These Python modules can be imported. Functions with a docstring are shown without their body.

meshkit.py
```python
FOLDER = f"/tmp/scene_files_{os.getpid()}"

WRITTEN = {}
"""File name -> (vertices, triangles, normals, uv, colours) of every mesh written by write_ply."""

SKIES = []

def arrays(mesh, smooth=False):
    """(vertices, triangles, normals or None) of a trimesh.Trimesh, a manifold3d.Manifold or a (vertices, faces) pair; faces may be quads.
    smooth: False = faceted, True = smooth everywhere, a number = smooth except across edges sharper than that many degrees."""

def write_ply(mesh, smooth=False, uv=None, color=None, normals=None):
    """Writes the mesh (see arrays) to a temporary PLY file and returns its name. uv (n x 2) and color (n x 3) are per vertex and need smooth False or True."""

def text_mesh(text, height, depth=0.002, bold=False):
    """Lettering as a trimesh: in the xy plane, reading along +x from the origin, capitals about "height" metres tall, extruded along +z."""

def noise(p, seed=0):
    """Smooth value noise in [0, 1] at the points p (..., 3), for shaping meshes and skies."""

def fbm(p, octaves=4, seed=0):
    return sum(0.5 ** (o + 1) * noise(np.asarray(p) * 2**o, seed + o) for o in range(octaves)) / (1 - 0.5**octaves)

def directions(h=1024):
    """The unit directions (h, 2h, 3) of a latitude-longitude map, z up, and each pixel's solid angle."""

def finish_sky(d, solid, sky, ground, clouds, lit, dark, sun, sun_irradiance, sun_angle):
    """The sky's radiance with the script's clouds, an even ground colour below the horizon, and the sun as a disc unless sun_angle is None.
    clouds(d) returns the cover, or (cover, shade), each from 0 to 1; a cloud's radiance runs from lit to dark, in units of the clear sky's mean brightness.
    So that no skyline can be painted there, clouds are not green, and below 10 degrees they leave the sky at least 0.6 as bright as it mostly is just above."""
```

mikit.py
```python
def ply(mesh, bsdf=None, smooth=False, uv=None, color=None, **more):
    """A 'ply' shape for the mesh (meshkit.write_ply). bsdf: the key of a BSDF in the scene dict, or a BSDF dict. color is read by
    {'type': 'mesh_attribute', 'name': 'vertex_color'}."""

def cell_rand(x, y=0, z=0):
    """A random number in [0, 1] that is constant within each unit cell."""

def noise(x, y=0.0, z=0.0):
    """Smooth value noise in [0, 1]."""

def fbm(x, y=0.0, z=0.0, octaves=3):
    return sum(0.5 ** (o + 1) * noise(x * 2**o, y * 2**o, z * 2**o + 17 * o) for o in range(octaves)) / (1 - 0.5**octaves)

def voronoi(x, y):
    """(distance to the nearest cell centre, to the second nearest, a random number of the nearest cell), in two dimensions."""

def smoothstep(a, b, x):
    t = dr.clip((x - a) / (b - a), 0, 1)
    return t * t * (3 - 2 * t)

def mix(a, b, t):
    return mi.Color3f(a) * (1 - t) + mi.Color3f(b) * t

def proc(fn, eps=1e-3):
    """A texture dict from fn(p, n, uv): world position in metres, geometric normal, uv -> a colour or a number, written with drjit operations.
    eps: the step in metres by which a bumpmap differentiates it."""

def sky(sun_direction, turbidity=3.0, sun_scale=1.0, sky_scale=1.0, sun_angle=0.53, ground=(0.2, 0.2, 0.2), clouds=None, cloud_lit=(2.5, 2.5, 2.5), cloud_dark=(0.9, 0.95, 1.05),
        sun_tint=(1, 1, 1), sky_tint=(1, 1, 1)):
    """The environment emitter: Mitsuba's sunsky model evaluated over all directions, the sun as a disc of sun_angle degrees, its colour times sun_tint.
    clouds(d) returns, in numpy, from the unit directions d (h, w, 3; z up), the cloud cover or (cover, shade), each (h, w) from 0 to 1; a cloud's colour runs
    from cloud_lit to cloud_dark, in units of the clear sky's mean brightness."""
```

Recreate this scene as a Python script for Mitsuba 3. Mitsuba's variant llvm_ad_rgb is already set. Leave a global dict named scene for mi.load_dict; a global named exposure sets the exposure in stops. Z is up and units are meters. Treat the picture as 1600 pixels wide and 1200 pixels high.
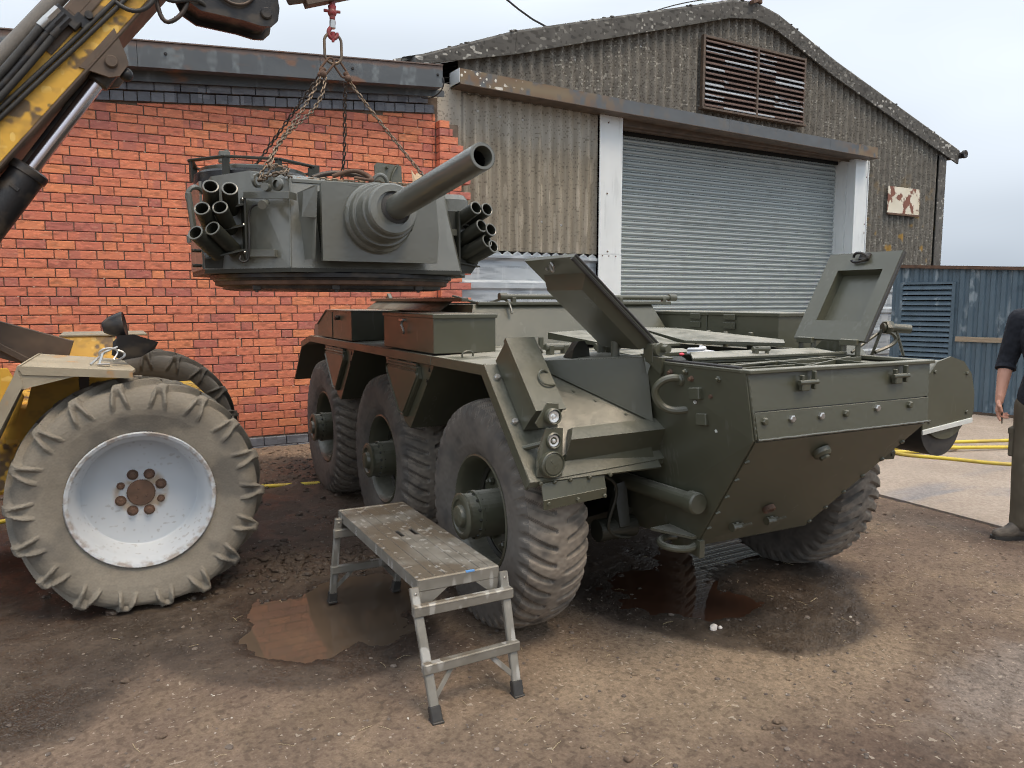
import math, random
import numpy as np
import trimesh
import drjit as dr
import mitsuba as mi
import mikit, meshkit
from mikit import noise, fbm, smoothstep, mix, cell_rand, voronoi
from shapely.geometry import Polygon, box as sbox
from manifold3d import Manifold

T = mi.ScalarTransform4f
R = random.Random(7)
NR = np.random.default_rng(11)
A = np.array

# ------------------------------------------------------------------ camera, sky, exposure
# X = right of the vehicle's long axis, Y = along it away from the camera, Z = up; origin under the near axle
CAM = A([-2.756, -3.407, 1.63])
HEAD, PITCH = math.radians(27.9), math.radians(6.2)
FWD = A([math.sin(HEAD) * math.cos(PITCH), math.cos(HEAD) * math.cos(PITCH), -math.sin(PITCH)])
scene = {'type': 'scene'}
labels = {}
scene['camera'] = {'type': 'perspective', 'fov': 67.38, 'fov_axis': 'x', 'near_clip': 0.05, 'far_clip': 1500.0,
                   'to_world': T().look_at(origin=CAM.tolist(), target=(CAM + FWD).tolist(), up=[0, 0, 1])}


def cloud_fn(d):
    z = np.clip(d[..., 2], 0, 1)
    n = meshkit.fbm(np.stack([d[..., 0] * 2.2 + 3, d[..., 1] * 2.2, d[..., 2] * 5], -1), 4, seed=5)
    shade = 1 - (0.25 + 0.75 * z) + (n - 0.5) * 0.34
    return np.ones_like(z), np.clip(shade, 0, 1)


scene['sky'] = mikit.sky((0.15, -0.45, 0.88), turbidity=3, sun_scale=0.34, sun_angle=22, clouds=cloud_fn,
                         cloud_lit=(4.2, 4.5, 4.85), cloud_dark=(0.42, 0.55, 0.70), sun_tint=(1.0, 0.95, 0.88), ground=(0.16, 0.13, 0.1))
exposure = 2.08

# ------------------------------------------------------------------ helpers
USED = set()


def nk(key):
    k, i = key, 0
    while k in USED:
        i += 1
        k = f'{key}_{i:03d}'
    USED.add(k)
    return k


def thing(name, label, cat, group=None):
    k = nk(name)
    labels[k] = {'label': label, 'category': cat}
    if group:
        labels[k]['group'] = group
    return k


def cat(ms):
    if isinstance(ms, trimesh.Trimesh):
        return ms
    ms = list(ms)
    return ms[0] if len(ms) == 1 else trimesh.util.concatenate(ms)


def add(parent, name, ms, mat='army_green', smooth=32, label=None, kind=None):
    k = nk(f'{parent}__{name}' if parent else name)
    scene[k] = mikit.ply(cat(ms), mat, smooth=smooth)
    if label or kind:
        labels[k] = {}
        if label:
            labels[k]['label'] = label
        if kind:
            labels[k]['kind'] = kind
    return k


def struct(name, ms, mat, smooth=32, kind='structure', label=None):
    k = add(None, name, ms, mat, smooth)
    labels[k] = {'kind': kind}
    if label:
        labels[k]['label'] = label
    return k


def tm(v, f):
    return trimesh.Trimesh(A(v, float), A(f, int), process=False)


def hull(pts):
    return trimesh.convex.convex_hull(A(pts, float))


def xf(m, M):
    m = m.copy()
    m.apply_transform(M)
    return m


_c = A([[x, y, z] for x in (-1, 1) for y in (-1, 1) for z in (-1, 1)], float)


def _chamfer(h, b):
    h = A(h, float)
    b = min(b, 0.45 * h.min())
    P = []
    for s in _c:
        for k in range(3):
            q = s * (h - b)
            q[k] = s[k] * h[k]
            P.append(q)
    return A(P)


def box(lo, hi, b=0.004):
    lo, hi = A(lo, float), A(hi, float)
    c, h = (lo + hi) / 2, np.abs(hi - lo) / 2
    if b <= 0:
        return trimesh.creation.box(extents=2 * h, transform=trimesh.transformations.translation_matrix(c))
    return hull(_chamfer(h, b) + c)


def unit(v):
    v = A(v, float)
    return v / np.linalg.norm(v)


def frame_of(z, up=(0, 0, 1)):
    z = unit(z)
    up = A(up, float)
    if abs(z @ unit(up)) > 0.98:
        up = A([0, 1, 0.0]) if abs(z[1]) < 0.9 else A([1, 0, 0.0])
    x = unit(np.cross(up, z))
    return np.stack([x, np.cross(z, x), z], 1)


def obox(c, ax, h, b=0.004):
    """box with half sizes h along the columns of ax"""
    return hull((_chamfer(h, b) if b > 0 else _c * A(h)) @ A(ax).T + A(c))


def beam(p0, p1, w, h, up=(0, 0, 1), b=0.003):
    p0, p1 = A(p0, float), A(p1, float)
    F = frame_of(p1 - p0, up)
    return obox((p0 + p1) / 2, F, (w / 2, h / 2, np.linalg.norm(p1 - p0) / 2), b)


def lathe(prof, o, axis, n=28, up=(0, 0, 1)):
    """profile of (radius, height along axis)"""
    F = frame_of(axis, up)
    a = np.arange(n) * 2 * np.pi / n
    ring = np.stack([np.cos(a), np.sin(a)], 1)
    V, Fc = [], []
    for r, h in prof:
        r = max(r, 1e-5)
        V.append(A(o) + (ring * r) @ F[:, :2].T + F[:, 2] * h)
    for i in range(len(prof) - 1):
        for j in range(n):
            a0, a1 = i * n + j, i * n + (j + 1) % n
            Fc += [[a0, a1, a1 + n], [a0, a1 + n, a0 + n]]
    return tm(np.vstack(V), Fc)


def cyl(p0, p1, r, r2=None, n=20, b=0.0):
    p0, p1 = A(p0, float), A(p1, float)
    L = np.linalg.norm(p1 - p0)
    r2 = r if r2 is None else r2
    b = min(b, 0.4 * L, 0.6 * r, 0.6 * r2)
    if b > 0:
        pr = [(0, 0), (r - b, 0), (r, b), (r2, L - b), (r2 - b, L), (0, L)]
    else:
        pr = [(0, 0), (r, 0), (r2, L), (0, L)]
    return lathe(pr, p0, p1 - p0, n)


def tube(pts, r, n=8, closed=False):
    p = A(pts, float)
    m = len(p)
    t = (np.roll(p, -1, 0) - np.roll(p, 1, 0)) if closed else np.gradient(p, axis=0)
    t /= np.linalg.norm(t, axis=1, keepdims=True) + 1e-12
    a = np.cross(t[0], [0, 0, 1.0] if abs(t[0][2]) < 0.9 else [1.0, 0, 0])
    V = []
    ang = np.arange(n) * 2 * np.pi / n
    rr = np.broadcast_to(r, (m,))
    for i in range(m):
        a = a - t[i] * (a @ t[i])
        a /= np.linalg.norm(a) + 1e-12
        b = np.cross(t[i], a)
        V.append(p[i] + rr[i] * (np.cos(ang)[:, None] * a + np.sin(ang)[:, None] * b))
    F = []
    for i in range(m if closed else m - 1):
        i2 = (i + 1) % m
        for j in range(n):
            j2 = (j + 1) % n
            F += [[i * n + j, i * n + j2, i2 * n + j2], [i * n + j, i2 * n + j2, i2 * n + j]]
    V = np.vstack(V)
    if not closed:
        k = len(V)
        V = np.vstack([V, p[:1], p[-1:]])
        for j in range(n):
            j2 = (j + 1) % n
            F += [[k, j2, j], [k + 1, (m - 1) * n + j, (m - 1) * n + j2]]
    return tm(V, F)


def spline(pts, n=40):
    p = A(pts, float)
    from scipy.interpolate import CubicSpline
    d = np.r_[0, np.cumsum(np.linalg.norm(np.diff(p, axis=0), axis=1))]
    return CubicSpline(d, p)(np.linspace(0, d[-1], n))


def prism(poly, o, u, v, depth):
    """2-d polygon (list or shapely) in the plane o + x u + y v, extruded along u x v by depth (may be negative)"""
    P = Polygon(poly) if not hasattr(poly, 'exterior') else poly
    m = trimesh.creation.extrude_polygon(P, abs(depth), engine='earcut')
    u, v = unit(u), unit(v)
    n = np.cross(u, v)
    M = np.eye(4)
    M[:3, 0], M[:3, 1], M[:3, 2] = u, v, n
    M[:3, 3] = A(o, float) + (n * depth if depth < 0 else 0)
    m.apply_transform(M)
    return m


def slab(pts, vec):
    """convex planar polygon of 3-d points given thickness along vec"""
    p = A(pts, float)
    return hull(np.vstack([p, p + A(vec)]))


def bolt(p, n, r=0.012, h=0.01, sides=6):
    n = unit(n)
    p = A(p, float)
    return lathe([(0, -0.004), (r, -0.004), (r, h * 0.7), (r * 0.75, h), (0, h)], p, n, sides)


def man(m):
    return Manifold(__import__('manifold3d').Mesh(A(m.vertices, np.float32), A(m.faces, np.uint32)))


# ------------------------------------------------------------------ materials
def rgb(c):
    return {'type': 'rgb', 'value': list(c)}


def pri(col, rough=0.5, metal=0.0, spec=0.5, **k):
    t = lambda c: mikit.proc(c) if callable(c) else (rgb(c) if isinstance(c, (tuple, list)) else c)
    return {'type': 'twosided', 'b': {'type': 'principled', 'base_color': t(col), 'roughness': t(rough), 'metallic': metal, 'specular': spec, **k}}


def bump(b, fn, scale, eps=2e-3):
    return {'type': 'twosided', 'b': {'type': 'bumpmap', 'tex': mikit.proc(fn, eps=eps), 'scale': scale, 'bsdf': b['b']}}


def mat(name, b):
    scene[name] = b
    return name


def up_(n):
    return smoothstep(0.36, 0.96, n.z)


def green_col(p, n, uv):
    f = fbm(p.x * 3, p.y * 3, p.z * 3)
    c = mix((0.054, 0.056, 0.038), (0.072, 0.073, 0.049), f)
    g = noise(p.x * 90, p.y * 90, p.z * 90)
    dust_sheen = up_(n) * (0.30 + 0.70 * smoothstep(0.35, 0.75, fbm(p.x * 7, p.y * 7, p.z * 7 + 5)) * (0.35 + 0.65 * g))  # real dust, plus sky sheen painted onto plates that face upwards
    c = mix(c, (0.25, 0.245, 0.21), 0.62 * dust_sheen)
    top = smoothstep(0.955, 0.99, n.z) * smoothstep(0.25, 0.65, fbm(p.x * 9, p.y * 9, p.z * 3 + 2))
    c = mix(c, (0.36, 0.35, 0.305), 0.62 * top)
    s = smoothstep(0.70, 0.80, noise(p.x * 13, p.y * 13, p.z * 2.0 + 9)) * smoothstep(0.55, 0.75, noise(p.x * 90, p.y * 90, p.z * 14))
    c = mix(c, (0.14, 0.14, 0.12), 0.22 * s)
    low = smoothstep(0.75, 0.45, p.z) * smoothstep(0.4, 0.7, fbm(p.x * 12, p.y * 12, p.z * 12))
    return mix(c, (0.12, 0.10, 0.08), 0.22 * low)


def green_rough(p, n, uv):
    return 0.27 + 0.18 * fbm(p.x * 6, p.y * 6, p.z * 6) + 0.22 * up_(n) * noise(p.x * 40, p.y * 40, p.z * 40)


mat('army_green', bump(pri(green_col, green_rough, spec=0.8), lambda p, n, uv: fbm(p.x * 60, p.y * 60, p.z * 60, 2) + 3.0 * noise(p.x * 7, p.y * 7, p.z * 7), 0.0006))


def turret_col(p, n, uv):
    f = fbm(p.x * 4, p.y * 4, p.z * 4)
    c = mix((0.084, 0.086, 0.072), (0.106, 0.108, 0.092), f)
    s = smoothstep(0.62, 0.75, noise(p.x * 11, p.y * 11, p.z * 4))
    return mix(c, (0.15, 0.155, 0.14), 0.3 * s)


mat('turret_green', bump(pri(turret_col, lambda p, n, uv: 0.20 + 0.16 * fbm(p.x * 8, p.y * 8, p.z * 8), spec=0.9, clearcoat=0.35, clearcoat_gloss=0.9),
                         lambda p, n, uv: fbm(p.x * 45, p.y * 45, p.z * 45, 2) + 4.0 * noise(p.x * 9, p.y * 9, p.z * 9), 0.0007))
mat('dark_green', pri((0.024, 0.025, 0.019), 0.45))
mat('black_void', pri((0.006, 0.006, 0.006), 0.8))
mat('black_rubber', pri(lambda p, n, uv: mix((0.018, 0.018, 0.02), (0.05, 0.047, 0.042), fbm(p.x * 18, p.y * 18, p.z * 18)), 0.5))
mat('black_paint', pri(lambda p, n, uv: mix((0.014, 0.014, 0.016), (0.055, 0.045, 0.035), smoothstep(0.45, 0.8, fbm(p.x * 14, p.y * 14, p.z * 14))), 0.42))


def rust_col(p, n, uv):
    f = fbm(p.x * 22, p.y * 22, p.z * 22)
    return mix((0.055, 0.035, 0.026), (0.17, 0.095, 0.06), f)


mat('rust', bump(pri(rust_col, 0.75), lambda p, n, uv: fbm(p.x * 120, p.y * 120, p.z * 120, 2), 0.001))
mat('chain_steel', pri(lambda p, n, uv: mix((0.13, 0.11, 0.09), (0.20, 0.14, 0.09), noise(p.x * 25, p.y * 25, p.z * 25)), 0.4, metal=0.55))
mat('chain_dark', pri(lambda p, n, uv: mix((0.035, 0.032, 0.03), (0.09, 0.065, 0.05), noise(p.x * 25, p.y * 25, p.z * 25)), 0.45, metal=0.4))
mat('chrome', {'type': 'twosided', 'b': {'type': 'roughconductor', 'material': 'Cr', 'alpha': 0.09}})
mat('bare_metal', pri((0.5, 0.5, 0.49), 0.3, metal=0.9))
mat('red_paint', pri(lambda p, n, uv: mix((0.33, 0.03, 0.04), (0.16, 0.07, 0.06), noise(p.x * 60, p.y * 60, p.z * 60)), 0.5))


def brick_id(p):
    row = dr.floor((p.z - 0.139) / 0.09)
    u = (p.x + 3.575) / 0.8485 + 0.5 * (row - 2 * dr.floor(row / 2))
    k = dr.floor(u)
    q = dr.floor((u - k) * 3.5 + 0.5)
    return cell_rand(k * 5 + q, row, 3), cell_rand(k * 5 + q, row, 8)


def brick_col(p, n, uv):
    a, b = brick_id(p)
    c = mix((0.66, 0.225, 0.125), (0.56, 0.180, 0.118), a)
    c = mix(c, (0.45, 0.15, 0.12), smoothstep(0.72, 0.98, b))
    c = mix(c, (0.70, 0.26, 0.125), 0.75 * smoothstep(0.22, 0.02, b))
    f = fbm(p.x * 14, p.y * 14, p.z * 30)
    c = mix(c, c * 0.66, smoothstep(0.48, 0.78, f))
    c = mix(c, c * 1.22, smoothstep(0.55, 0.75, fbm(p.x * 30 + 9, p.y * 30, p.z * 60)))
    v = smoothstep(0.60, 0.66, noise(p.x * 11 + 40 * a, 3.0, a * 77)) * smoothstep(0.55, 0.7, b)
    c = mix(c, (0.40, 0.145, 0.12), 0.6 * v)
    w = smoothstep(0.70, 0.8, noise(p.x * 38 + a * 9, p.y * 38, p.z * 55))
    c = mix(c, (0.55, 0.34, 0.24), 0.3 * w)
    damp = smoothstep(0.75, 0.1, p.z + 0.25 * fbm(p.x * 2.0, p.z * 2, 0))
    return c * (1 - 0.42 * damp)


mat('brick', bump(pri(brick_col, 0.72, spec=0.35), lambda p, n, uv: fbm(p.x * 70, p.y * 70, p.z * 70, 2), 0.003))
mat('mortar', bump(pri(lambda p, n, uv: mix((0.075, 0.055, 0.045), (0.20, 0.155, 0.12), fbm(p.x * 12, p.y * 12, p.z * 12)), 0.9), lambda p, n, uv: fbm(p.x * 90, p.y * 90, p.z * 90, 2), 0.004))
mat('pale_mortar', pri((0.52, 0.42, 0.34), 0.9))
mat('blue_brick', bump(pri(lambda p, n, uv: mix((0.055, 0.06, 0.078), (0.21, 0.225, 0.26), cell_rand(p.x / 0.112, p.z / 0.09, 1) * 0.55 + 0.4 * fbm(p.x * 20, p.y * 20, p.z * 20)), 0.5),
                       lambda p, n, uv: fbm(p.x * 60, p.y * 60, p.z * 60, 2), 0.003))


def steel_col(p, n, uv):
    c = mix((0.058, 0.068, 0.080), (0.085, 0.10, 0.115), fbm(p.x * 2, p.y * 2, p.z * 5))
    st = smoothstep(0.56, 0.72, fbm(p.x * 9, p.y * 9, p.z * 2.5 + 3))
    c = mix(c, (0.21, 0.245, 0.265), 0.55 * st * noise(p.x * 30, p.y, p.z * 25))
    r = smoothstep(0.60, 0.76, fbm(p.x * 4.5 + 7, p.y * 4.5, p.z * 6))
    c = mix(c, (0.17, 0.09, 0.055), 0.85 * r)
    e = smoothstep(-0.045, -0.012, p.z - (4.086 + (p.x + 2.394) * 0.063) + 0.03 * noise(p.x * 16, 0, 0)) * smoothstep(5.06, 5.0, p.y)
    return mix(c, (0.16, 0.10, 0.075), 0.7 * e)


mat('blue_steel', pri(steel_col, lambda p, n, uv: 0.38 + 0.25 * fbm(p.x * 5, p.y * 5, p.z * 5)))


def canopy_col(p, n, uv):
    c = mix((0.07, 0.08, 0.092), (0.115, 0.13, 0.145), fbm(p.x * 3, p.y, p.z * 6))
    rusty = dr.maximum(smoothstep(4.4, 2.6, p.x + 0.8 * fbm(p.x * 2, 1, 0)), smoothstep(8.0, 8.5, p.x))
    r = smoothstep(0.62, 0.30, fbm(p.x * 11, p.y, p.z * 6) - 0.30 * rusty + 0.12)
    c = mix(c, mix((0.145, 0.085, 0.052), (0.19, 0.155, 0.10), noise(p.x * 4, 2, p.z * 9)), r * (0.25 + 0.75 * rusty))
    d = smoothstep(0.70, 0.80, noise(p.x * 24, p.y * 24, p.z * 24)) * smoothstep(2.1, 1.5, p.x)
    return mix(c, (0.66, 0.65, 0.60), 0.9 * d)


mat('canopy_steel', pri(canopy_col, 0.6))


def asbestos_col(p, n, uv):
    c = mix((0.115, 0.107, 0.094), (0.215, 0.205, 0.183), fbm(p.x * 16, p.y * 16, p.z * 9))
    g = noise(p.x * 60, p.y * 60, p.z * 45)
    c = mix(c, (0.065, 0.058, 0.05), 0.75 * smoothstep(0.55, 0.8, g))
    s = smoothstep(0.72, 0.82, noise(p.x * 36 + 3, p.y * 36, p.z * 36)) * smoothstep(0.35, 0.6, fbm(p.x * 2.5, p.y * 2, p.z * 2.5))
    c = mix(c, (0.42, 0.41, 0.37), 0.8 * s)
    o = smoothstep(0.63, 0.74, fbm(p.x * 5 + 8, p.y * 5, p.z * 5)) * smoothstep(8.6, 9.6, p.x + 0.3 * p.z) * smoothstep(4.2, 2.6, p.z)
    return mix(c, (0.36, 0.22, 0.055), 0.85 * o)


ASB_B = lambda p, n, uv: fbm(p.x * 50, p.y * 50, p.z * 50, 2)
mat('asbestos', bump(pri(asbestos_col, 0.9, spec=0.25), ASB_B, 0.006))


def barge_col(p, n, uv):
    c = mix((0.075, 0.073, 0.070), (0.15, 0.148, 0.14), fbm(p.x * 6, p.y * 6, p.z * 6))
    c = mix(c, (0.045, 0.045, 0.043), 0.6 * smoothstep(0.55, 0.75, noise(p.x * 24, p.y * 24, p.z * 24)))
    s = smoothstep(0.70, 0.80, noise(p.x * 22, p.y * 22, p.z * 22)) * (0.35 + 0.65 * smoothstep(0.45, 0.6, fbm(p.x * 1.5, p.y, p.z * 1.5)))
    return mix(c, (0.48, 0.48, 0.45), 0.85 * s)


mat('barge', bump(pri(barge_col, 0.9, spec=0.25), ASB_B, 0.006))


def tan_col(p, n, uv):
    st = fbm(p.x * 30, p.y * 30, p.z * 1.2)
    c = mix((0.165, 0.145, 0.112), (0.36, 0.33, 0.275), st)
    c = mix(c, (0.47, 0.45, 0.40), 0.85 * smoothstep(3.55, 4.1, p.z + 0.25 * noise(p.x * 14, 0, 0)))
    g = noise(p.x * 55, p.y * 55, p.z * 40)
    c = mix(c, (0.09, 0.075, 0.055), 0.5 * smoothstep(0.62, 0.85, g))
    return mix(c, (0.45, 0.41, 0.34), 0.5 * smoothstep(0.72, 0.8, noise(p.x * 20, p.y * 20, p.z * 3)))


mat('tan_sheet', bump(pri(tan_col, 0.85, spec=0.25), ASB_B, 0.004))
mat('white_metal', pri(lambda p, n, uv: mix((0.60, 0.64, 0.66), (0.70, 0.74, 0.755), fbm(p.x * 5, p.y * 5, p.z * 1.5)) * (1 - 0.10 * smoothstep(0.62, 0.8, fbm(p.x * 22, p.y * 22, p.z * 2.2))), 0.42))
mat('shutter_metal', pri(lambda p, n, uv: mix((0.33, 0.375, 0.385), (0.40, 0.445, 0.45), fbm(p.x * 0.9, p.y * 0.9, p.z * 1.5)) * (1 - 0.12 * smoothstep(0.55, 0.85, fbm(p.x * 5, p.y, p.z * 5))), 0.36, metal=0.25))


def galv_col(p, n, uv):
    c = mix((0.33, 0.37, 0.41), (0.55, 0.60, 0.64), fbm(p.x * 3, p.y * 3, p.z * 8))
    c = mix(c, (0.20, 0.235, 0.27), 0.65 * smoothstep(0.5, 0.7, fbm(p.x * 2.5, p.y * 2.5, p.z * 16 + 3)))
    return mix(c, (0.62, 0.65, 0.67), 0.6 * smoothstep(0.6, 0.75, fbm(p.x * 14, p.y * 14, p.z * 3)))


mat('galvanised', pri(galv_col, 0.42, metal=0.35))


def cont_col(p, n, uv):
    c = mix((0.075, 0.115, 0.15), (0.115, 0.165, 0.205), fbm(p.x * 3, p.y * 3, p.z * 2))
    s = smoothstep(0.58, 0.75, noise(p.x * 9, p.y * 9, p.z * 1.6)) * smoothstep(0.4, 0.7, fbm(p.x * 20, p.y * 20, p.z * 9))
    c = mix(c, (0.36, 0.42, 0.46), 0.6 * s)
    return mix(c, (0.05, 0.075, 0.10), 0.5 * smoothstep(0.62, 0.8, fbm(p.x * 8, p.y * 8, p.z * 5)))


mat('container_paint', pri(cont_col, 0.5))


def vent_col(p, n, uv):
    w = cell_rand(p.z / 0.068 + 0.2, dr.floor(p.x / 1.1), 2)
    c = mix((0.095, 0.065, 0.056), (0.155, 0.10, 0.083), fbm(p.x * 8, p.y * 8, p.z * 8))
    f = smoothstep(0.56, 0.66, fbm(p.x * 7, p.y, p.z * 26) * 0.7 + 0.42 * smoothstep(0.58, 0.9, w) + 0.10 * smoothstep(5.0, 4.5, p.z))
    return mix(c, (0.40, 0.44, 0.48), 0.9 * f)


mat('vent_slat', pri(vent_col, 0.6))


def sign_col(p, n, uv):
    c = mix((0.58, 0.54, 0.44), (0.70, 0.67, 0.57), fbm(p.x * 5, p.y * 5, p.z * 5))
    r = smoothstep(0.57, 0.64, fbm(p.x * 8 + 3, p.y * 8, p.z * 5.5))
    return mix(c, (0.20, 0.085, 0.06), r)


mat('sign_metal', pri(sign_col, 0.7))
mat('timber', bump(pri(lambda p, n, uv: mix((0.25, 0.19, 0.13), (0.42, 0.34, 0.25), fbm(p.x * 6, p.y * 6, p.z * 60)), 0.8), lambda p, n, uv: fbm(p.x * 8, p.y * 8, p.z * 120, 2), 0.003))


def tyre_col(p, n, uv):
    c = mix((0.045, 0.044, 0.043), (0.105, 0.10, 0.094), fbm(p.x * 9, p.y * 9, p.z * 9))
    tread = smoothstep(0.75, 0.3, dr.abs(n.x))
    mud = smoothstep(0.15, 0.55, fbm(p.x * 11 + 2, p.y * 11, p.z * 11)) * (0.30 + 0.7 * tread)
    c = mix(c, mix((0.185, 0.157, 0.128), (0.30, 0.262, 0.22), noise(p.x * 60, p.y * 60, p.z * 60)), 0.85 * mud)
    return c


mat('army_tyre', bump(pri(tyre_col, 0.75, spec=0.3), lambda p, n, uv: fbm(p.x * 70, p.y * 70, p.z * 70, 2), 0.003))


def ttyre_col(p, n, uv):
    c = mix((0.185, 0.165, 0.135), (0.27, 0.245, 0.205), fbm(p.x * 7, p.y * 7, p.z * 7))
    d = smoothstep(0.56, 0.74, fbm(p.x * 5 + 3, p.y * 5, p.z * 5))
    c = mix(c, (0.105, 0.10, 0.092), 0.65 * d)
    return c * (0.9 + 0.2 * noise(p.x * 130, p.y * 130, p.z * 130))


def crack(p, n, uv):
    a, b, w = voronoi(p.x * 55, p.z * 55)
    return smoothstep(0.0, 0.16, b - a) * 0.7 + fbm(p.x * 60, p.y * 60, p.z * 60, 2)


mat('tractor_tyre', bump(pri(ttyre_col, 0.85, spec=0.25), crack, 0.0022))
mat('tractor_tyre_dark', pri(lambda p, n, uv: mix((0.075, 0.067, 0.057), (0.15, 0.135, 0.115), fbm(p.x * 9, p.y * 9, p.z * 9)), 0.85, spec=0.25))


def rim_col(p, n, uv):
    c = mix((0.42, 0.455, 0.49), (0.52, 0.55, 0.58), fbm(p.x * 3, p.y * 3, p.z * 3))
    s = smoothstep(0.70, 0.80, noise(p.x * 60, p.y * 60, p.z * 60)) * smoothstep(0.45, 0.6, fbm(p.x * 5, p.y * 5, p.z * 5))
    c = mix(c, (0.22, 0.19, 0.16), 0.30 * s)
    dx, dz = p.x + 2.625, p.z - 0.59
    r = dr.sqrt(dx * dx + dz * dz)
    st = smoothstep(0.15, 0.11, r) * smoothstep(0.42, 0.68, fbm(p.x * 17, p.y * 17, p.z * 17))
    c = mix(c, (0.35, 0.26, 0.16), 0.85 * st)
    e = smoothstep(0.325, 0.345, r) * smoothstep(0.35, 0.7, fbm(p.x * 30, p.y * 30, p.z * 30))
    return mix(c, (0.27, 0.22, 0.18), 0.8 * e)


mat('rim_paint', pri(rim_col, 0.45))


def yellow_col(p, n, uv):
    c = mix((0.58, 0.32, 0.035), (0.70, 0.42, 0.06), fbm(p.x * 6, p.y * 6, p.z * 6))
    m = smoothstep(0.61, 0.67, fbm(p.x * 5 + 4, p.y * 5, p.z * 5, 4) + 0.10 * (noise(p.x * 40, p.y * 40, p.z * 40) - 0.5))
    c = mix(c, mix((0.05, 0.038, 0.03), (0.13, 0.085, 0.055), noise(p.x * 30, p.y * 30, p.z * 30)), 0.9 * m)
    g = smoothstep(0.5, 0.8, fbm(p.x * 17, p.y * 17, p.z * 17))
    c = mix(c, (0.36, 0.20, 0.045), 0.5 * g)
    fl = smoothstep(0.70, 0.76, noise(p.x * 34, p.y * 34, p.z * 20)) * smoothstep(0.45, 0.6, fbm(p.x * 4, p.y * 4, p.z * 4 + 2))
    return mix(c, (0.80, 0.56, 0.16), 0.7 * fl)


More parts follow.
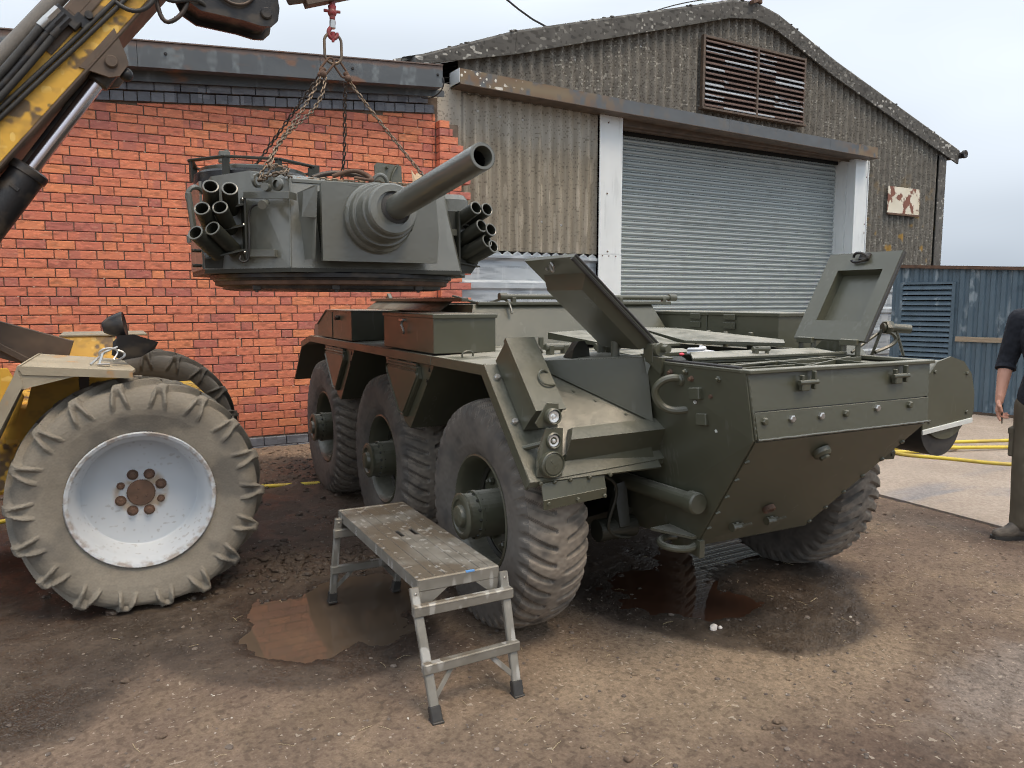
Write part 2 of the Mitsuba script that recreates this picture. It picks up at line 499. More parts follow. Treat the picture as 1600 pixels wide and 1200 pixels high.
mat('worn_yellow', pri(yellow_col, 0.5))
mat('dirty_guard', pri(lambda p, n, uv: mix(mix((0.23, 0.195, 0.14), (0.34, 0.30, 0.225), fbm(p.x * 9, p.y * 9, p.z * 9)), (0.36, 0.19, 0.07), 0.7 * smoothstep(0.68, 0.76, fbm(p.x * 12 + 5, p.y * 12, p.z * 12))), 0.75))
mat('grey_tube', pri(lambda p, n, uv: mix((0.115, 0.105, 0.095), (0.19, 0.175, 0.155), fbm(p.x * 12, p.y * 12, p.z * 12)), 0.5))
mat('brown_steel', pri(lambda p, n, uv: mix((0.045, 0.035, 0.028), (0.14, 0.095, 0.065), fbm(p.x * 10, p.y * 10, p.z * 10)), 0.55))


def alu_col(p, n, uv):
    c = mix((0.15, 0.142, 0.122), (0.28, 0.268, 0.24), fbm(p.x * 14, p.y * 14, p.z * 14))
    m = up_(n) * smoothstep(0.28, 0.60, fbm(p.x * 6 + 1, p.y * 6, 2.0))
    c = mix(c, (0.125, 0.098, 0.068), 0.8 * m)
    return mix(c, (0.52, 0.52, 0.50), 0.5 * smoothstep(0.62, 0.78, noise(p.x * 40, p.y * 40, p.z * 9)))


mat('dirty_alu', pri(alu_col, 0.5, metal=0.3))


def wet_shade_mask(p):
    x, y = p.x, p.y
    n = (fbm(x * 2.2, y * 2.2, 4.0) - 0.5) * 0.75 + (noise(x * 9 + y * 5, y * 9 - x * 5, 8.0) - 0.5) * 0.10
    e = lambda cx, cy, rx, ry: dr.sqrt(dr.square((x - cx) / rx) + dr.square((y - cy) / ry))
    d = dr.minimum(e(-1.95, 0.55, 0.70, 0.80), e(0.35, 0.05, 0.85, 1.02))  # real wet soil, with the vehicle's contact shade painted into the nose ellipse
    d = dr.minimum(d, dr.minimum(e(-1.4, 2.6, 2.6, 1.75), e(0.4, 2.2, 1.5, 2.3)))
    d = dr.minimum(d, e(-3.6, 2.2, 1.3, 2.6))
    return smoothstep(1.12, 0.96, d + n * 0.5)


def rn(x, y, o=0.0):
    """value noise on a turned and warped lattice"""
    a = 0.8 * x + 0.6 * y
    b = -0.6 * x + 0.8 * y
    w = noise(a * 1.9 + 7 + o, b * 1.9, 3.0)
    return noise(a + 1.1 * w, b - 0.9 * w + o, o)


def rf(x, y, o=0.0):
    return 0.5 * rn(x, y, o) + 0.3 * noise(1.1 * x + 1.7 * y, 1.7 * x - 1.1 * y + o, o + 3) + 0.2 * noise(4.1 * x - 0.9 * y, 0.9 * x + 4.1 * y, o + 5)


def dirt_col(p, n, uv):
    x, y = p.x, p.y
    a = rf(x * 0.9 + 3, y * 0.9)
    b = rf(x * 5, y * 5, 2.0)
    g = noise(x * 70 + y * 31, y * 70 - x * 31, 0.3)
    g2 = noise(x * 170 - y * 70, y * 170 + x * 70, 4.3)
    u, v = 0.93 * x + 0.36 * y, -0.36 * x + 0.93 * y
    st = noise(u * 5, v * 34, 1.0)
    c = mix((0.098, 0.068, 0.052), (0.150, 0.109, 0.082), smoothstep(0.32, 0.68, a))
    c = mix(c, (0.205, 0.152, 0.106), 0.75 * smoothstep(0.38, 0.75, 0.35 * b + 0.65 * rf(x * 1.6, y * 1.6, 9.0)))
    sand = smoothstep(1.15, 0.30, dr.sqrt(dr.square((x + 0.35) / 1.35) + dr.square((y + 0.95) / 0.62)) + 0.7 * (b - 0.5))
    c = mix(c, (0.275, 0.210, 0.145), 0.62 * sand)
    grey = smoothstep(1.1, 0.5, dr.sqrt(dr.square((x - 0.75) / 0.8) + dr.square((y + 1.70) / 0.35)) + 0.7 * (b - 0.5))
    c = mix(c, (0.20, 0.170, 0.150), 0.7 * grey)
    c = mix(c, c * 0.80, 0.6 * smoothstep(0.52, 0.78, 0.6 * st + 0.4 * b))
    c = c * (0.58 + 0.42 * g + 0.42 * g2)
    c = mix(c, c * 0.5, 0.5 * smoothstep(0.62, 0.85, noise(x * 47 + y * 18, y * 47 - x * 18, 5.0)))
    c = mix(c, c * 0.80, 0.7 * smoothstep(0.52, 0.75, rn(x * 3.1, y * 3.1, 12.0)))
    c = mix(c, (0.40, 0.35, 0.29), 0.55 * smoothstep(0.90, 0.94, noise(x * 62 + 5, y * 62, 9)))
    c = c * (1 - 0.50 * smoothstep(0.006, -0.012, p.z) * wet_shade_mask(p))
    w = wet_shade_mask(p)
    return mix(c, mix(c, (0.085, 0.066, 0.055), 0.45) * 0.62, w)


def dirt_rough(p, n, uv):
    w = wet_shade_mask(p)
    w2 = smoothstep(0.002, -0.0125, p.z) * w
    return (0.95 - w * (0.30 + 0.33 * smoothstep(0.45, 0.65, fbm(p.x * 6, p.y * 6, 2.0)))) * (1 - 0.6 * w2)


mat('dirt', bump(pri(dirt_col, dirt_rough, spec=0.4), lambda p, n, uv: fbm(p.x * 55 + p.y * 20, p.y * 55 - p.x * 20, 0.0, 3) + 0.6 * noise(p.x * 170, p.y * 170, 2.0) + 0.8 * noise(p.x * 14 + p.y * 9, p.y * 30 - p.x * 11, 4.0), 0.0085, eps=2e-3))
mat('concrete', bump(pri(lambda p, n, uv: mix(mix((0.23, 0.185, 0.15), (0.31, 0.26, 0.215), fbm(p.x * 2.5, p.y * 2.5, 0.0)), (0.19, 0.18, 0.185), 0.8 * smoothstep(0.45, 0.62, fbm(p.x * 0.9 + 1, p.y * 3.0, 3.0, 4)) * smoothstep(1.2, 0.4, p.y)) * (0.8 + 0.35 * noise(p.x * 60, p.y * 60, 1)),
                     lambda p, n, uv: 0.85 - 0.52 * smoothstep(0.45, 0.62, fbm(p.x * 0.9 + 1, p.y * 3.0, 3.0, 4)) * smoothstep(1.2, 0.4, p.y)), lambda p, n, uv: fbm(p.x * 50, p.y * 50, 0.0, 2), 0.004))
mat('muddy_water', {'type': 'plastic', 'diffuse_reflectance': mikit.proc(lambda p, n, uv: mix((0.075, 0.056, 0.042), (0.110, 0.080, 0.057), fbm(p.x * 4, p.y * 4, 0.0))), 'int_ior': 1.33, 'nonlinear': False})
mat('dark_water', {'type': 'plastic', 'diffuse_reflectance': mikit.proc(lambda p, n, uv: mix((0.035, 0.017, 0.011), (0.075, 0.038, 0.024), fbm(p.x * 4, p.y * 4, 0.0))), 'int_ior': 1.33, 'nonlinear': False})
mat('pebble', pri(lambda p, n, uv: mix(mix((0.075, 0.062, 0.055), (0.20, 0.16, 0.13), noise(p.x * 19, p.y * 19, 0)), (0.48, 0.45, 0.40), smoothstep(0.90, 0.95, noise(p.x * 37, p.y * 37, 4))), 0.8))
mat('white_stone_rock', pri((0.72, 0.66, 0.60), 0.7))
mat('grey_slate', pri((0.17, 0.17, 0.175), 0.6))
mat('straw_stem', pri(lambda p, n, uv: mix((0.30, 0.235, 0.13), (0.46, 0.38, 0.24), noise(p.x * 6, p.y * 6, 0)), 0.7))
mat('yellow_hose', pri(lambda p, n, uv: mix((0.62, 0.48, 0.055), (0.46, 0.34, 0.07), smoothstep(0.45, 0.8, fbm(p.x * 9, p.y * 9, 0))), 0.45))
mat('skin', pri(lambda p, n, uv: mix((0.47, 0.235, 0.165), (0.56, 0.30, 0.215), fbm(p.x * 25, p.y * 25, p.z * 25)), 0.5, spec=0.4))
mat('fleece', bump(pri(lambda p, n, uv: mix((0.013, 0.015, 0.02), (0.035, 0.038, 0.048), fbm(p.x * 40, p.y * 40, p.z * 40)), 0.9, spec=0.2, sheen=0.5), lambda p, n, uv: fbm(p.x * 26, p.y * 26, p.z * 26, 2), 0.008))
mat('work_trousers', bump(pri(lambda p, n, uv: mix((0.095, 0.082, 0.062), (0.155, 0.132, 0.098), fbm(p.x * 12, p.y * 12, p.z * 8)), 0.85, spec=0.2), lambda p, n, uv: fbm(p.x * 16, p.y * 16, p.z * 11, 2), 0.012))
mat('boot_leather', pri(lambda p, n, uv: mix((0.06, 0.05, 0.04), (0.15, 0.125, 0.10), fbm(p.x * 30, p.y * 30, p.z * 30)), 0.65))
mat('dark_hair', pri((0.035, 0.024, 0.016), 0.6))
mat('lamp_glass', {'type': 'twosided', 'b': {'type': 'principled', 'base_color': rgb((0.75, 0.76, 0.76)), 'roughness': 0.12, 'metallic': 0.6, 'clearcoat': 1.0, 'clearcoat_gloss': 0.98}})
mat('cardboard', pri(lambda p, n, uv: mix((0.50, 0.36, 0.22), (0.62, 0.48, 0.33), fbm(p.x * 20, p.y * 20, p.z * 20)), 0.8))
mat('pale_plastic', pri((0.68, 0.70, 0.74), 0.45))
mat('tape_white', pri((0.55, 0.57, 0.55), 0.5))
mat('roof_sheet', pri((0.16, 0.155, 0.145), 0.9))
mat('red_rag', pri((0.75, 0.08, 0.12), 0.7))

# ------------------------------------------------------------------ the ground, slab, puddles
def axis_grid(lo, hi, step, far):
    a = list(np.arange(lo, hi + 1e-6, step))
    s, x, y = step, lo, hi
    left, right = [], []
    while x > -far:
        s *= 1.35
        x -= s
        y += s
        left.append(x)
        right.append(y)
    return A(left[::-1] + a + right)


PUD_A = [(-1.72, 0.50, 0.44, 0.50), (-1.45, 0.72, 0.34, 0.26), (-2.0, 0.32, 0.22, 0.28)]
PUD_B = [(0.0, -0.05, 0.42, 0.34), (0.12, -0.40, 0.20, 0.16), (0.75, 0.35, 0.5, 0.3)]


def ground_h(x, y):
    P = lambda s, o=0.0: np.stack([x * s + o, y * s, np.zeros_like(x) + o], -1)
    near = np.exp(-(np.maximum(np.hypot(x - 0.5, y - 0.5) - 7, 0) / 6) ** 2)
    h = 0.020 * (meshkit.fbm(P(1.3, 3), 3, 1) - 0.5) + 0.014 * (meshkit.fbm(P(9, 1), 3, 2) - 0.5) + 0.007 * (meshkit.noise(P(26, 2), 3) - 0.5)
    rough = np.exp(-((x + 0.9) / 1.5) ** 2 - ((y - 3.9) / 1.2) ** 2)
    h += rough * (0.10 * (meshkit.fbm(P(6, 5), 4, 4) - 0.42) + 0.05)
    bank = np.exp(-((x + 1.85) / 0.55) ** 2 - ((y - 1.25) / 0.35) ** 2)
    h += bank * 0.06 * (meshkit.fbm(P(11, 8), 3, 6) - 0.3)
    for (cx, cy, rx, ry) in PUD_A + PUD_B:
        d = np.hypot((x - cx) / rx, (y - cy) / ry) + 0.9 * (meshkit.fbm(P(4, cx), 3, 9) - 0.5)
        h -= 0.030 * np.clip((1.35 - d) / 1.0, 0, 1)
        h += 0.016 * np.clip(1.6 - d, 0, 0.5) * (meshkit.fbm(P(17, cx), 3, 12) - 0.5)
    slab = ((y - 0.66) + 9.0 * (x - 2.93) * 0.0 > -1e9) & (x > 2.45)
    h = np.where(slab & (x > 2.9), np.minimum(h, 0.004 + 0.0 * x), h)
    return h * near


gx = axis_grid(-4.6, 4.6, 0.028, 420)
gy = axis_grid(-2.6, 5.6, 0.028, 420)
GX, GY = np.meshgrid(gx, gy, indexing='ij')
GH = ground_h(GX, GY)
nx, ny = GX.shape
ii, jj = np.meshgrid(np.arange(nx - 1), np.arange(ny - 1), indexing='ij')
q = np.stack([ii * ny + jj, (ii + 1) * ny + jj, (ii + 1) * ny + jj + 1, ii * ny + jj + 1], -1).reshape(-1, 4)
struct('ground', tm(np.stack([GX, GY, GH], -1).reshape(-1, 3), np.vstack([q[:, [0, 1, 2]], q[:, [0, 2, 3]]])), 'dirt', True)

# concrete apron in front of the barn door, its worn edge runs to the lower right
sl = Polygon([(2.93, 0.74), (2.885, -0.30), (2.80, -1.9), (9.5, -1.9), (9.5, 2.2), (7.9, 4.3), (7.6, 5.6), (2.2, 5.6), (2.45, 2.6)])
struct('concrete_apron', prism(sl, (0, 0, -0.1), (1, 0, 0), (0, 1, 0), 0.113), 'concrete', False)


def water(name, ells, m, z):
    from shapely import affinity, unary_union
    from shapely.geometry import Point
    u = unary_union([affinity.scale(Point(cx, cy).buffer(1, 20), rx * 1.45, ry * 1.45) for cx, cy, rx, ry in ells]).simplify(0.01)
    struct(name, prism(u, (0, 0, z - 0.004), (1, 0, 0), (0, 1, 0), 0.004), m, False)


water('puddle', PUD_A, 'muddy_water', -0.0150)
water('puddle', PUD_B, 'dark_water', -0.0150)


def gz(x, y):
    return float(ground_h(A([x], float), A([y], float))[0])


# pebbles, clods and straw strewn over the yard
ico = trimesh.creation.icosphere(subdivisions=1)
V, F, off = [], [], 0
PX = NR.uniform(-3.2, 3.0, 5200)
PY = NR.uniform(-2.7, 2.4, 5200)
PX = np.r_[PX, NR.normal(-0.95, 0.14, 90), NR.normal(-1.02, 0.5, 260)]
PY = np.r_[PY, NR.normal(-1.72, 0.09, 90), NR.normal(-1.9, 0.35, 260)]
PH = ground_h(PX, PY)
for x, y, h in zip(PX, PY, PH):
    s = min(0.0018 + 0.0024 * NR.exponential(1.0), 0.015)
    v = ico.vertices * (1 + 0.35 * (NR.random((len(ico.vertices), 1)) - 0.5)) * A([1, 0.75 + 0.4 * NR.random(), 0.5]) * s
    a = NR.random() * 6.28
    v = v @ A([[math.cos(a), -math.sin(a), 0], [math.sin(a), math.cos(a), 0], [0, 0, 1]]).T
    V.append(v + [x, y, h + 0.15 * s])
    F.append(ico.faces + off)
    off += len(v)
struct('pebbles', tm(np.vstack(V), np.vstack(F)), 'pebble', False, kind='stuff')
V, F, off = [], [], 0
ico2 = trimesh.creation.icosphere(subdivisions=2)
CX = np.r_[NR.normal(-0.9, 0.9, 900), NR.normal(-1.85, 0.35, 500), NR.uniform(-3.2, 3.0, 420), NR.normal(0.15, 0.45, 160)]
CY = np.r_[NR.normal(4.0, 0.65, 900), NR.normal(1.25, 0.22, 500), NR.uniform(-2.6, 2.4, 420), NR.normal(0.3, 0.3, 160)]
CH = ground_h(CX, CY)
for x, y, h in zip(CX, CY, CH):
    if y > 5.2:
        continue
    s = min(0.006 + 0.008 * NR.exponential(1.0), 0.035) * (0.6 if y < 1.0 else 1)
    d = ico2.vertices
    v = d * (0.65 + 0.7 * meshkit.noise(d * 1.6 + x * 9, 3))[:, None] * A([1, 0.8, 0.6]) * s
    V.append(v + [x, y, h + 0.1 * s])
    F.append(ico2.faces + off)
    off += len(v)
struct('mud_clods', tm(np.vstack(V), np.vstack(F)), 'dirt', True, kind='stuff')
ms = []
for i in range(200):
    x, y = R.uniform(-2.8, 2.6), R.uniform(-2.5, 1.2)
    a, L = R.uniform(0, 3.14), R.uniform(0.015, 0.08)
    z = gz(x, y) + 0.004
    k = R.uniform(-0.18, 0.18)
    ms.append(tube([(x, y, z), (x + L * 0.5 * math.cos(a), y + L * 0.5 * math.sin(a), z + 0.004), (x + L * math.cos(a + k), y + L * math.sin(a + k), z)], R.uniform(0.0006, 0.0012), 4))
struct('straw', ms, 'straw_stem', False, kind='stuff')


def rock(x, y, s, m, name, label, flat=0.6, catn='stone', seed=1):
    i = trimesh.creation.icosphere(subdivisions=2)
    v = i.vertices * (0.75 + 0.5 * meshkit.noise(i.vertices * 1.7 + seed, seed))[:, None] * A([1.0, 0.8, flat]) * s
    k = nk(name)
    scene[k] = mikit.ply(tm(v + [x, y, gz(x, y) + flat * s * 0.5], i.faces), m, smooth=40)
    labels[k] = {'label': label, 'category': catn}


rock(-0.14, -0.62, 0.021, 'white_stone_rock', 'stone', 'larger of two small white stones on the dirt near the dark puddle', 0.9, seed=3)
rock(-0.10, -0.625, 0.011, 'white_stone_rock', 'stone', 'tiny white stone chip beside the larger white stone', 0.8, seed=6)
rock(-1.02, -1.55, 0.034, 'grey_slate', 'stone', 'flat grey stone lying alone on the dirt in the foreground', 0.35, seed=9)

# ------------------------------------------------------------------ brick building on the left
BW = 5.30
bb = thing('brick_building', 'red brick building with blue brick top courses under a steel roof edge', 'building')
redtop = lambda x: 3.574 + (x + 2.523) * 0.0741
add(bb, 'wall', [prism([(-11, 0), (0.86, 0), (0.86, redtop(0.86) + 0.19), (-11, redtop(-11) + 0.19)], (0, BW + 0.012, 0), (1, 0, 0), (0, 0, 1), -7.0)], 'mortar', False)
USED.add(bb + '__wall')


def brick_mesh(x0, x1, z0, z1, y, ch=0.004, dep=0.03, cut=None):
    d = lambda s: R.uniform(-s, s)
    y = y + d(0.003)
    X0, X1, Z0, Z1 = x0 + d(0.002), x1 + d(0.002), z0 + d(0.0015), z1 + d(0.0015)
    t0, t1 = (Z1, Z1) if cut is None else (min(Z1, cut(X0)), min(Z1, cut(X1)))
    o = A([[X0, y + dep, Z0], [X1, y + dep, Z0], [X1, y + dep, t1], [X0, y + dep, t0]])
    m = o.copy()
    m[:, 1] = y + ch
    f = m + A([[ch, -ch, ch], [-ch, -ch, ch], [-ch, -ch, -ch], [ch, -ch, -ch]])
    V = np.vstack([o, m, f])
    F = [[8, 9, 10], [8, 10, 11]]
    for a in (0, 4):
        for i in range(4):
            j = (i + 1) % 4
            F += [[a + i, a + j, a + 4 + j], [a + i, a + 4 + j, a + 4 + i]]
    return tm(V, F)


COURSE, BZ0, PERIOD = 0.09, 0.139, 0.8485
UP = np.cross(A([math.cos(HEAD), -math.sin(HEAD), 0]), FWD)
RT = A([math.cos(HEAD), -math.sin(HEAD), 0])
bricks = []
for row in range(0, 43):
    z0, z1 = BZ0 + row * COURSE + 0.0045, BZ0 + (row + 1) * COURSE - 0.0045
    k = math.floor((-10.9 + 3.575) / PERIOD) - 1
    while True:
        for qn in range(4):
            lo, hi = (-0.5 + qn) / 3.5, (0.5 + qn) / 3.5
            if qn == 0:
                lo, hi = 0.0, 0.5 / 3.5
            ux = lambda f: -3.575 + PERIOD * (k + f - 0.5 * (row % 2))
            xa, xb = ux(lo) + 0.0045, ux(hi) - 0.0045
            xb = min(xb, 0.825)
            if xa < -10.9 or xb - xa < 0.03:
                continue
            if min(redtop(xa), redtop(xb)) < z0 + 0.015:
                continue
            bricks.append((xa, xb, z0, z1))
        k += 1
        if -3.575 + PERIOD * (k - 0.5) > 0.84:
            break
wt = lambda x: redtop(x) - 0.003
scored = []
for b in bricks:
    c = A([(b[0] + b[1]) / 2, BW, (b[2] + b[3]) / 2])
    d = c - CAM
    w = d @ FWD
    px, py = 800 + 1200 * (d @ RT) / w, 600 - 1200 * (d @ UP) / w
    vis = 0 < px < 740 and py < 690 and not (295 < px < 715 and 262 < py < 450) and not (px < 60 and py < 330) and not (px < 300 - 0.95 * py + 60 and py < 300) \
        and not (px < 370 and py > 590) and not (px > 480 and py > 490)
    scored.append((-(b[1] - b[0]) / w ** 2 if vis else 1.0, b))
scored.sort(key=lambda s: s[0])
wallk = bb + '__wall'
for s, b in scored[:270]:
    add(wallk, 'brick', brick_mesh(*b, BW, cut=wt), 'brick', False)
add(wallk, 'brickwork', [brick_mesh(*b, BW, cut=wt) for s, b in scored[270:]], 'brick', False, kind='stuff')
sp = []
for s_, b_ in scored[:700]:
    if R.random() < 0.3:
        m_ = trimesh.creation.icosphere(subdivisions=1, radius=R.uniform(0.003, 0.0065))
        m_.apply_scale([R.uniform(0.8, 2.2), 0.7, 0.9])
        m_.apply_translation((R.uniform(b_[0], b_[1]), BW + 0.002, b_[2] - 0.004))
        sp.append(m_)
add(wallk, 'mortar_specks', sp, 'pale_mortar', True, kind='stuff')
# projecting, toothed pier at the right-hand end
pk = add(bb, 'pier', box((0.845, 5.205, 0.1), (1.08, 5.32, 3.70), 0), 'mortar', False, label='toothed brick end pier of the wall')
pier = []
for row in range(0, 40):
    z0, z1 = BZ0 + row * COURSE + 0.0045, BZ0 + (row + 1) * COURSE - 0.0045
    x1 = 1.235 if row % 2 == 0 else 1.115
    x1 = min(x1, 0.965 + max(0, 3.70 - z1) * 0.75)
    y = 5.19
    edges = [0.832, 0.955, x1] if row % 2 == 0 else [0.832, x1]
    for e0, e1 in zip(edges, edges[1:]):
        if e1 - e0 > 0.02:
            pier.append((row, box((e0 + 0.004, y, z0), (e1 - 0.004, y + 0.125, z1), 0.003)))
for row, m in pier[-30:]:
    add(pk, 'brick', m, 'brick', False)
add(pk, 'brickwork', [m for r_, m in pier[:-30]], 'brick', False, kind='stuff')
# blue brick courses at the top and the plinth
top = []
for i in range(-24, 9):
    x0 = 0.72 - 0.243 * (8 - i) - 0.0
    x1 = x0 + 0.234
    if x1 < 0.80:
        zt = lambda x: redtop(x) + 0.105
        top.append([slab([(x0, BW - 0.055, zt(x0) + 0.006), (x1, BW - 0.055, zt(x1) + 0.006), (x1, BW - 0.055, zt(x1) + 0.078), (x0, BW - 0.055, zt(x0) + 0.078)], (0, 0.06, 0))])
n_hdr = []
for i in range(96):
    x1 = 0.80 - i * 0.1215
    x0 = x1 - 0.1125
    yy = BW - 0.02 - 0.012 * (i % 2) - R.uniform(0, 0.006)
    n_hdr.append(slab([(x0, yy, redtop(x0) + 0.008), (x1, yy, redtop(x1) + 0.008), (x1, yy, redtop(x1) + 0.098), (x0, yy, redtop(x0) + 0.098)], (0, 0.05, 0)))
for m in top[-14:]:
    add(wallk, 'blue_brick', m, 'blue_brick', False)
for m in n_hdr[:28]:
    add(wallk, 'blue_brick', m, 'blue_brick', False)
add(wallk, 'blue_brickwork', [m[0] for m in top[:-14]] + n_hdr[28:], 'blue_brick', False, kind='stuff')
for i in range(40):
    x1 = 0.80 - i * 0.243
    for r_ in (0, 1):
        o = 0.12 * r_
        m = box((x1 - o - 0.234, BW - 0.03, -0.06 + r_ * 0.095), (x1 - o, BW + 0.02, 0.03 + r_ * 0.095), 0.004)
        if i < 12:
            add(wallk, 'blue_brick', m, 'blue_brick', False)
# steel roof edge: tall fascia over a recessed lower plate
fz = lambda x: 4.086 + (x + 2.394) * 0.063
for x0, x1 in ((-11, -5.2), (-5.196, -2.352), (-2.348, -0.602), (-0.598, 0.80)):
    add(bb, 'fascia_panel', slab([(x0, 5.0, fz(x0) - 0.235), (x1, 5.0, fz(x1) - 0.235), (x1, 5.0, fz(x1)), (x0, 5.0, fz(x0))], (0, 0.02, 0)), 'blue_steel', False)
add(bb, 'fascia_flange', [slab([(-11, 4.985, fz(-11) + 0.002), (0.80, 4.985, fz(0.8) + 0.002), (0.80, 5.4, fz(0.8) + 0.03), (-11, 5.4, fz(-11) + 0.03)], (0, 0, 0.012))], 'blue_steel', False)
add(bb, 'soffit', slab([(-11, 5.02, fz(-11) - 0.225), (0.80, 5.02, fz(0.8) - 0.225), (0.80, 5.24, fz(0.8) - 0.225), (-11, 5.24, fz(-11) - 0.225)], (0, 0, 0.01)), 'blue_steel', False)
add(bb, 'lower_fascia', slab([(-11, 5.19, redtop(-11) + 0.19), (0.90, 5.19, redtop(0.9) + 0.175), (0.90, 5.19, fz(0.9) - 0.22), (-11, 5.19, fz(-11) - 0.22)], (0, 0.02, 0)), 'blue_steel', False)
add(bb, 'roof', slab([(-11, 5.02, fz(-11) - 0.02), (0.80, 5.02, fz(0.8) - 0.02), (0.80, 12.2, fz(0.8) + 0.1), (-11, 12.2, fz(-11) + 0.1)], (0, 0, 0.015)), 'roof_sheet', False)
for x in (-2.1, -0.25, 0.74):
    add(bb, 'bolt', bolt((x, 5.0, fz(x) - 0.10), (0, -1, 0), 0.016, 0.014), 'black_paint')
add(bb, 'cable', tube(spline([(0.80, 4.99, 4.16), (0.80, 5.0, 4.05), (0.72, 5.1, 3.96), (0.60, 5.17, 3.955)], 16), 0.007, 6), 'black_rubber')

# ------------------------------------------------------------------ corrugated barn
BA = math.radians(3)
BD, BN, BP = A([math.cos(BA), math.sin(BA), 0]), A([-math.sin(BA), math.cos(BA), 0]), A([0.85, 5.35, 0])


def B(s, t, z):
    return BP + BD * s + BN * t + A([0, 0, z])


barn = thing('barn', 'grey corrugated gable barn with a wide roller shutter door', 'barn')


def corrugated(s0, s1, zlo, zhi, t=0.0, pitch=0.157, amp=0.027, thick=0.007, n_per=12, at=B):
    """sheet with vertical ridges from height zlo(s) to zhi(s)"""
    n = max(2, int(round((s1 - s0) / pitch * n_per)))
    s = np.linspace(s0, s1, n + 1)
    off = t + amp * np.cos(s / pitch * 2 * math.pi)
    lo = A([zlo(x) if callable(zlo) else zlo for x in s])
    hi = A([zhi(x) if callable(zhi) else zhi for x in s])
    V, F = [], []
    for dt in (0, thick):
        for z in (lo, hi):
            V += [at(a, o + dt, b) for a, o, b in zip(s, off, z)]
    m = n + 1
    for i in range(n):
        a = i
        F += [[a, a + 1, a + m + 1], [a, a + m + 1, a + m]]
        F += [[a + 2 * m + 1, a + 2 * m, a + 3 * m], [a + 2 * m + 1, a + 3 * m, a + 3 * m + 1]]
        F += [[a + 1, a, a + 2 * m], [a + 1, a + 2 * m, a + 2 * m + 1], [a + m, a + m + 1, a + 3 * m + 1], [a + m, a + 3 * m + 1, a + 3 * m]]
    for a in (0, n):
        F += [[a, a + m, a + 3 * m], [a, a + 3 * m, a + 2 * m]]
    return tm(V, F)


ridge = [(-0.12, 4.29), (1.06, 4.72), (4.85, 5.80), (5.25, 5.84), (5.65, 5.79), (7.2, 5.27), (10.62, 4.30)]
under = lambda s: float(np.interp(s, [r[0] for r in ridge], [r[1] for r in ridge]))
sheets = np.arange(0.32, 10.4, 1.099)
for i, s0 in enumerate(list(sheets)):
    s1 = min(s0 + 1.105, 10.33)
    t = 0.006 * (i % 2)
    zc = 4.12
    if s1 <= 8.3:
        add(barn, 'cladding_sheet', corrugated(s0, s1, zc, lambda s: under(s) + 0.12, t), 'asbestos', 50)
    else:
        a = max(s0, 8.23)
        if s0 < 8.23:
            add(barn, 'cladding_sheet', corrugated(s0, 8.23, zc, lambda s: under(s) + 0.12, t), 'asbestos', 50)
        add(barn, 'cladding_sheet', corrugated(a, s1, 2.2, lambda s: under(s) + 0.12, t), 'asbestos', 50)
for i, (s0, s1) in enumerate(((0.33, 1.36), (1.355, 2.43))):
    add(barn, 'lower_sheet', corrugated(s0, s1, 2.262, 4.16, 0.045 + 0.006 * i), 'tan_sheet', 50, label='tan weathered corrugated sheet left of the roller door')
add(barn, 'corner_trim', [hull([B(s, t, z) for s in (-0.16, 0.34) for t in (-0.012, 0.012) for z in (2.0, 4.2)]), hull([B(s, t, z) for s in (-0.16, -0.13) for t in (0, 0.3) for z in (2.0, 4.2)])], 'tan_sheet', False)
add(barn, 'corner_trim', [hull([B(s, t, z) for s in (10.33, 10.56) for t in (-0.045, -0.03) for z in (0, 4.34)]), hull([B(s, t, z) for s in (10.54, 10.56) for t in (-0.03, 0.3) for z in (0, 4.34)])], 'barge', False)
# galvanised lower band with horizontal ribs


def ribbed(s0, s1, z0, z1, t):
    z, prof = z0, []
    while z < z1:
        prof += [(z, 0), (z + 0.24, 0), (z + 0.27, -0.03), (z + 0.34, -0.03), (z + 0.37, 0)]
        z += 0.375
    prof = [p for p in prof if p[0] < z1] + [(z1, 0)]
    V, F = [], []
    for s in (s0, s1):
        for (zz, o) in prof:
            V.append(B(s, t + o, zz))
    m = len(prof)
    for i in range(m - 1):
        F += [[i, m + i, m + i + 1], [i, m + i + 1, i + 1]]
    return tm(V, F)


for s0, s1 in ((-0.1, 1.2), (1.2, 2.43), (8.2, 10.33)):
    add(barn, 'galvanised_sheet', ribbed(s0, s1, 0.02, 2.22, 0.03), 'galvanised', False)
sc = []
for i in range(14):
    sc.append(hull([B(0.33 + i * 0.15 + a, 0.0 - b, 2.20 + c) for a, b, c in ((0, 0, 0), (0.12, 0, 0), (0.06, 0.02, 0.05), (0.06, 0, 0.06), (0, 0, 0.03), (0.12, 0, 0.03))]))
add(barn, 'flashing', sc + [hull([B(s, t, z) for s in (0.0, 2.43) for t in (-0.03, 0.02) for z in (2.17, 2.205)])], 'galvanised', False)
# roof edge (verge) pieces, roof and ridge
bpts = [(-0.30, 4.33, 4.43), (1.05, 4.66, 4.94), (4.75, 5.755, 6.01), (5.25, 5.83, 6.07), (5.75, 5.745, 5.985), (7.2, 5.25, 5.50), (10.85, 4.20, 4.46)]
for (a, la, ha), (b, lb, hb) in zip(bpts, bpts[1:]):
    pts = [B(s, t, z) for s, l, h in ((a + 0.004, la, ha), (b, lb, hb)) for t, z in ((-0.10, l), (-0.12, h - 0.03), (-0.10, h), (-0.075, l), (0.12, h))]
    add(barn, 'verge_piece', hull(pts), 'barge', 25)
lump = []
for i in range(150):
    s = R.uniform(-0.2, 10.7)
    h = float(np.interp(s, [p[0] for p in bpts], [p[2] for p in bpts]))
    c = trimesh.creation.icosphere(subdivisions=1, radius=R.uniform(0.008, 0.026))
    c.apply_scale([1.6, 1, 0.6])
    c.apply_translation(B(s, R.uniform(-0.11, 0.08), h))
    lump.append(c)
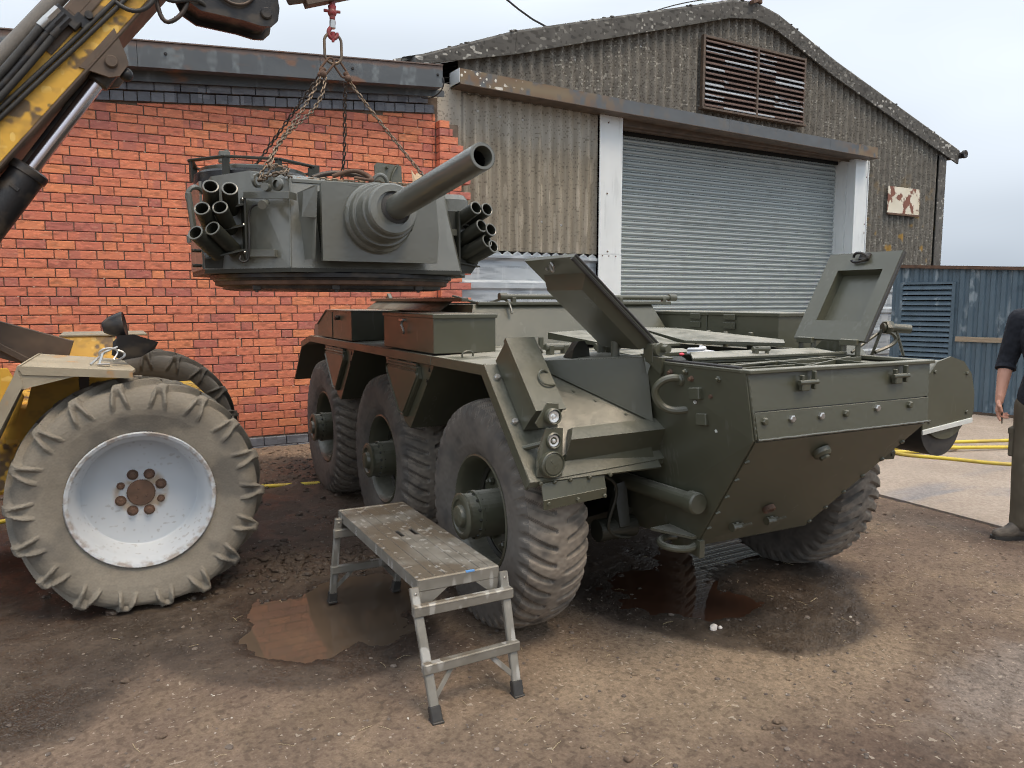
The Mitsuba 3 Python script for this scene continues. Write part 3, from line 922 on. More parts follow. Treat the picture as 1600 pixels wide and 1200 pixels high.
add(barn, 'moss', lump, 'barge', True, kind='stuff')


def roof_slope(sa, za, sb, zb, tlen=16.0):
    n, V, F = 260, [], []
    tt = np.linspace(-0.02, tlen, n)
    for (s, z) in ((sa, za), (sb, zb)):
        for t in tt:
            V.append(B(s, t, z + 0.03 * math.cos(t / 0.146 * 2 * math.pi)))
    for i in range(n - 1):
        F += [[i, i + 1, n + i + 1], [i, n + i + 1, n + i]]
    return tm(V, F)


add(barn, 'roof', [roof_slope(-0.42, 4.40, 5.25, 6.03), roof_slope(5.25, 6.03, 10.9, 4.38)], 'barge', 50)
rg = [corrugated(-0.08, 0.30, 4.24, 4.44, -0.35, 0.11, 0.02)]
eav = []
for i in range(9):
    t = 0.02 + i * 0.15
    eav.append(hull([B(s, t + a, z) for s, z in ((-0.50, 4.36), (-0.05, 4.50)) for a in (0, 0.10)] + [B(s, t + 0.05, z + 0.045) for s, z in ((-0.50, 4.36), (-0.05, 4.50))]))
add(barn, 'eaves_end', eav, 'barge', 20)
add(barn, 'gutter', [tube([B(10.88, t, 4.36 + 0.004 * t) for t in (-0.14, 0.2, 4, 15)], 0.06, 8), lathe([(0.0, 0), (0.075, 0.0), (0.075, 0.05), (0.05, 0.05), (0.0, 0.03)], B(10.93, -0.14, 4.38), -BN, 10)], 'black_paint')
add(barn, 'ridge_cap', [beam(B(5.10, -0.16, 6.02), B(5.32, -0.10, 6.12), 0.07, 0.05), lathe([(0, 0), (0.05, 0), (0.05, 0.10), (0, 0.1)], B(5.32, -0.10, 6.06), (0, 0, 1), 10)], 'rust')
add(barn, 'side_wall', [hull([B(s, t, z) for s in (a, a + 0.02) for t in (0.05, 16) for z in (0, 4.3)]) for a in (-0.14, 10.5)] + [hull([B(s, t, z) for s in (-0.1, 10.5) for t in (15.9, 16) for z in (0, 4.3)])], 'asbestos', False)
# steel canopy beam over the door
zc0, zc1 = 4.155, 4.035
for s0, s1 in ((0.20, 4.60), (4.604, 6.9), (6.904, 8.14)):
    zl = lambda s: zc0 + (s - 0.2) / 7.94 * (zc1 - zc0)
    add(barn, 'canopy_beam', hull([B(s, t, zl(s) + dz) for s in (s0, s1) for t in (-0.262, -0.25) for dz in (0, 0.172)]), 'canopy_steel', False)
add(barn, 'canopy_beam', [hull([B(s, t, zl(s) + dz) for s in (0.20, 8.16) for t in (-0.275, 0.02) for dz in (-0.008, -0.001)]), hull([B(s, t, zl(s) + 0.1 + dz) for s in (0.20, 8.14) for t in (-0.25, 0.02) for dz in (0.05, 0.07)])], 'brown_steel', False)
add(barn, 'canopy_end', hull([B(s, t, z) for s in (0.192, 0.20) for t in (-0.255, 0.0) for z in (4.17, 4.33)]), 'white_metal', False)
add(barn, 'lintel', [hull([B(s, t, z) for s in (2.80, 7.90) for t in (0.0, 0.28) for z in (4.03, 4.12)]), hull([B(s, t, z) for s in (0.3, 8.2) for t in (0.08, 0.1) for z in (4.0, 4.3)])], 'brown_steel', False)
add(barn, 'door_hood', hull([B(s, t, z) for s in (2.80, 7.90) for t in (0.30, 0.6) for z in (3.98, 4.3)]), 'black_void', False)
# door jambs
add(barn, 'door_jamb', [box_ for box_ in (hull([B(s, t, z) for s in (2.41, 2.80) for t in (-0.05, -0.038) for z in (2.262, 4.14)]), hull([B(s, t, z) for s in (2.405, 2.80) for t in (-0.056, -0.044) for z in (0, 2.258)]), hull([B(s, t, z) for s in (2.79, 2.80) for t in (-0.04, 0.36) for z in (0, 4.08)]))], 'white_metal', False)
for z, s in ((4.02, 2.55), (3.08, 2.54), (2.3, 2.56), (2.24, 2.47), (2.24, 2.58), (2.24, 2.7)):
    add(barn, 'bolt', bolt(B(s, -0.054, z), -BN, 0.011, 0.008), 'rust')
add(barn, 'door_jamb', [hull([B(s, t, z) for s in (7.88, 8.20) for t in (-0.05, -0.04) for z in (0, 4.05)]), hull([B(s, t, z) for s in (7.872, 7.88) for t in (-0.05, 0.12) for z in (0, 4.05)]), hull([B(s, t, z) for s in (7.868, 7.878) for t in (0.124, 0.36) for z in (0, 4.05)]), hull([B(s, t, z) for s in (8.205, 8.225) for t in (-0.06, 0.02) for z in (0, 4.02)])], 'white_metal', False)
for z in (3.75, 2.8, 2.95, 2.1):
    add(barn, 'bolt', bolt(B(8.17, -0.05, z), -BN, 0.012, 0.008), 'rust')
# roller shutter: curved interlocking laths
rd = add(barn, 'roller_door', hull([B(s, t, z) for s in (2.6, 8.1) for t in (0.40, 0.42) for z in (0, 4.2)]), 'black_void', False, label='closed blue grey roller shutter door')
LP = 0.0775
prof = [(-0.012, 0.0), (-0.012, 0.009), (0.004, 0.013), (0.0, 0.02), (-0.018, 0.030), (-0.026, 0.044), (-0.022, 0.060), (-0.008, 0.070), (0.006, 0.0745), (0.006, LP)]
for i in range(53):
    z0 = 0.0 + i * LP
    V, F = [], []
    for s in (2.70, 8.0):
        for t, dz in prof:
            V.append(B(s, 0.36 + t + 0.0015 * ((i * 7) % 3 - 1), z0 + dz))
    m = len(prof)
    for j in range(m - 1):
        F += [[j, m + j, m + j + 1], [j, m + j + 1, j + 1]]
    add(rd, 'slat', tm(V, F), 'shutter_metal', 60)
# gable louvre: two framed panels of rusty slats
lv = add(barn, 'louvre', hull([B(s, t, z) for s in (4.24, 6.44) for t in (-0.035, -0.03) for z in (4.43, 5.41)]), 'black_void', False, label='double louvred vent of rusty flaking slats in the gable')
add(lv, 'frame', [beam(B(4.25, -0.06, 4.42), B(4.25, -0.06, 5.42), 0.045, 0.06, BN), beam(B(6.44, -0.06, 4.42), B(6.44, -0.06, 5.42), 0.04, 0.06, BN), beam(B(5.355, -0.075, 4.42), B(5.355, -0.075, 5.42), 0.04, 0.06, BN), beam(B(4.23, -0.06, 5.425), B(6.46, -0.06, 5.425), 0.06, 0.035), beam(B(4.2, -0.08, 4.41), B(6.46, -0.08, 4.41), 0.10, 0.03)], 'brown_steel', False)
for a, b in ((4.275, 5.333), (5.378, 6.418)):
    for i in range(13):
        z = 4.455 + i * 0.0745
        e = R.uniform(-0.004, 0.004)
        add(lv, 'slat', hull([B(s, t, z + dz) for s in (a, b) for t, dz in ((-0.10 + e, 0.0), (-0.097 + e, -0.008), (-0.045, 0.052), (-0.10 + e, 0.012))]), 'vent_slat', False)
add(barn, 'fixing_bolt', [bolt(B(s, -0.03, z), -BN, 0.014, 0.012) for s, z in ((0.55, 3.93), (0.87, 3.9), (1.2, 3.9), (1.49, 2.65), (1.8, 2.62), (9.2, 3.5), (7.2, 4.9), (7.8, 4.7), (3.1, 5.1), (2.0, 4.75))], 'bare_metal')
sg = thing('rusty_sign', 'pale metal plate with rust patches fixed to the corrugated barn wall', 'sign')
add(sg, 'plate', hull([B(s, t, z) for s in (8.79, 9.74) for t in (-0.06, -0.052) for z in (3.19, 3.65)]), 'sign_metal', False)
add(sg, 'batten', hull([B(s, t, z) for s in (8.79, 9.74) for t in (-0.075, -0.04) for z in (3.155, 3.188)]), 'rust', False)

# ------------------------------------------------------------------ blue container on the right
CA = math.radians(-75)
CD, CN, CP = A([math.cos(CA), math.sin(CA), 0]), A([-math.sin(CA), math.cos(CA), 0]), A([8.28, 2.83, 0])


def C(s, t, z):
    return CP + CD * s + CN * t + A([0, 0, z])


cont = thing('storage_container', 'blue grey corrugated steel container with a louvred vent', 'container')


def trap(s0, s1, zl, zh, pitch=0.131):
    prof = [(0, 0), (0.34, 0), (0.47, -0.028), (0.87, -0.028), (1.0, 0)]
    ss, oo = [], []
    k = s0
    while k < s1:
        for u, o in prof[:-1]:
            if k + u * pitch < s1:
                ss.append(k + u * pitch)
                oo.append(o)
        k += pitch
    ss.append(s1)
    oo.append(0)
    V = [C(a, o, zl) for a, o in zip(ss, oo)] + [C(a, o, zh(a)) for a, o in zip(ss, oo)]
    m, F = len(ss), []
    for i in range(m - 1):
        F += [[i, i + 1, m + i + 1], [i, m + i + 1, m + i]]
    return tm(V, F)


ctop = lambda s: 2.06 - 0.048 * s
add(cont, 'side_panel', trap(-1.52, -1.40, 0.02, ctop), 'container_paint', False)
add(cont, 'side_panel', trap(-1.40, -0.65, 1.885, ctop), 'container_paint', False)
add(cont, 'side_panel', trap(-1.40, -0.65, 0.02, lambda s: 0.30), 'container_paint', False)
for a in (-0.65, 0.66, 1.97, 3.28):
    add(cont, 'side_panel', trap(a, a + 1.306, 0.02, ctop), 'container_paint', False)
add(cont, 'body', hull([C(s, t, z) for s in (-1.5, 4.5) for t in (0.06, 2.4) for z in (0.02,)] + [C(s, t, ctop(s) - 0.02) for s in (-1.5, 4.5) for t in (0.06, 2.4)]), 'container_paint', False)
add(cont, 'roof_edge', hull([C(s, t, ctop(s) + dz) for s in (-1.62, 4.6) for t in (-0.07, 0.1) for dz in (-0.01, 0.035)]), 'rust', False)
add(cont, 'base_rail', hull([C(s, t, z) for s in (-1.52, 4.5) for t in (-0.045, 0.02) for z in (0.0, 0.05)]), 'brown_steel', False)
vt = add(cont, 'vent', hull([C(s, t, z) for s in (-1.38, -0.67) for t in (0.03, 0.04) for z in (0.32, 1.87)]), 'black_void', False, label='louvred vent in the container side')
add(vt, 'frame', [hull([C(s, t, z) for s in (a, a + 0.045) for t in (-0.04, 0.0) for z in (0.30, 1.9)]) for a in (-1.405, -0.685)] + [hull([C(s, t, z) for s in (-1.36, -0.685) for t in (-0.04, 0.0) for z in (a, a + 0.035)]) for a in (1.868, 0.30)], 'container_paint', False)
for i in range(20):
    z = 0.345 + i * 0.0762
    add(vt, 'slat', hull([C(s, t, z + dz) for s in (-1.36, -0.686) for t, dz in ((-0.045, 0), (-0.043, 0.01), (-0.01, 0.058), (-0.003, 0.055), (-0.04, -0.004))]), 'container_paint', False)
add(cont, 'batten', hull([C(s, t, z) for s in (-0.60, 0.75) for t in (-0.055, -0.03) for z in (1.045, 1.115)]), 'timber', False, label='weathered timber batten on the container side')

# overhead cables
for pts, lab in (([(2.6, 9.0, 10.2), (4.0, 12.2, 8.7), (5.6, 17.0, 8.6)], None),):
    pass
k = nk('overhead_cable')
scene[k] = mikit.ply(tube(spline([B(1.585, 0.0, 5.10), B(1.25, 0.0, 5.20), B(0.97, 0.0, 5.33), B(-1.5, -0.4, 6.6), B(-6, -1.0, 9.2)], 40), 0.012, 6), 'black_rubber', smooth=60)
labels[k] = {'label': 'thin grey cable rising leftwards from the left roof slope of the barn into the sky', 'category': 'cable'}
k = nk('overhead_cable')
scene[k] = mikit.ply(tube(spline([B(3.4, 0.3, 5.66), B(4.1, 0.5, 5.98), B(4.5, 0.4, 6.10), B(5.05, 0.0, 6.10)], 20), 0.009, 6), 'black_rubber', smooth=60)
labels[k] = {'label': 'thin cable looped along the barn ridge beside the apex', 'category': 'cable'}
# yellow hoses
def hose(pts, label, r=0.019):
    k = nk('hose')
    scene[k] = mikit.ply(tube(spline(pts, 160), r, 8), 'yellow_hose', smooth=60)
    labels[k] = {'label': label, 'category': 'hose'}


hose([(-3.9, 3.0, 0.02), (-2.6, 3.42, 0.02), (-1.645, 3.361, 0.03), (-1.2, 3.24, 0.035), (-0.826, 3.164, 0.04), (-0.2, 3.0, 0.03), (0.4, 3.1, 0.02)], 'yellow hose lying straight on the dirt before the brick wall', 0.018)
hose([(6.9, 1.5, 0.03), (6.1, 1.72, 0.03), (5.5, 1.95, 0.03), (4.9, 2.1, 0.03), (4.5, 2.0, 0.03), (4.7, 1.72, 0.035), (5.15, 1.6, 0.05), (5.40, 1.62, 0.04), (5.22, 1.86, 0.03), (4.85, 1.95, 0.045), (4.55, 1.75, 0.035),
      (4.75, 1.35, 0.03), (4.95, 0.98, 0.03), (5.15, 0.80, 0.03), (5.6, 0.9, 0.03), (6.2, 1.15, 0.03), (5.6, 1.45, 0.05), (5.0, 1.66, 0.06), (4.4, 2.15, 0.03), (3.6, 2.5, 0.03)], 'yellow hose in loose loops on the ground beside the man')

# ------------------------------------------------------------------ six-wheeled armoured vehicle
av = thing('armoured_vehicle', 'dark green six-wheeled armoured vehicle hull without turret, both engine hatches open', 'armoured vehicle')


# --- wheels
def army_tyre():
    nphi, RO, RI = 720, 0.578, 0.285
    prof = []
    hw = 0.155
    for x in np.linspace(-hw, hw, 41):
        u = x / hw
        prof.append((x, RO - 0.030 * abs(u) ** 3.2))
    for a, r, x in ((0.3, 0.520, 0.168), (0.5, 0.485, 0.174), (0.7, 0.44, 0.174), (0.8, 0.40, 0.170), (0.9, 0.36, 0.160), (0.92, 0.352, 0.161), (0.95, 0.33, 0.150), (1, 0.30, 0.132), (1, RI, 0.115)):
        prof.append((x, r))
        prof.insert(0, (-x, r))
    prof = A(prof)
    ph = np.arange(nphi) * 2 * np.pi / nphi
    X = np.repeat(prof[None, :, 0], nphi, 0)
    Rr = np.repeat(prof[None, :, 1], nphi, 0)
    P = np.repeat(ph[:, None], len(prof), 1)
    u = np.clip(X / 0.168, -1, 1)
    side = (u > 0).astype(float)
    f = (P / (2 * np.pi) * 44 + 0.5 * side - 0.95 * np.abs(u) ** 1.5 + 0.03 * np.sin(7 * P)) % 1.0
    wid = 0.10 + 0.13 * np.clip(np.abs(u) - 0.12, 0, 1)
    g = np.clip((wid - np.abs(f - 0.5)) / 0.11 + 0.5, 0, 1)
    g *= np.clip((np.abs(u) - 0.13) / 0.08, 0, 1) * np.clip((Rr - 0.495) / 0.03, 0, 1)
    wear = 0.75 + 0.5 * meshkit.noise(np.stack([P * 9, X * 30, X * 0], -1), 3)
    Rr = Rr - 0.019 * g * wear
    X = X * (1 - 0.035 * g * (np.abs(u) > 0.9))
    v = np.stack([X, Rr * np.sin(P), Rr * np.cos(P)], -1)
    # a little flat where it stands
    k = v[..., 2] < -0.555
    v[..., 2] = np.where(k, -0.555 - (np.abs(v[..., 2]) - 0.555) * 0.35, v[..., 2])
    m = len(prof)
    i, j = np.meshgrid(np.arange(nphi), np.arange(m - 1), indexing='ij')
    a, b = i * m + j, ((i + 1) % nphi) * m + j
    F = np.stack([a, a + 1, b + 1, b], -1).reshape(-1, 4)
    return tm(v.reshape(-1, 3), np.vstack([F[:, [0, 2, 1]], F[:, [0, 3, 2]]]))


OX = A([-1.0, 0, 0])          # outboard direction of a left-hand wheel
ty = mikit.ply(army_tyre(), 'army_tyre', smooth=True)
rimp = [(0.30, 0.128), (0.302, 0.138), (0.292, 0.142), (0.282, 0.130), (0.268, 0.105), (0.262, 0.05), (0.255, 0.01), (0.235, -0.005), (0.15, 0.0), (0.13, 0.012), (0.10, 0.012)]
rim = mikit.ply(lathe(rimp, (0, 0, 0), OX, 48), 'army_green', smooth=40)
hubp = [(0.118, 0.0), (0.118, 0.155), (0.122, 0.158), (0.122, 0.176), (0.110, 0.178), (0.108, 0.222), (0.114, 0.226), (0.116, 0.238), (0.104, 0.246), (0.086, 0.246), (0.080, 0.236), (0.068, 0.232), (0.058, 0.236), (0.052, 0.258), (0.040, 0.264), (0, 0.264)]
hub = mikit.ply(lathe(hubp, (0, 0, 0), OX, 40), 'army_green', smooth=35)
fl = mikit.ply(cat([bolt(A([-0.158, 0.112 * math.cos(a), 0.112 * math.sin(a)]), (-1, 0, 0), 0.009, 0.030) for a in np.arange(14) * 2 * np.pi / 14]), 'dark_green', smooth=20)
nut = mikit.ply(cat([bolt((0, 0, 0), OX, 0.019, 0.022), cyl((0, 0, 0), (-0.034, 0, 0), 0.012, 0.010, 10, 0.003)]), 'army_green', smooth=25)
ring = mikit.ply(lathe([(0.235, 0.0), (0.255, 0.004), (0.262, 0.012), (0.252, 0.018), (0.235, 0.006)], (0, 0, 0), OX, 44), 'dark_green', smooth=40)


def wheel(cx, cy, cz, side, nuts=True, yaw=0.0, spin=0.0):
    w = nk(av + '__wheel')
    M = T().translate([cx, cy, cz]).rotate([0, 0, 1], yaw + (180 if side > 0 else 0)).rotate([1, 0, 0], spin)
    for name, d in (('tyre', ty), ('rim', rim), ('hub', hub), ('flange_bolts', fl), ('lock_ring', ring)):
        scene[nk(f'{w}__{name}')] = {**d, 'to_world': M}
    if nuts:
        for k in range(10):
            a = k * 2 * math.pi / 10 + 0.2
            scene[nk(f'{w}__nut')] = {**nut, 'to_world': M @ T().translate([-0.008, 0.175 * math.cos(a), 0.175 * math.sin(a)])}


for i in range(3):
    wheel(-1.0, 1.524 * i, 0.565, -1, spin=17 * i)
wheel(1.02, 0.0, 0.565, 1, False, spin=8)
for i in (1, 2):
    wheel(1.02, 1.524 * i, 0.565, 1, False, spin=30 * i)

# --- hull
WD = lambda s: 1.0 if s < 0 else 1.085
nose = [(s * a * WD(s), y, z) for s in (-1, 1) for a, y, z in ((0.54, -1.185, 1.335), (0.51, -1.212, 1.078), (0.345, -0.71, 0.487), (0.54, -0.56, 1.335), (0.36, -0.2, 0.47))]
body = [(s * a * WD(s), y, z) for s in (-1, 1) for a, y, z in ((0.54, -0.6, 1.325), (0.36, -0.25, 0.47), (0.54, 3.45, 1.30), (0.40, 3.3, 0.5))]
hm = man(hull(nose)) + man(hull(body))
hm = hm - man(box((-0.475, -1.12, 1.22), (0.475, 0.2, 1.6), 0))
me = hm.to_mesh()
add(av, 'hull', tm(me.vert_properties[:, :3], me.tri_verts), 'army_green', False)
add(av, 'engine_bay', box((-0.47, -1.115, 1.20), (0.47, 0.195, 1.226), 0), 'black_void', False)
# nose plates: rim, upper plate, strip below the seam, belly plate
yt = lambda z: -1.185 - (1.335 - z) / (1.335 - 1.078) * 0.027
hx = lambda z: 0.54 - (1.335 - z) / (1.335 - 1.078) * 0.03


def nosepl(z0, z1, dy, inset=0.006):
    return slab([(-hx(z0) + inset, yt(z0), z0), (1.085 * hx(z0) - inset, yt(z0), z0), (1.085 * hx(z1) - inset, yt(z1), z1), (-hx(z1) + inset, yt(z1), z1)], (0, -dy, 0))


add(av, 'nose_plate', nosepl(1.196, 1.350, 0.012), 'army_green', False)
add(av, 'nose_strip', nosepl(1.084, 1.190, 0.016), 'army_green', False)
add(av, 'weld_bead', [tube([(x, -1.226 - 0.004 * R.random(), 1.081 + 0.002 * R.random()) for x in np.linspace(-0.505, 0.55, 90)], 0.005, 6)], 'turret_green', 60)
for s in (-1, 1):
    add(av, 'edge_weld', [tube([(s * WD(s) * (hx(z) - 0.004), yt(z) - 0.006 - 0.003 * R.random(), z) for z in np.linspace(1.085, 1.35, 40)], 0.006, 6)], 'army_green', 60)
    side = [(s * 0.542, -1.19, 1.352), (s * 0.512, -1.214, 1.078), (s * 0.347, -0.712, 0.487), (s * 0.362, -0.2, 0.472), (s * 0.542, -0.56, 1.352)]
    add(av, 'side_plate', hull([A(p) * A([WD(s), 1, 1]) + A([s * o, 0, 0]) for p in side for o in (0.0, 0.008)]), 'army_green', False)
blv = A([0, -0.591, 0.502])
bn = unit(np.cross((1, 0, 0), blv))
bn = bn if bn[1] < 0 else -bn
add(av, 'belly_plate', slab([(-0.345, -0.71, 0.487), (0.372, -0.71, 0.487), (0.548, -1.209, 1.074), (-0.506, -1.209, 1.074)], bn * 0.006), 'army_green', False)


def onbelly(x, f):
    """point on the sloping belly plate, f from 0 at the bottom edge to 1 at the break"""
    return A([x, -0.71 - f * 0.499, 0.487 + f * 0.587]) + bn * 0.006


def BB(name, ms, m='army_green', smooth=30, label=None):
    return add(av, name, ms, m, smooth, label)


BB('plug', lathe([(0, 0), (0.042, 0), (0.040, 0.02), (0.030, 0.032), (0.030, 0.03), (0, 0.03)], onbelly(-0.05, 0.86), bn, 20))
BB('bolt', bolt(onbelly(-0.05, 0.86) + bn * 0.028, bn, 0.022, 0.018))
BB('plug', cat([lathe([(0, 0), (0.030, 0), (0.030, 0.022), (0.020, 0.024), (0.016, 0.010), (0, 0.010)], onbelly(-0.07, 0.33), bn, 18)]), 'rust', label='bare brown brass drain plug')
for x, f in ((-0.20, 0.20), (0.02, 0.20)):
    o = onbelly(x, f)
    bu = unit(blv)
    BB('drain_cock', [cyl(o + A([-0.035, 0, 0]) + bn * 0.018, o + A([0.035, 0, 0]) + bn * 0.018, 0.014, n=12, b=0.003), beam(o + bn * 0.018 + A([0.01, 0, 0]), o + bn * 0.03 + A([0.045, 0, 0]) + bu * 0.045, 0.008, 0.012), cyl(o, o + bn * 0.03, 0.012, n=10), cyl(o + A([-0.04, 0, 0]) + bn * 0.018, o + A([-0.028, 0, 0]) + bn * 0.018, 0.02, n=12), cyl(o + A([0.0, 0, 0]) - bu * 0.02, o - bu * 0.02 + bn * 0.02, 0.007, n=8)])
for f in (0.05, 0.2, 0.36, 0.52, 0.68, 0.84):
    for s in (-1, 1):
        BB('bolt', bolt(onbelly(s * WD(s) * (0.335 + f * 0.158), f), bn, 0.012, 0.009))
for x in (-0.47, -0.32, -0.15, 0.0, 0.20, 0.42):
    z = 1.135 + 0.01 * (x > 0)
    BB('bolt', [bolt((x, yt(z) - 0.016, z + 0.02), (0, -1, 0), 0.016, 0.012)], 'bare_metal' if x in (-0.32, -0.15, 0.20) else 'army_green')
# fittings on the side of the nose


def onside(y, z):
    f = (z - 0.487) / (1.352 - 0.487)
    return A([-(0.347 + f * 0.195) - 0.010, y, z])


sn = A([-1.0, 0, -0.15])
sn /= np.linalg.norm(sn)
hook = spline([onside(-0.80, 1.285), onside(-0.775, 1.290) + A([-0.055, 0, 0]), onside(-0.735, 1.24) + A([-0.10, 0, 0]), onside(-0.75, 1.165) + A([-0.085, 0, 0]), onside(-0.80, 1.15) + A([-0.03, 0, 0]), onside(-0.815, 1.155) + A([-0.005, 0, 0])], 26)
BB('tow_eye', [tube(hook, 0.017, 10)] + [lathe([(0, 0), (0.028, 0), (0.028, 0.008), (0.024, 0.010), (0.026, 0.016), (0.02, 0.022), (0, 0.022)], onside(-0.80, 1.285), sn, 14)])
for y, z, m in ((-0.74, 1.315, 'rust'), (-0.84, 1.325, 'army_green'), (-0.875, 1.298, 'rust'), (-1.04, 1.31, 'army_green'), (-0.99, 1.235, 'rust'), (-0.89, 1.2, 'tape_white'), (-1.0, 1.09, 'tape_white'), (-1.03, 1.055, 'army_green')):
    BB('bolt', [bolt(onside(y, z), sn, 0.014, 0.010), cyl(onside(y, z), onside(y, z) + sn * 0.022, 0.008, n=10)], m)
for y, z in ((-0.905, 1.238), (-0.925, 1.128)):
    BB('bracket', [obox(onside(y, z) + sn * 0.012, frame_of((0, -1, 0.1)), (0.022, 0.026, 0.032), 0.004), cyl(onside(y - 0.03, z) + sn * 0.02, onside(y + 0.03, z) + sn * 0.02, 0.012, n=10)])
sh = spline([(-0.365, -0.60, 0.50), (-0.44, -0.575, 0.495), (-0.49, -0.63, 0.49), (-0.475, -0.70, 0.487), (-0.42, -0.735, 0.487), (-0.37, -0.72, 0.49)], 24)
BB('tow_shackle', [tube(sh, 0.017, 10), slab([(-0.37, -0.56, 0.46), (-0.37, -0.76, 0.44), (-0.37, -0.76, 0.52), (-0.37, -0.56, 0.56)], (0.03, 0, 0)), slab([(-0.50, -0.56, 0.54), (-0.37, -0.56, 0.545), (-0.37, -0.74, 0.53), (-0.40, -0.74, 0.53)], (0, 0, 0.012))])
BB('exhaust_tube', [cyl((-0.46, 0.35, 0.72), (-0.475, -0.83, 0.735), 0.040, n=22), lathe([(0.0, 0), (0.046, 0), (0.050, 0.006), (0.050, 0.055), (0.044, 0.064), (0, 0.066)], (-0.474, -0.80, 0.735), (-0.012, -1, 0.012), 24)])
# engine-deck rim, guide vanes and cover plates
RIM = 1.352
rimb = [beam((-0.548, -1.19, RIM), (0.60, -1.19, RIM), 0.05, 0.016), beam((-0.53, -1.17, RIM), (-0.53, -0.56, RIM), 0.045, 0.016), beam((0.575, -1.17, RIM), (0.575, -0.56, RIM), 0.045, 0.016)]
for x in (-0.235, 0.345):
    BB('rim_clip', [beam((x - 0.035, -1.222, 1.33), (x - 0.035, -1.222, 1.275), 0.012, 0.02), beam((x + 0.035, -1.222, 1.345), (x + 0.035, -1.222, 1.27), 0.012, 0.022), cyl((x - 0.055, -1.228, 1.30), (x + 0.05, -1.228, 1.30), 0.010, n=10), obox((x - 0.02, -1.222, 1.285), np.eye(3), (0.022, 0.012, 0.02), 0.004)])
BB('deck_rim', rimb)
BB('rubber_seal', [beam((-0.535, -1.15, RIM + 0.012), (-0.535, -0.68, RIM + 0.012), 0.024, 0.012)], 'black_rubber')
vane = [beam((-0.47, -0.92, 1.30), (0.47, -0.92, 1.30), 0.008, 0.12, b=0.001), beam((-0.42, -0.98, 1.355), (0.47, -0.80, 1.355), 0.02, 0.008, b=0.001), beam((-0.45, -1.06, 1.30), (0.10, -1.02, 1.30), 0.008, 0.11, b=0.001)]
vane += [beam((x, -1.17, 1.30), (x + 0.05, -0.83, 1.30), 0.008, 0.12, b=0.001) for x in (-0.12, 0.2)] + [beam((-0.2, -1.17, 1.33), (0.47, -0.86, 1.33), 0.008, 0.06, b=0.001)]
BB('vane', vane)
BB('deck_cover', [slab([(-0.47, -0.80, 1.355), (0.49, -0.82, 1.355), (0.49, -0.62, 1.375), (-0.30, -0.58, 1.375)], (0, 0, 0.012)), beam((-0.47, -0.80, 1.372), (0.49, -0.82, 1.372), 0.012, 0.014)])
BB('deck_cover', [hull([(-0.30, 0.02, 1.385), (0.18, 0.06, 1.385), (0.24, 0.58, 1.46), (-0.40, 0.58, 1.44), (-0.30, 0.02, 1.372), (0.18, 0.06, 1.372), (0.24, 0.58, 1.40), (-0.4, 0.58, 1.40)])], label='raised louvre cover over the engine bay')
BB('deck_cover', [hull([(0.22, 0.07, 1.40), (0.52, -0.40, 1.40), (0.62, -0.30, 1.412), (0.60, 0.60, 1.45), (0.26, 0.58, 1.46), (0.22, 0.07, 1.385), (0.52, -0.40, 1.385), (0.62, -0.30, 1.39), (0.6, 0.6, 1.40), (0.26, 0.58, 1.40)])])
BB('deck_cover', [hull([(-0.36, -0.20, 1.352), (0.10, -0.14, 1.352), (0.16, 0.02, 1.36), (-0.36, 0.0, 1.362), (-0.36, -0.20, 1.335), (0.1, -0.14, 1.335), (0.16, 0.02, 1.345), (-0.36, 0.0, 1.345)])])
BB('filler_cap', [lathe([(0, 0), (0.05, 0), (0.055, 0.03), (0.03, 0.045), (0, 0.045)], (x, y, 1.30), (0, 0, 1), 18) for x, y in ((-0.40, -0.42), (-0.28, -0.36), (-0.17, -0.32))], 'dark_green')
BB('hose_coil', [tube([(0.03 + 0.042 * math.cos(a), -0.25 + 0.042 * math.sin(a), 1.345 + a * 0.0028) for a in np.linspace(0, 13, 80)], 0.0095, 8), tube(spline([(0.07, -0.25, 1.36), (0.16, -0.27, 1.345), (0.26, -0.24, 1.32)], 14), 0.011, 8)], 'pale_plastic', 60, label='white ribbed hose in the engine bay')
BB('lifting_ring', [cyl((-0.02, -0.70, 1.40), (0.07, -0.72, 1.40), 0.012, n=10), cyl((0.0, -0.70, 1.375), (0.0, -0.70, 1.41), 0.016, n=10), cyl((0.06, -0.715, 1.375), (0.06, -0.715, 1.405), 0.010, n=8)])
BB('rag', [trimesh.creation.icosphere(subdivisions=2, radius=0.010).apply_scale([1.3, 1, 0.7]).apply_translation((-0.42, -0.66, 1.385))], 'red_rag')

# engine hatches, both thrown open
def hatch(s, y0, y1, hx_, hz, tx, tz, pan_out):
    """plate hinged along Y at (hx_, hz), its free edge at (tx, tz); returns frame"""
    o = A([hx_, y0, hz])
    u = A([0, y1 - y0, 0])
    v = A([tx - hx_, 0, tz - hz])
    return o, u, v, unit(np.cross(u, v))


o, u, v, n = hatch(-1, -0.62, -0.19, -0.52, 1.415, -0.985, 1.815, 1)
if n[2] > 0:
    n = -n
L, W = np.linalg.norm(v), np.linalg.norm(u)
uh, vh = unit(u), unit(v)
P_ = lambda a, b, c=0.0: o + uh * a + vh * b + n * c
h1 = BB('engine_hatch', [hull([P_(a, b, c) for a in (0, W) for b in (0, L) for c in (0, -0.018)])], label='left engine hatch seen from below')
add(h1, 'inner_panel', hull([P_(a, b, 0.0) for a in (0.02, W - 0.05) for b in (0.02, L - 0.10)] + [P_(a, b, 0.055) for a in (0.05, W - 0.08) for b in (0.05, L - 0.15)]), 'army_green', False)
add(h1, 'seal', [tube([P_(0.008, 0.0, 0.006), P_(0.008, L, 0.006)], 0.008, 8), tube([P_(0.0, 0.0, -0.012), P_(0.0, L, -0.012)], 0.006, 8)], 'black_rubber')
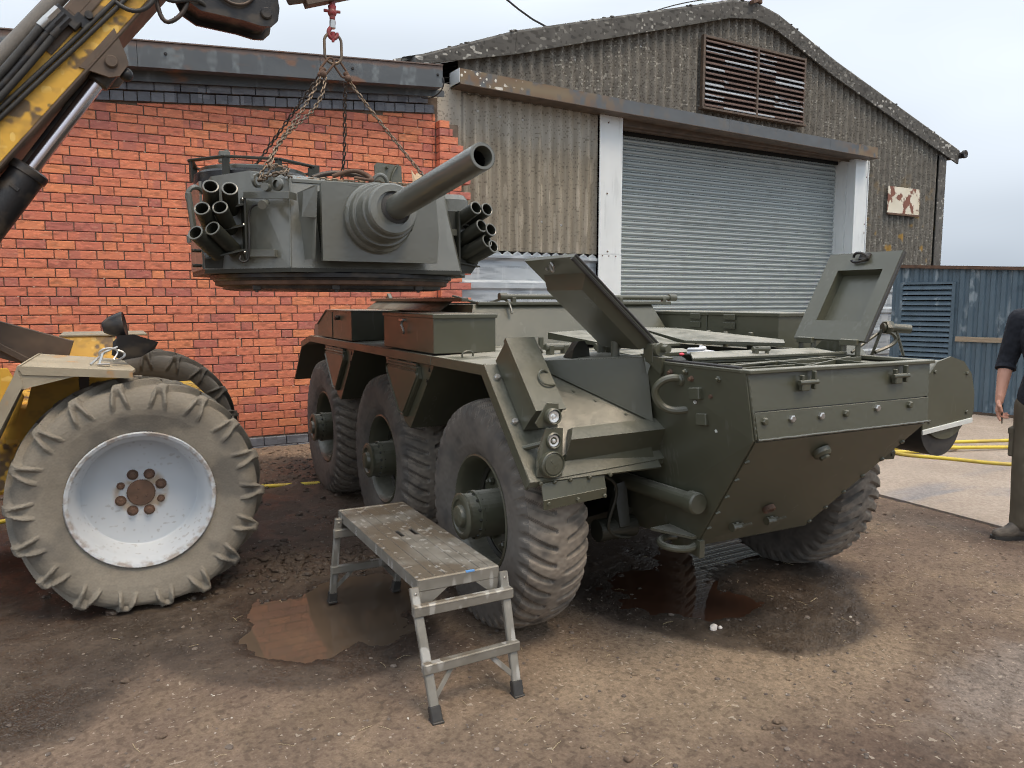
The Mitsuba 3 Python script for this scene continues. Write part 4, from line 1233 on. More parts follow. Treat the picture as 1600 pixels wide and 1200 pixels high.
add(h1, 'latch', [tube(spline([P_(W - 0.22, L - 0.02, 0.004), P_(W - 0.235, L - 0.045, 0.02), P_(W - 0.205, L - 0.06, 0.02), P_(W - 0.20, L - 0.03, 0.006)], 14), 0.005, 6)], 'bare_metal')
add(h1, 'bolt', [bolt(P_(W - 0.13, L - 0.06, 0), n, 0.008, 0.006)], 'bare_metal')
add(h1, 'hinge', [beam((-0.54, -0.60, 1.35), (-0.54, -0.60, 1.435), 0.055, 0.07), cyl((-0.53, -0.70, 1.415), (-0.53, -0.54, 1.415), 0.018, n=12), cyl((-0.545, -0.665, 1.41), (-0.545, -0.645, 1.41), 0.03, n=14), hull([(-0.565, -0.54, 1.385), (-0.50, -0.54, 1.385), (-0.565, -0.70, 1.375), (-0.50, -0.70, 1.375), (-0.565, -0.69, 1.30), (-0.555, -0.68, 1.29), (-0.56, -0.60, 1.35), (-0.5, -0.56, 1.36)]), hull([(-0.57, -0.575, 1.37), (-0.545, -0.575, 1.37), (-0.57, -0.60, 1.29), (-0.545, -0.61, 1.37)])])
add(h1, 'hinge', [cyl((-0.515, -0.28, 1.41), (-0.515, -0.17, 1.41), 0.016, n=12), beam((-0.50, -0.22, 1.36), (-0.50, -0.22, 1.415), 0.04, 0.05)])
o, u, v, n = hatch(1, -0.91, -0.48, 0.50, 1.434, 0.756, 1.878, 1)
if n[0] > 0:
    n = -n
L, W = np.linalg.norm(v), np.linalg.norm(u)
uh, vh = unit(u), unit(v)
pl = Polygon([(0, 0), (W, 0), (W, L), (0, L)], [[(0.065, 0.105), (W - 0.09, 0.105), (W - 0.09, L - 0.10), (0.065, L - 0.10)]])
nn = np.cross(uh, vh)
dsg = 1 if nn @ n < 0 else -1
fr = prism(pl, o, uh, vh, 0.02 * dsg)
h2 = BB('engine_hatch', fr, smooth=False, label='right engine hatch standing open with a dished panel')
P_ = lambda a, b, c=0.0: o + uh * a + vh * b + n * c
a0, a1, b0, b1 = 0.065, W - 0.09, 0.105, L - 0.10
dpt = -0.055
add(h2, 'inner_panel', [hull([P_(a, b, c) for a in (a0, a1) for b in (b0, b1) for c in (dpt, dpt - 0.006)])] + [hull([P_(a, b, c) for a, b in q_ for c in (0.0, dpt)]) for q_ in (((a0, b0), (a1, b0), (a0, b0 + 0.004), (a1, b0 + 0.004)), ((a0, b1), (a1, b1), (a0, b1 - 0.004), (a1, b1 - 0.004)), ((a0, b0), (a0, b1), (a0 + 0.004, b0), (a0 + 0.004, b1)), ((a1, b0), (a1, b1), (a1 - 0.004, b0), (a1 - 0.004, b1)))], 'army_green', False)
add(h2, 'seal', [tube([P_(0.0, 0.0, -0.012), P_(0.0, L, -0.012)], 0.007, 8), tube([P_(-0.004, 0.0, -0.02), P_(-0.004, L, -0.02)], 0.004, 8)], 'black_rubber')
add(h2, 'latch', [tube(spline([P_(0.26, L - 0.035, 0.012), P_(0.22, L - 0.02, 0.03), P_(0.17, L - 0.045, 0.02), P_(0.20, L - 0.06, 0.014), P_(0.26, L - 0.055, 0.02)], 20), 0.007, 6), obox(P_(0.2, L - 0.03, 0.006), frame_of(n), (0.03, 0.02, 0.008), 0.003)], 'black_paint')
for yy in (-0.83, -0.56):
    add(h2, 'hinge', [beam((0.50, yy - 0.05, 1.425), (0.50, yy + 0.05, 1.425), 0.035, 0.03), beam((0.51, yy - 0.04, 1.36), (0.51, yy - 0.04, 1.43), 0.03, 0.012), beam((0.51, yy + 0.04, 1.36), (0.51, yy + 0.04, 1.43), 0.03, 0.012)])

# --- sponsons with wheel arches, both sides
for s in (-1, 1):
    q_ = lambda *p: [(s * a, b, c) for a, b, c in p]
    dk = hull(q_((1.19, -0.19, 1.325), (0.54, -0.19, 1.350), (0.54, 3.45, 1.350), (1.19, 3.30, 1.325), (1.19, -0.19, 1.305), (0.54, -0.19, 1.31), (0.54, 3.45, 1.31), (1.19, 3.30, 1.305)))
    spn = BB('deck', [dk, hull(q_((0.54, -0.555, 1.372), (1.00, -0.20, 1.340), (0.54, -0.1, 1.372), (0.54, -0.555, 1.352), (1.0, -0.20, 1.325), (0.54, -0.1, 1.34)))], smooth=False)
    # outer edge strips
    BB('edge_strip', [beam((s * 1.195, y0, 1.306), (s * 1.195, y1, 1.306), 0.012, 0.052) for y0, y1 in ((-0.19, 0.47), (0.476, 3.25))] + [slab(q_((1.19, 3.25, 1.332), (1.19, 3.25, 1.28), (1.19, 3.58, 1.215), (1.19, 3.60, 1.26)), (s * 0.011, 0, 0))], smooth=False)
    # black arch lining
    for ya, yb in ((-0.15, 0.476), (1.354, 2.08), (2.878, 3.4)):
        BB('arch_lining', [hull(q_((1.17, ya, 1.304), (1.17, yb, 1.304), (0.56, ya, 1.304), (0.56, yb, 1.304), (1.17, ya, 1.292), (1.17, yb, 1.292), (0.56, ya, 1.292), (0.56, yb, 1.292)))], 'dark_green', False)
    # wedge bins between the wheels
    for k in (0, 1):
        y = 1.524 * k
        tri = q_((1.17, 0.476 + y, 1.303), (1.17, 1.354 + y, 1.303), (1.17, 0.975 + y, 0.90), (1.17, 0.885 + y, 0.872), (0.55, 0.476 + y, 1.303), (0.55, 1.354 + y, 1.303), (0.55, 0.975 + y, 0.90), (0.55, 0.885 + y, 0.872))
        b = BB('side_bin', hull(tri), smooth=False)
        lid = Polygon([(0.70, 1.245), (1.23, 1.245), (1.235, 1.20), (1.02, 0.955), (0.93, 0.945), (0.685, 1.19)]).buffer(0.008)
        lidp = prism(lid, (s * 1.172, y, 0), (0, 1, 0), (0, 0, 1), 0.020 * s)
        inner = lid.buffer(-0.028)
        add(b, 'lid', [lidp, prism(inner, (s * 1.192, y, 0), (0, 1, 0), (0, 0, 1), 0.006 * s)], 'army_green', False)
        add(b, 'lid_rim', [tube([(s * 1.194, p[0] + y, p[1]) for p in list(lid.buffer(-0.010).exterior.coords)[:-1]], 0.007, 6, closed=True), tube([(s * 1.196, p[0] + y, p[1]) for p in list(inner.exterior.coords)[:-1]], 0.004, 6, closed=True)], 'army_green', 60)
        add(b, 'hinge', [cyl((s * 1.185, 0.72 + y, 1.262), (s * 1.185, 1.21 + y, 1.262), 0.010, n=10)] + [obox((s * 1.180, yy + y, 1.277), np.eye(3), (0.006, 0.035, 0.014), 0.002) for yy in (0.85, 1.08)], 'army_green')
        add(b, 'drain_hole', [hull([(s * 1.171, yy + y, zz) for yy, zz in ((0.585, 1.235), (0.55, 1.235), (0.575, 1.27))] + [(s * 1.1712, 0.57 + y, 1.25)]), hull([(s * 1.171, yy + y, zz) for yy, zz in ((0.62, 1.19), (0.585, 1.19), (0.605, 1.155))] + [(s * 1.1712, 0.6 + y, 1.18)])], 'black_void', False)
    # sloping front wing and rear wing
    f0, f1 = A([0, -0.19, 1.33]), A([0, -0.632, 0.862])
    fn = unit(A([0, -0.468, 0.442]))
    def W_(x, f, h=0.0, s=s):
        return A([s * x, 0, 0]) + f0 + (f1 - f0) * f + fn * h
    BB('front_wing', [hull([W_(x, f, h) for x in (1.19, 0.50) for f in (0, 1) for h in (0, -0.012)])], smooth=False)
    BB('edge_strip', [hull([W_(x, f, h) for x in (1.202, 1.19) for f in (-0.01, 1.0) for h in (0.003, -0.052)]), hull([W_(x, f, h) for x in (1.20, 1.135) for f in (0.0, 1.0) for h in (0.0, 0.004)])], smooth=False)
    BB('wing_gusset', [hull([(s * 1.02, -0.207, 1.336), (s * 0.545, -0.568, 1.085), W_(1.12, 0.06, 0.001), W_(0.52, 0.93, 0.001), W_(1.08, 0.86, 0.001), W_(0.545, 0.1, -0.01)])], smooth=False)
    BB('front_lip', [hull([W_(1.20, 1.0, 0.006), W_(0.36, 0.93, 0.006), W_(1.20, 1.0, -0.004), W_(0.36, 0.93, -0.004), W_(1.20, 0.90, 0.006), W_(0.36, 0.78, 0.006)]), hull([(s * 1.20, -0.634, 0.864), (s * 0.36, -0.60, 0.895), (s * 1.20, -0.622, 0.840), (s * 0.36, -0.588, 0.870), (s * 1.2, -0.60, 0.845), (s * 0.36, -0.56, 0.88)])], smooth=False)
    for x in (1.15, 1.08, 1.0, 0.9, 0.79):
        BB('bolt', bolt((s * x, -0.634, 0.856), (0, -1, -0.3), 0.009, 0.008))
    BB('rear_wing', [hull(q_((1.19, 3.28, 1.33), (0.5, 3.28, 1.33), (1.19, 3.60, 1.25), (0.5, 3.60, 1.25), (1.19, 3.28, 1.315), (0.5, 3.28, 1.315), (1.19, 3.59, 1.235), (0.5, 3.59, 1.235))), hull(q_((1.19, 3.60, 1.25), (0.5, 3.60, 1.25), (1.19, 3.95, 0.9), (0.5, 3.95, 0.9), (1.19, 3.585, 1.24), (0.5, 3.585, 1.24), (1.19, 3.935, 0.89), (0.5, 3.935, 0.89)))], smooth=False)
    # deflector hood on the wing
    hb = [W_(0.995, 0.87), W_(0.47, 0.87), W_(0.92, 0.62), W_(0.33, 0.62)]
    ht = [A([s * 1.005, -0.645, 1.035]), A([s * 0.462, -0.645, 1.042]), A([s * 0.96, -0.585, 1.075]), A([s * 0.40, -0.575, 1.085])]
    BB('deflector', hull(hb + ht), smooth=False)
    BB('mud_flap', [slab([(s * 1.145, -0.625, 0.85), (s * 0.815, -0.612, 0.864), (s * 0.815, -0.632, 0.790), (s * 1.145, -0.645, 0.776)], (0, -0.008, 0)), slab([(s * 1.145, -0.648, 0.785), (s * 0.815, -0.635, 0.80), (s * 0.815, -0.628, 0.757), (s * 1.142, -0.641, 0.742)], (0, -0.008, 0))] + [bolt((s * x, -0.65, 0.768), (0, -1, 0), 0.009, 0.008) for x in (1.12, 0.97, 0.83)], smooth=False)
    # slim stowage box leaning on the wing
    bx = [W_(x, f, h) for x in (1.14, 1.00) for f, h in ((-0.02, 0.012), (0.60, 0.012), (-0.02, 0.165), (0.60, 0.165))]
    sb = BB('wing_box', hull(bx), smooth=False)
    add(sb, 'lid', [hull([W_(x, f, h) for x in (1.146, 0.994) for f in (-0.03, 0.612) for h in (0.165, 0.172)]), hull([W_(x, f, h) for x in (1.146, 1.142) for f in (-0.03, 0.612) for h in (0.145, 0.172)])], 'army_green', False)
    add(sb, 'handle', tube(spline([W_(1.01, 0.30, 0.174), W_(1.04, 0.29, 0.184), W_(1.065, 0.33, 0.184), W_(1.06, 0.40, 0.184), W_(1.03, 0.42, 0.184), W_(1.00, 0.41, 0.174)], 18), 0.005, 6), 'army_green')
    for f in (0.13, 0.52):
        BB('bolt', bolt(W_(1.165, f, 0.004), fn, 0.016, 0.02, 10), 'bare_metal')
    for q9 in (0.12, 0.45, 0.62, 0.86):
        BB('bolt', bolt((s * (1.02 - 0.475 * q9 + 0.02), -0.215 - 0.361 * q9, 1.318 - 0.251 * q9), fn, 0.008, 0.008))
    BB('grab_handle', tube(spline([W_(0.93, 0.13, 0), W_(0.92, 0.12, 0.03), W_(0.80, 0.08, 0.035), W_(0.78, 0.10, 0.0)], 20), 0.006, 6), 'dark_green')
    # lamp cluster
    lk = BB('lamp_bracket', [slab([(s * 1.045, -0.605, 1.19), (s * 1.10, -0.605, 1.195), (s * 1.155, -0.60, 1.11), (s * 1.14, -0.60, 1.09), (s * 1.05, -0.605, 1.085)], (0, 0.01, 0)), slab([(s * 1.035, -0.625, 1.085), (s * 1.115, -0.625, 1.09), (s * 1.155, -0.625, 0.99), (s * 1.165, -0.63, 0.885), (s * 1.04, -0.63, 0.875)], (0, 0.012, 0)), cyl((s * 1.10, -0.62, 1.03), (s * 1.17, -0.50, 0.985), 0.012, n=8)], smooth=False)
    for cz in (1.137, 1.033):
        lp = lathe([(0, -0.03), (0.030, -0.03), (0.036, 0.0), (0.036, 0.022), (0.031, 0.026), (0.029, 0.016)], (s * 1.083, -0.612, cz), (0, -1, 0.05), 24)
        hd = BB('headlight', lp, smooth=35)
        add(hd, 'lens', lathe([(0.0, 0.022), (0.008, 0.021), (0.009, 0.013), (0.016, 0.011), (0.017, 0.018), (0.024, 0.019), (0.029, 0.013)], (s * 1.083, -0.612, cz), (0, -1, 0.05), 24), 'lamp_glass', 50)
    BB('lamp_cover', [lathe([(0, 0.032), (0.042, 0.030), (0.044, 0.026), (0.048, 0.024), (0.052, 0.030), (0.056, 0.026), (0.057, 0.0), (0.066, -0.004), (0.066, -0.012)], (s * 1.098, -0.628, 0.935), (0, -1, 0.05), 32), beam((s * 1.115, -0.658, 0.955), (s * 1.085, -0.658, 0.915), 0.004, 0.004), beam((s * 1.12, -0.658, 0.925), (s * 1.085, -0.658, 0.915), 0.003, 0.003)])
    # stowage bins along the sponson top
    lo, hi = sorted((s * 1.165, s * 0.785))
    b = BB('stowage_bin', box((lo, 0.515, 1.338), (hi, 1.36, 1.535), 0.003), smooth=False)
    add(b, 'lid', [box((lo - 0.008, 0.503, 1.532), (hi + 0.008, 1.365, 1.556), 0.004)], 'army_green', False)
    add(b, 'latch', [obox((s * 1.172, 1.0, 1.515), np.eye(3), (0.010, 0.035, 0.008), 0.002)], 'bare_metal')
    add(b, 'hasp', [tube(spline([(s * 1.174, 0.97, 1.51), (s * 1.19, 0.955, 1.48), (s * 1.182, 0.95, 1.455), (s * 1.185, 0.94, 1.435)], 10), 0.007, 6)], 'bare_metal')
    rb = BB('stowage_bin', hull(q_((1.165, 2.10, 1.338), (1.165, 3.09, 1.338), (1.165, 3.09, 1.43), (1.165, 2.80, 1.548), (1.165, 2.10, 1.545), (0.8, 2.10, 1.338), (0.8, 3.09, 1.338), (0.8, 3.09, 1.43), (0.8, 2.80, 1.548), (0.8, 2.10, 1.545))), smooth=False)
    add(rb, 'lid', [hull(q_((1.172, 2.09, 1.546), (1.172, 2.80, 1.549), (0.79, 2.09, 1.546), (0.79, 2.80, 1.549), (1.172, 2.09, 1.556), (1.172, 2.80, 1.559), (0.79, 2.09, 1.556), (0.79, 2.8, 1.559))), hull(q_((1.172, 2.80, 1.549), (1.172, 3.1, 1.43), (0.79, 2.80, 1.549), (0.79, 3.1, 1.43), (1.172, 2.80, 1.559), (1.172, 3.105, 1.438), (0.79, 2.8, 1.559), (0.79, 3.105, 1.438)))], 'army_green', False)
    add(rb, 'latch', [cyl((s * 1.165, 2.42, 1.50), (s * 1.20, 2.42, 1.50), 0.018, n=10), cyl((s * 1.19, 2.44, 1.49), (s * 1.19, 2.40, 1.51), 0.012, n=8)], 'black_paint')
    add(rb, 'seam', beam((s * 1.167, 2.62, 1.34), (s * 1.167, 2.62, 1.54), 0.006, 0.004), 'dark_green', False)
    BB('fin_plate', slab(q_((1.1, 3.12, 1.33), (1.1, 3.42, 1.30), (1.1, 3.40, 1.42), (1.1, 3.16, 1.45)), (s * 0.02, 0, 0)), 'turret_green', False)
    # small deck fittings
    for x, y in ((1.06, 0.30), (0.98, 0.02)):
        BB('footman_loop', tube(spline([(s * (x + 0.03), y, 1.33), (s * (x + 0.028), y, 1.352), (s * (x - 0.028), y, 1.356), (s * (x - 0.03), y, 1.335)], 12), 0.005, 6), 'army_green')
    for x, y in ((0.70, 0.44), (0.66, 0.47)):
        BB('pin', cyl((s * x, y, 1.33), (s * x, y, 1.385), 0.009, n=8, b=0.002))
    BB('grab_handle', tube(spline([(s * 0.74, 0.42, 1.345), (s * 0.745, 0.40, 1.375), (s * 0.68, 0.2, 1.38), (s * 0.67, 0.18, 1.348)], 16), 0.006, 6), 'dark_green')
    # suspension
    for k in range(3):
        y = 1.524 * k
        BB('wishbone', [hull([(s * x_, y + yy, z_) for x_, yy, z_ in ((0.42, -0.22, 0.56), (0.42, 0.22, 0.56), (0.84, -0.06, 0.44), (0.84, 0.06, 0.44), (0.42, -0.2, 0.51), (0.42, 0.2, 0.51), (0.84, -0.05, 0.39), (0.84, 0.05, 0.39))]), cyl((s * 0.40, y, 0.60), (s * 0.92, y, 0.565), 0.045, n=14), cyl((s * 0.42, y - 0.26, 0.53), (s * 0.42, y + 0.26, 0.53), 0.045, n=14)], 'dark_green')
        BB('damper', [cyl((s * 0.745, y - 0.30, 0.86), (s * 0.745, y - 0.26, 0.60), 0.042, n=16), cyl((s * 0.745, y - 0.27, 0.66), (s * 0.755, y - 0.23, 0.43), 0.052, n=16), lathe([(0.055, 0), (0.06, 0.01), (0.055, 0.02)], (s * 0.748, y - 0.268, 0.62), (0, 0.1, -1), 16), cyl((s * 0.75, y - 0.26, 0.46), (s * 0.75, y - 0.20, 0.38), 0.035, n=12)], 'army_green')
    BB('inner_panel', hull([(s * 0.56, y, z) for y, z in ((-0.15, 1.30), (3.4, 1.30), (3.4, 0.8), (0.2, 0.8))] + [(s * 0.545, y, z) for y, z in ((-0.15, 1.30), (3.4, 1.30), (3.4, 0.8), (0.2, 0.8))]), 'dark_green', False)
# dark plate between the nose and the left wing, and steering gear under it
for s in (-1, 1):
    BB('bulkhead_plate', slab([(s * 1.00, -0.215, 1.345), (s * 0.54, -0.557, 1.366), (s * 0.53, -0.60, 1.07), (s * 0.56, -0.44, 1.06)], (0, 0.01, 0)), smooth=False)
    BB('steering_arm', [hull([(s * 0.56, -0.34, 0.72), (s * 0.50, -0.36, 0.74), (s * 0.58, -0.28, 0.44), (s * 0.50, -0.30, 0.42), (s * 0.56, -0.40, 0.52), (s * 0.5, -0.4, 0.52)]), cyl((s * 0.44, -0.34, 0.50), (s * 0.66, -0.34, 0.50), 0.055, n=16), cyl((s * 0.64, -0.34, 0.70), (s * 0.66, -0.36, 0.70), 0.03, n=12), tube(spline([(s * 0.70, -0.40, 0.80), (s * 0.6, -0.42, 0.7), (s * 0.63, -0.4, 0.56), (s * 0.5, -0.4, 0.46)], 16), 0.008, 6)], 'dark_green')
BB('rubber_gusset', hull([A(p) + A([0.10, -0.16, 0.012]) for p in ((-0.90, -0.16, 1.345), (-0.77, -0.12, 1.345), (-0.89, -0.16, 1.39), (-0.78, -0.125, 1.39), (-0.86, -0.155, 1.425), (-0.815, -0.14, 1.425), (-0.90, -0.08, 1.345), (-0.77, -0.04, 1.345), (-0.86, -0.10, 1.42), (-0.815, -0.08, 1.42))]), 'dark_green', 20)
for x, y in ((-0.78, 0.22), (-0.60, 0.10), (-0.35, 0.0)):
    BB('hinge', [cyl((x - 0.10, y, 1.385), (x + 0.06, y + 0.0, 1.385), 0.020, n=12, b=0.004)] + [obox((x + d, y, 1.37), np.eye(3), (0.014, 0.024, 0.026), 0.003) for d in (-0.07, 0.02)])
BB('pin', [cyl((-0.62, -0.42, 1.36), (-0.62, -0.42, 1.44), 0.020, n=12)])
BB('pin', [cyl((-0.55, -0.2, 1.36), (-0.55, -0.2, 1.45), 0.022, n=12)])
BB('vent_box', [box((-0.64, 0.48, 1.34), (-0.55, 0.60, 1.40), 0.008), cyl((-0.53, 0.44, 1.34), (-0.53, 0.44, 1.42), 0.016, n=10)])
for x, y in ((0.62, 0.16), (0.70, 0.40), (0.70, 0.03)):
    BB('pin', cyl((x, y, 1.34), (x, y, 1.44), 0.016, n=10, b=0.005))
rp = [b for b in labels if False]
for y in (0.35 - 0.05, 0.62):
    BB('bin_hinge', [obox((0.782, y, 1.525), np.eye(3), (0.008, 0.05, 0.018), 0.003), obox((0.780, y, 1.47), np.eye(3), (0.004, 0.05, 0.02), 0.002)])
# right-hand inner bin face comes further forward than the left one
BB('stowage_bin', box((0.79, -0.10, 1.338), (1.165, 0.512, 1.535), 0.003), smooth=False, label='right-hand bin with two hinges on its inner side')
USED.add(av + '__stowage_bin_lid')
BB('bin_lid', box((0.782, -0.11, 1.534), (1.172, 0.80, 1.556), 0.003), smooth=False)
# superstructure around the turret opening
sup = hull([(s * a, y, z) for s in (-1, 1) for a, y, z in ((0.80, 0.86, 1.345), (0.78, 3.2, 1.345), (0.70, 1.0, 1.605), (0.70, 2.75, 1.605))])
sm = man(sup) - man(trimesh.creation.cylinder(0.66, 0.4, 48, transform=trimesh.transformations.translation_matrix((0, 1.9, 1.62))))
me = sm.to_mesh()
BB('superstructure', tm(me.vert_properties[:, :3], me.tri_verts), smooth=False)
BB('turret_ring', lathe([(0.66, 1.40), (0.66, 1.612), (0.70, 1.612), (0.70, 1.604)], (0, 1.9, 0), (0, 0, 1), 48), 'black_paint')
BB('roof_rail', [cyl((-0.50, 0.99, 1.655), (0.90, 0.99, 1.650), 0.017, n=14), cyl((-0.52, 0.99, 1.655), (-0.47, 0.99, 1.655), 0.024, n=14), cyl((0.85, 0.99, 1.650), (0.91, 0.99, 1.650), 0.025, n=14), beam((-0.68, 0.985, 1.612), (0.86, 0.985, 1.612), 0.03, 0.02)] + [beam((x, 0.985, 1.60), (x, 0.985, 1.65), 0.03, 0.03) for x in (-0.42, 0.02, 0.42, 0.80)])
BB('roof_flap', [slab([(-0.80, 1.3, 1.56), (-0.80, 2.9, 1.56), (-0.70, 2.9, 1.63), (-0.70, 1.3, 1.63)], (0.01, 0, 0.01)), beam((-0.71, 1.1, 1.635), (-0.71, 3.0, 1.635), 0.05, 0.025), beam((-0.71, 2.55, 1.63), (-0.71, 2.6, 1.67), 0.03, 0.05)], 'army_green', False)
BB('cable', tube(spline([(-0.62, 1.5, 1.66), (-0.55, 1.25, 1.615), (-0.50, 1.1, 1.625), (-0.47, 1.02, 1.64), (-0.46, 0.96, 1.60), (-0.46, 0.93, 1.55)], 24), 0.009, 6), 'turret_green', 60)
# tow fairlead on the right and silencer on the right wing
BB('fairlead', [cyl((0.86, -0.74, 1.49), (1.0, -0.80, 1.48), 0.024, n=14), lathe([(0.0, 0), (0.034, 0), (0.040, 0.02), (0.034, 0.04), (0, 0.04)], (0.87, -0.745, 1.49), (1, -0.3, 0), 6), beam((0.84, -0.70, 1.34), (0.87, -0.73, 1.48), 0.035, 0.012), beam((0.96, -0.80, 1.34), (0.93, -0.77, 1.48), 0.035, 0.012), beam((0.90, -0.72, 1.48), (0.68, -0.70, 1.36), 0.014, 0.014), tube(spline([(0.88, -0.76, 1.47), (0.92, -0.78, 1.42), (0.86, -0.76, 1.38), (0.80, -0.75, 1.36)], 12), 0.010, 6)])
dr_c = A([1.095, 0, 1.115])
pr = Polygon([(-0.20, -0.155), (-0.215, 0.0), (-0.19, 0.13), (-0.11, 0.205), (0.0, 0.228), (0.11, 0.20), (0.185, 0.13), (0.218, 0.03), (0.222, -0.06), (0.205, -0.115), (0.2, -0.13)])
si = BB('silencer', [prism(pr, (dr_c[0], -0.965, dr_c[2]), (1, 0, 0), (0, 0, 1), 0.010), cyl((1.095, -0.965, 1.115), (1.095, 0.25, 1.115), 0.205, n=36)], smooth=30, label='cylindrical silencer drum on the right wing')
add(si, 'end_trim', beam((0.888, -0.978, 0.962), (1.302, -0.978, 0.998), 0.008, 0.026, (0, 0, 1)), 'tape_white', False)
add(si, 'liner', [cyl((1.08, -0.95, 0.985), (1.08, 0.2, 0.985), 0.165, n=30)], 'black_rubber')
for x, z in ((-0.13, 0.155), (0.14, 0.135), (-0.155, -0.10), (0.155, -0.07)):
    add(si, 'bolt', bolt((1.095 + x, -0.976, 1.115 + z), (0, -1, 0), 0.010, 0.008), 'army_green')

# ------------------------------------------------------------------ the lifted turret
tu = thing('turret', 'grey green armoured turret with a long gun hanging from chains', 'turret')
TX = -1.44


def TT(name, ms, m='turret_green', smooth=30, label=None):
    return add(tu, name, ms, m, smooth, label)


tb = [(-1.905, 0.60), (-0.965, 0.60), (-0.70, 1.12), (-0.66, 1.75), (-0.95, 2.2), (-1.93, 2.2), (-2.26, 1.72), (-2.26, 1.08)]
tt = [(-1.875, 0.705, 2.25), (-1.03, 0.705, 2.25), (-0.83, 1.12, 2.31), (-0.80, 1.7, 2.31), (-1.05, 2.1, 2.30), (-1.85, 2.1, 2.30), (-2.18, 1.68, 2.31), (-2.21, 1.10, 2.295), (-2.045, 0.90, 2.31)]
TT('shell', hull([(x, y, 1.795) for x, y in tb] + tt), smooth=False)
TT('base_skirt', hull([(x * 1.0, y, z) for x, y in tb for z in (1.775, 1.797)]), 'dark_green', False)
TT('side_plate', hull([(-2.268, y, z) for y, z in ((1.10, 1.80), (1.70, 1.80), (1.66, 2.28), (1.12, 2.27))] + [(-2.255, y, z) for y, z in ((1.10, 1.80), (1.70, 1.80), (1.66, 2.28), (1.12, 2.27))]), smooth=False)
TT('corner_weld', [tube([(-1.906 + 0.031 * f + 0.001 * R.random(), 0.598 + 0.105 * f, 1.80 + 0.45 * f) for f in np.linspace(0, 1, 50)], 0.005, 6)])
RC = (-1.50, 1.28)
TT('race_ring', lathe([(0.60, 1.779), (0.70, 1.779), (0.71, 1.772), (0.71, 1.752), (0.695, 1.748), (0.69, 1.738), (0.60, 1.735)], (RC[0], RC[1], 0), (0, 0, 1), 72), 'black_paint')
TT('bearing_ring', lathe([(0.60, 1.738), (0.683, 1.738), (0.683, 1.717), (0.665, 1.711), (0.60, 1.71)], (RC[0], RC[1], 0), (0, 0, 1), 72), 'rust')
TT('basket_ring', [lathe([(0.0, 1.72), (0.60, 1.72), (0.645, 1.715), (0.64, 1.694), (0.60, 1.688), (0.0, 1.69)], (RC[0], RC[1], 0), (0, 0, 1), 60)], 'black_paint')
for a in (-1.82, -1.05, -2.5):
    c = A([RC[0] + 0.655 * math.cos(a), RC[1] + 0.645 * math.sin(a), 1.70])
    TT('stop_block', [obox(c, np.eye(3), (0.022, 0.012, 0.014), 0.003), cyl(c, c - A([0, 0, 0.026]), 0.009, n=8)], 'black_paint')
# gun shield with its sight slot
sh_ = Polygon([(-1.765, 1.83), (-1.145, 1.83), (-1.135, 1.99), (-1.15, 2.19), (-1.765, 2.215)], [[(-1.335, 2.075), (-1.305, 2.095), (-1.285, 2.07), (-1.285, 2.0), (-1.295, 1.99), (-1.32, 1.99), (-1.335, 2.01)]])
TT('gun_shield', prism(sh_, (0, 0.50, 0), (1, 0, 0), (0, 0, 1), -0.035), smooth=False)
TT('sight_slot', box((-1.36, 0.535, 1.96), (-1.26, 0.545, 2.12), 0), 'black_void', False)
TT('shield_mount', hull([(x, y, z) for x, y in ((-1.76, 0.72), (-1.16, 0.72), (-1.73, 0.51), (-1.18, 0.51)) for z in (1.86, 2.19)]), 'dark_green', False)
gd = unit(A([0.0, -0.93, 0.088]))
g0 = A([-1.475, 0.52, 2.052])
mp = [(0.0, -0.02), (0.180, -0.02), (0.180, 0.045), (0.172, 0.055), (0.166, 0.056), (0.166, 0.10), (0.158, 0.112), (0.145, 0.113), (0.143, 0.20), (0.136, 0.212), (0.128, 0.213), (0.126, 0.262), (0.118, 0.272), (0.086, 0.274), (0.084, 0.255), (0.0, 0.255)]
TT('mantlet', lathe(mp, g0, gd, 56), smooth=35)
TT('weld_bead', [tube([g0 + frame_of(gd)[:, 0] * r * math.cos(a) + frame_of(gd)[:, 1] * r * math.sin(a) + gd * h for a in np.linspace(0, 6.283, 90)], 0.0045, 6) for r, h in ((0.181, 0.004), (0.166, 0.056), (0.145, 0.113))], 'turret_green', 60)
gb0 = g0 + gd * 0.25 + A([0.024, 0, 0.012])
mz = A([-1.448, -0.700, 2.178])
gdir = unit(mz - gb0)
GL = np.linalg.norm(mz - gb0)
TT('gun_barrel', lathe([(0.075, -0.02), (0.0615, 0.0), (0.0585, GL * 0.5), (0.0535, GL - 0.004), (0.0505, GL), (0.0395, GL), (0.038, GL - 0.004), (0.038, GL - 0.45), (0.0, GL - 0.45)], gb0, gdir, 48), smooth=40, label='long plain gun barrel with an open muzzle')
TT('bore', lathe([(0.0, GL - 0.40), (0.0375, GL - 0.40), (0.0375, GL - 0.06)], gb0, gdir, 32), 'black_void', 40)
TT('gun_seal', lathe([(0.060, 0.0), (0.078, 0.0), (0.082, 0.012), (0.060, 0.018)], gb0 - gdir * 0.005, gdir, 40), 'black_rubber')
TT('lifting_lug', [tube(spline([(-1.40, 0.78, 2.25), (-1.40, 0.775, 2.30), (-1.365, 0.77, 2.32), (-1.335, 0.77, 2.30), (-1.335, 0.77, 2.25)], 16), 0.012, 8)])
TT('splash_strip', [hull([(-1.815, 0.52, 1.84), (-1.83, 0.61, 1.84), (-1.80, 0.49, 2.20), (-1.85, 0.73, 2.18), (-1.805, 0.50, 1.84), (-1.785, 0.49, 2.20)]), hull([(-1.80, 0.47, 2.04), (-1.86, 0.52, 2.045), (-1.80, 0.46, 2.19), (-1.85, 0.52, 2.17), (-1.795, 0.50, 2.04), (-1.79, 0.50, 2.19)])], smooth=False)
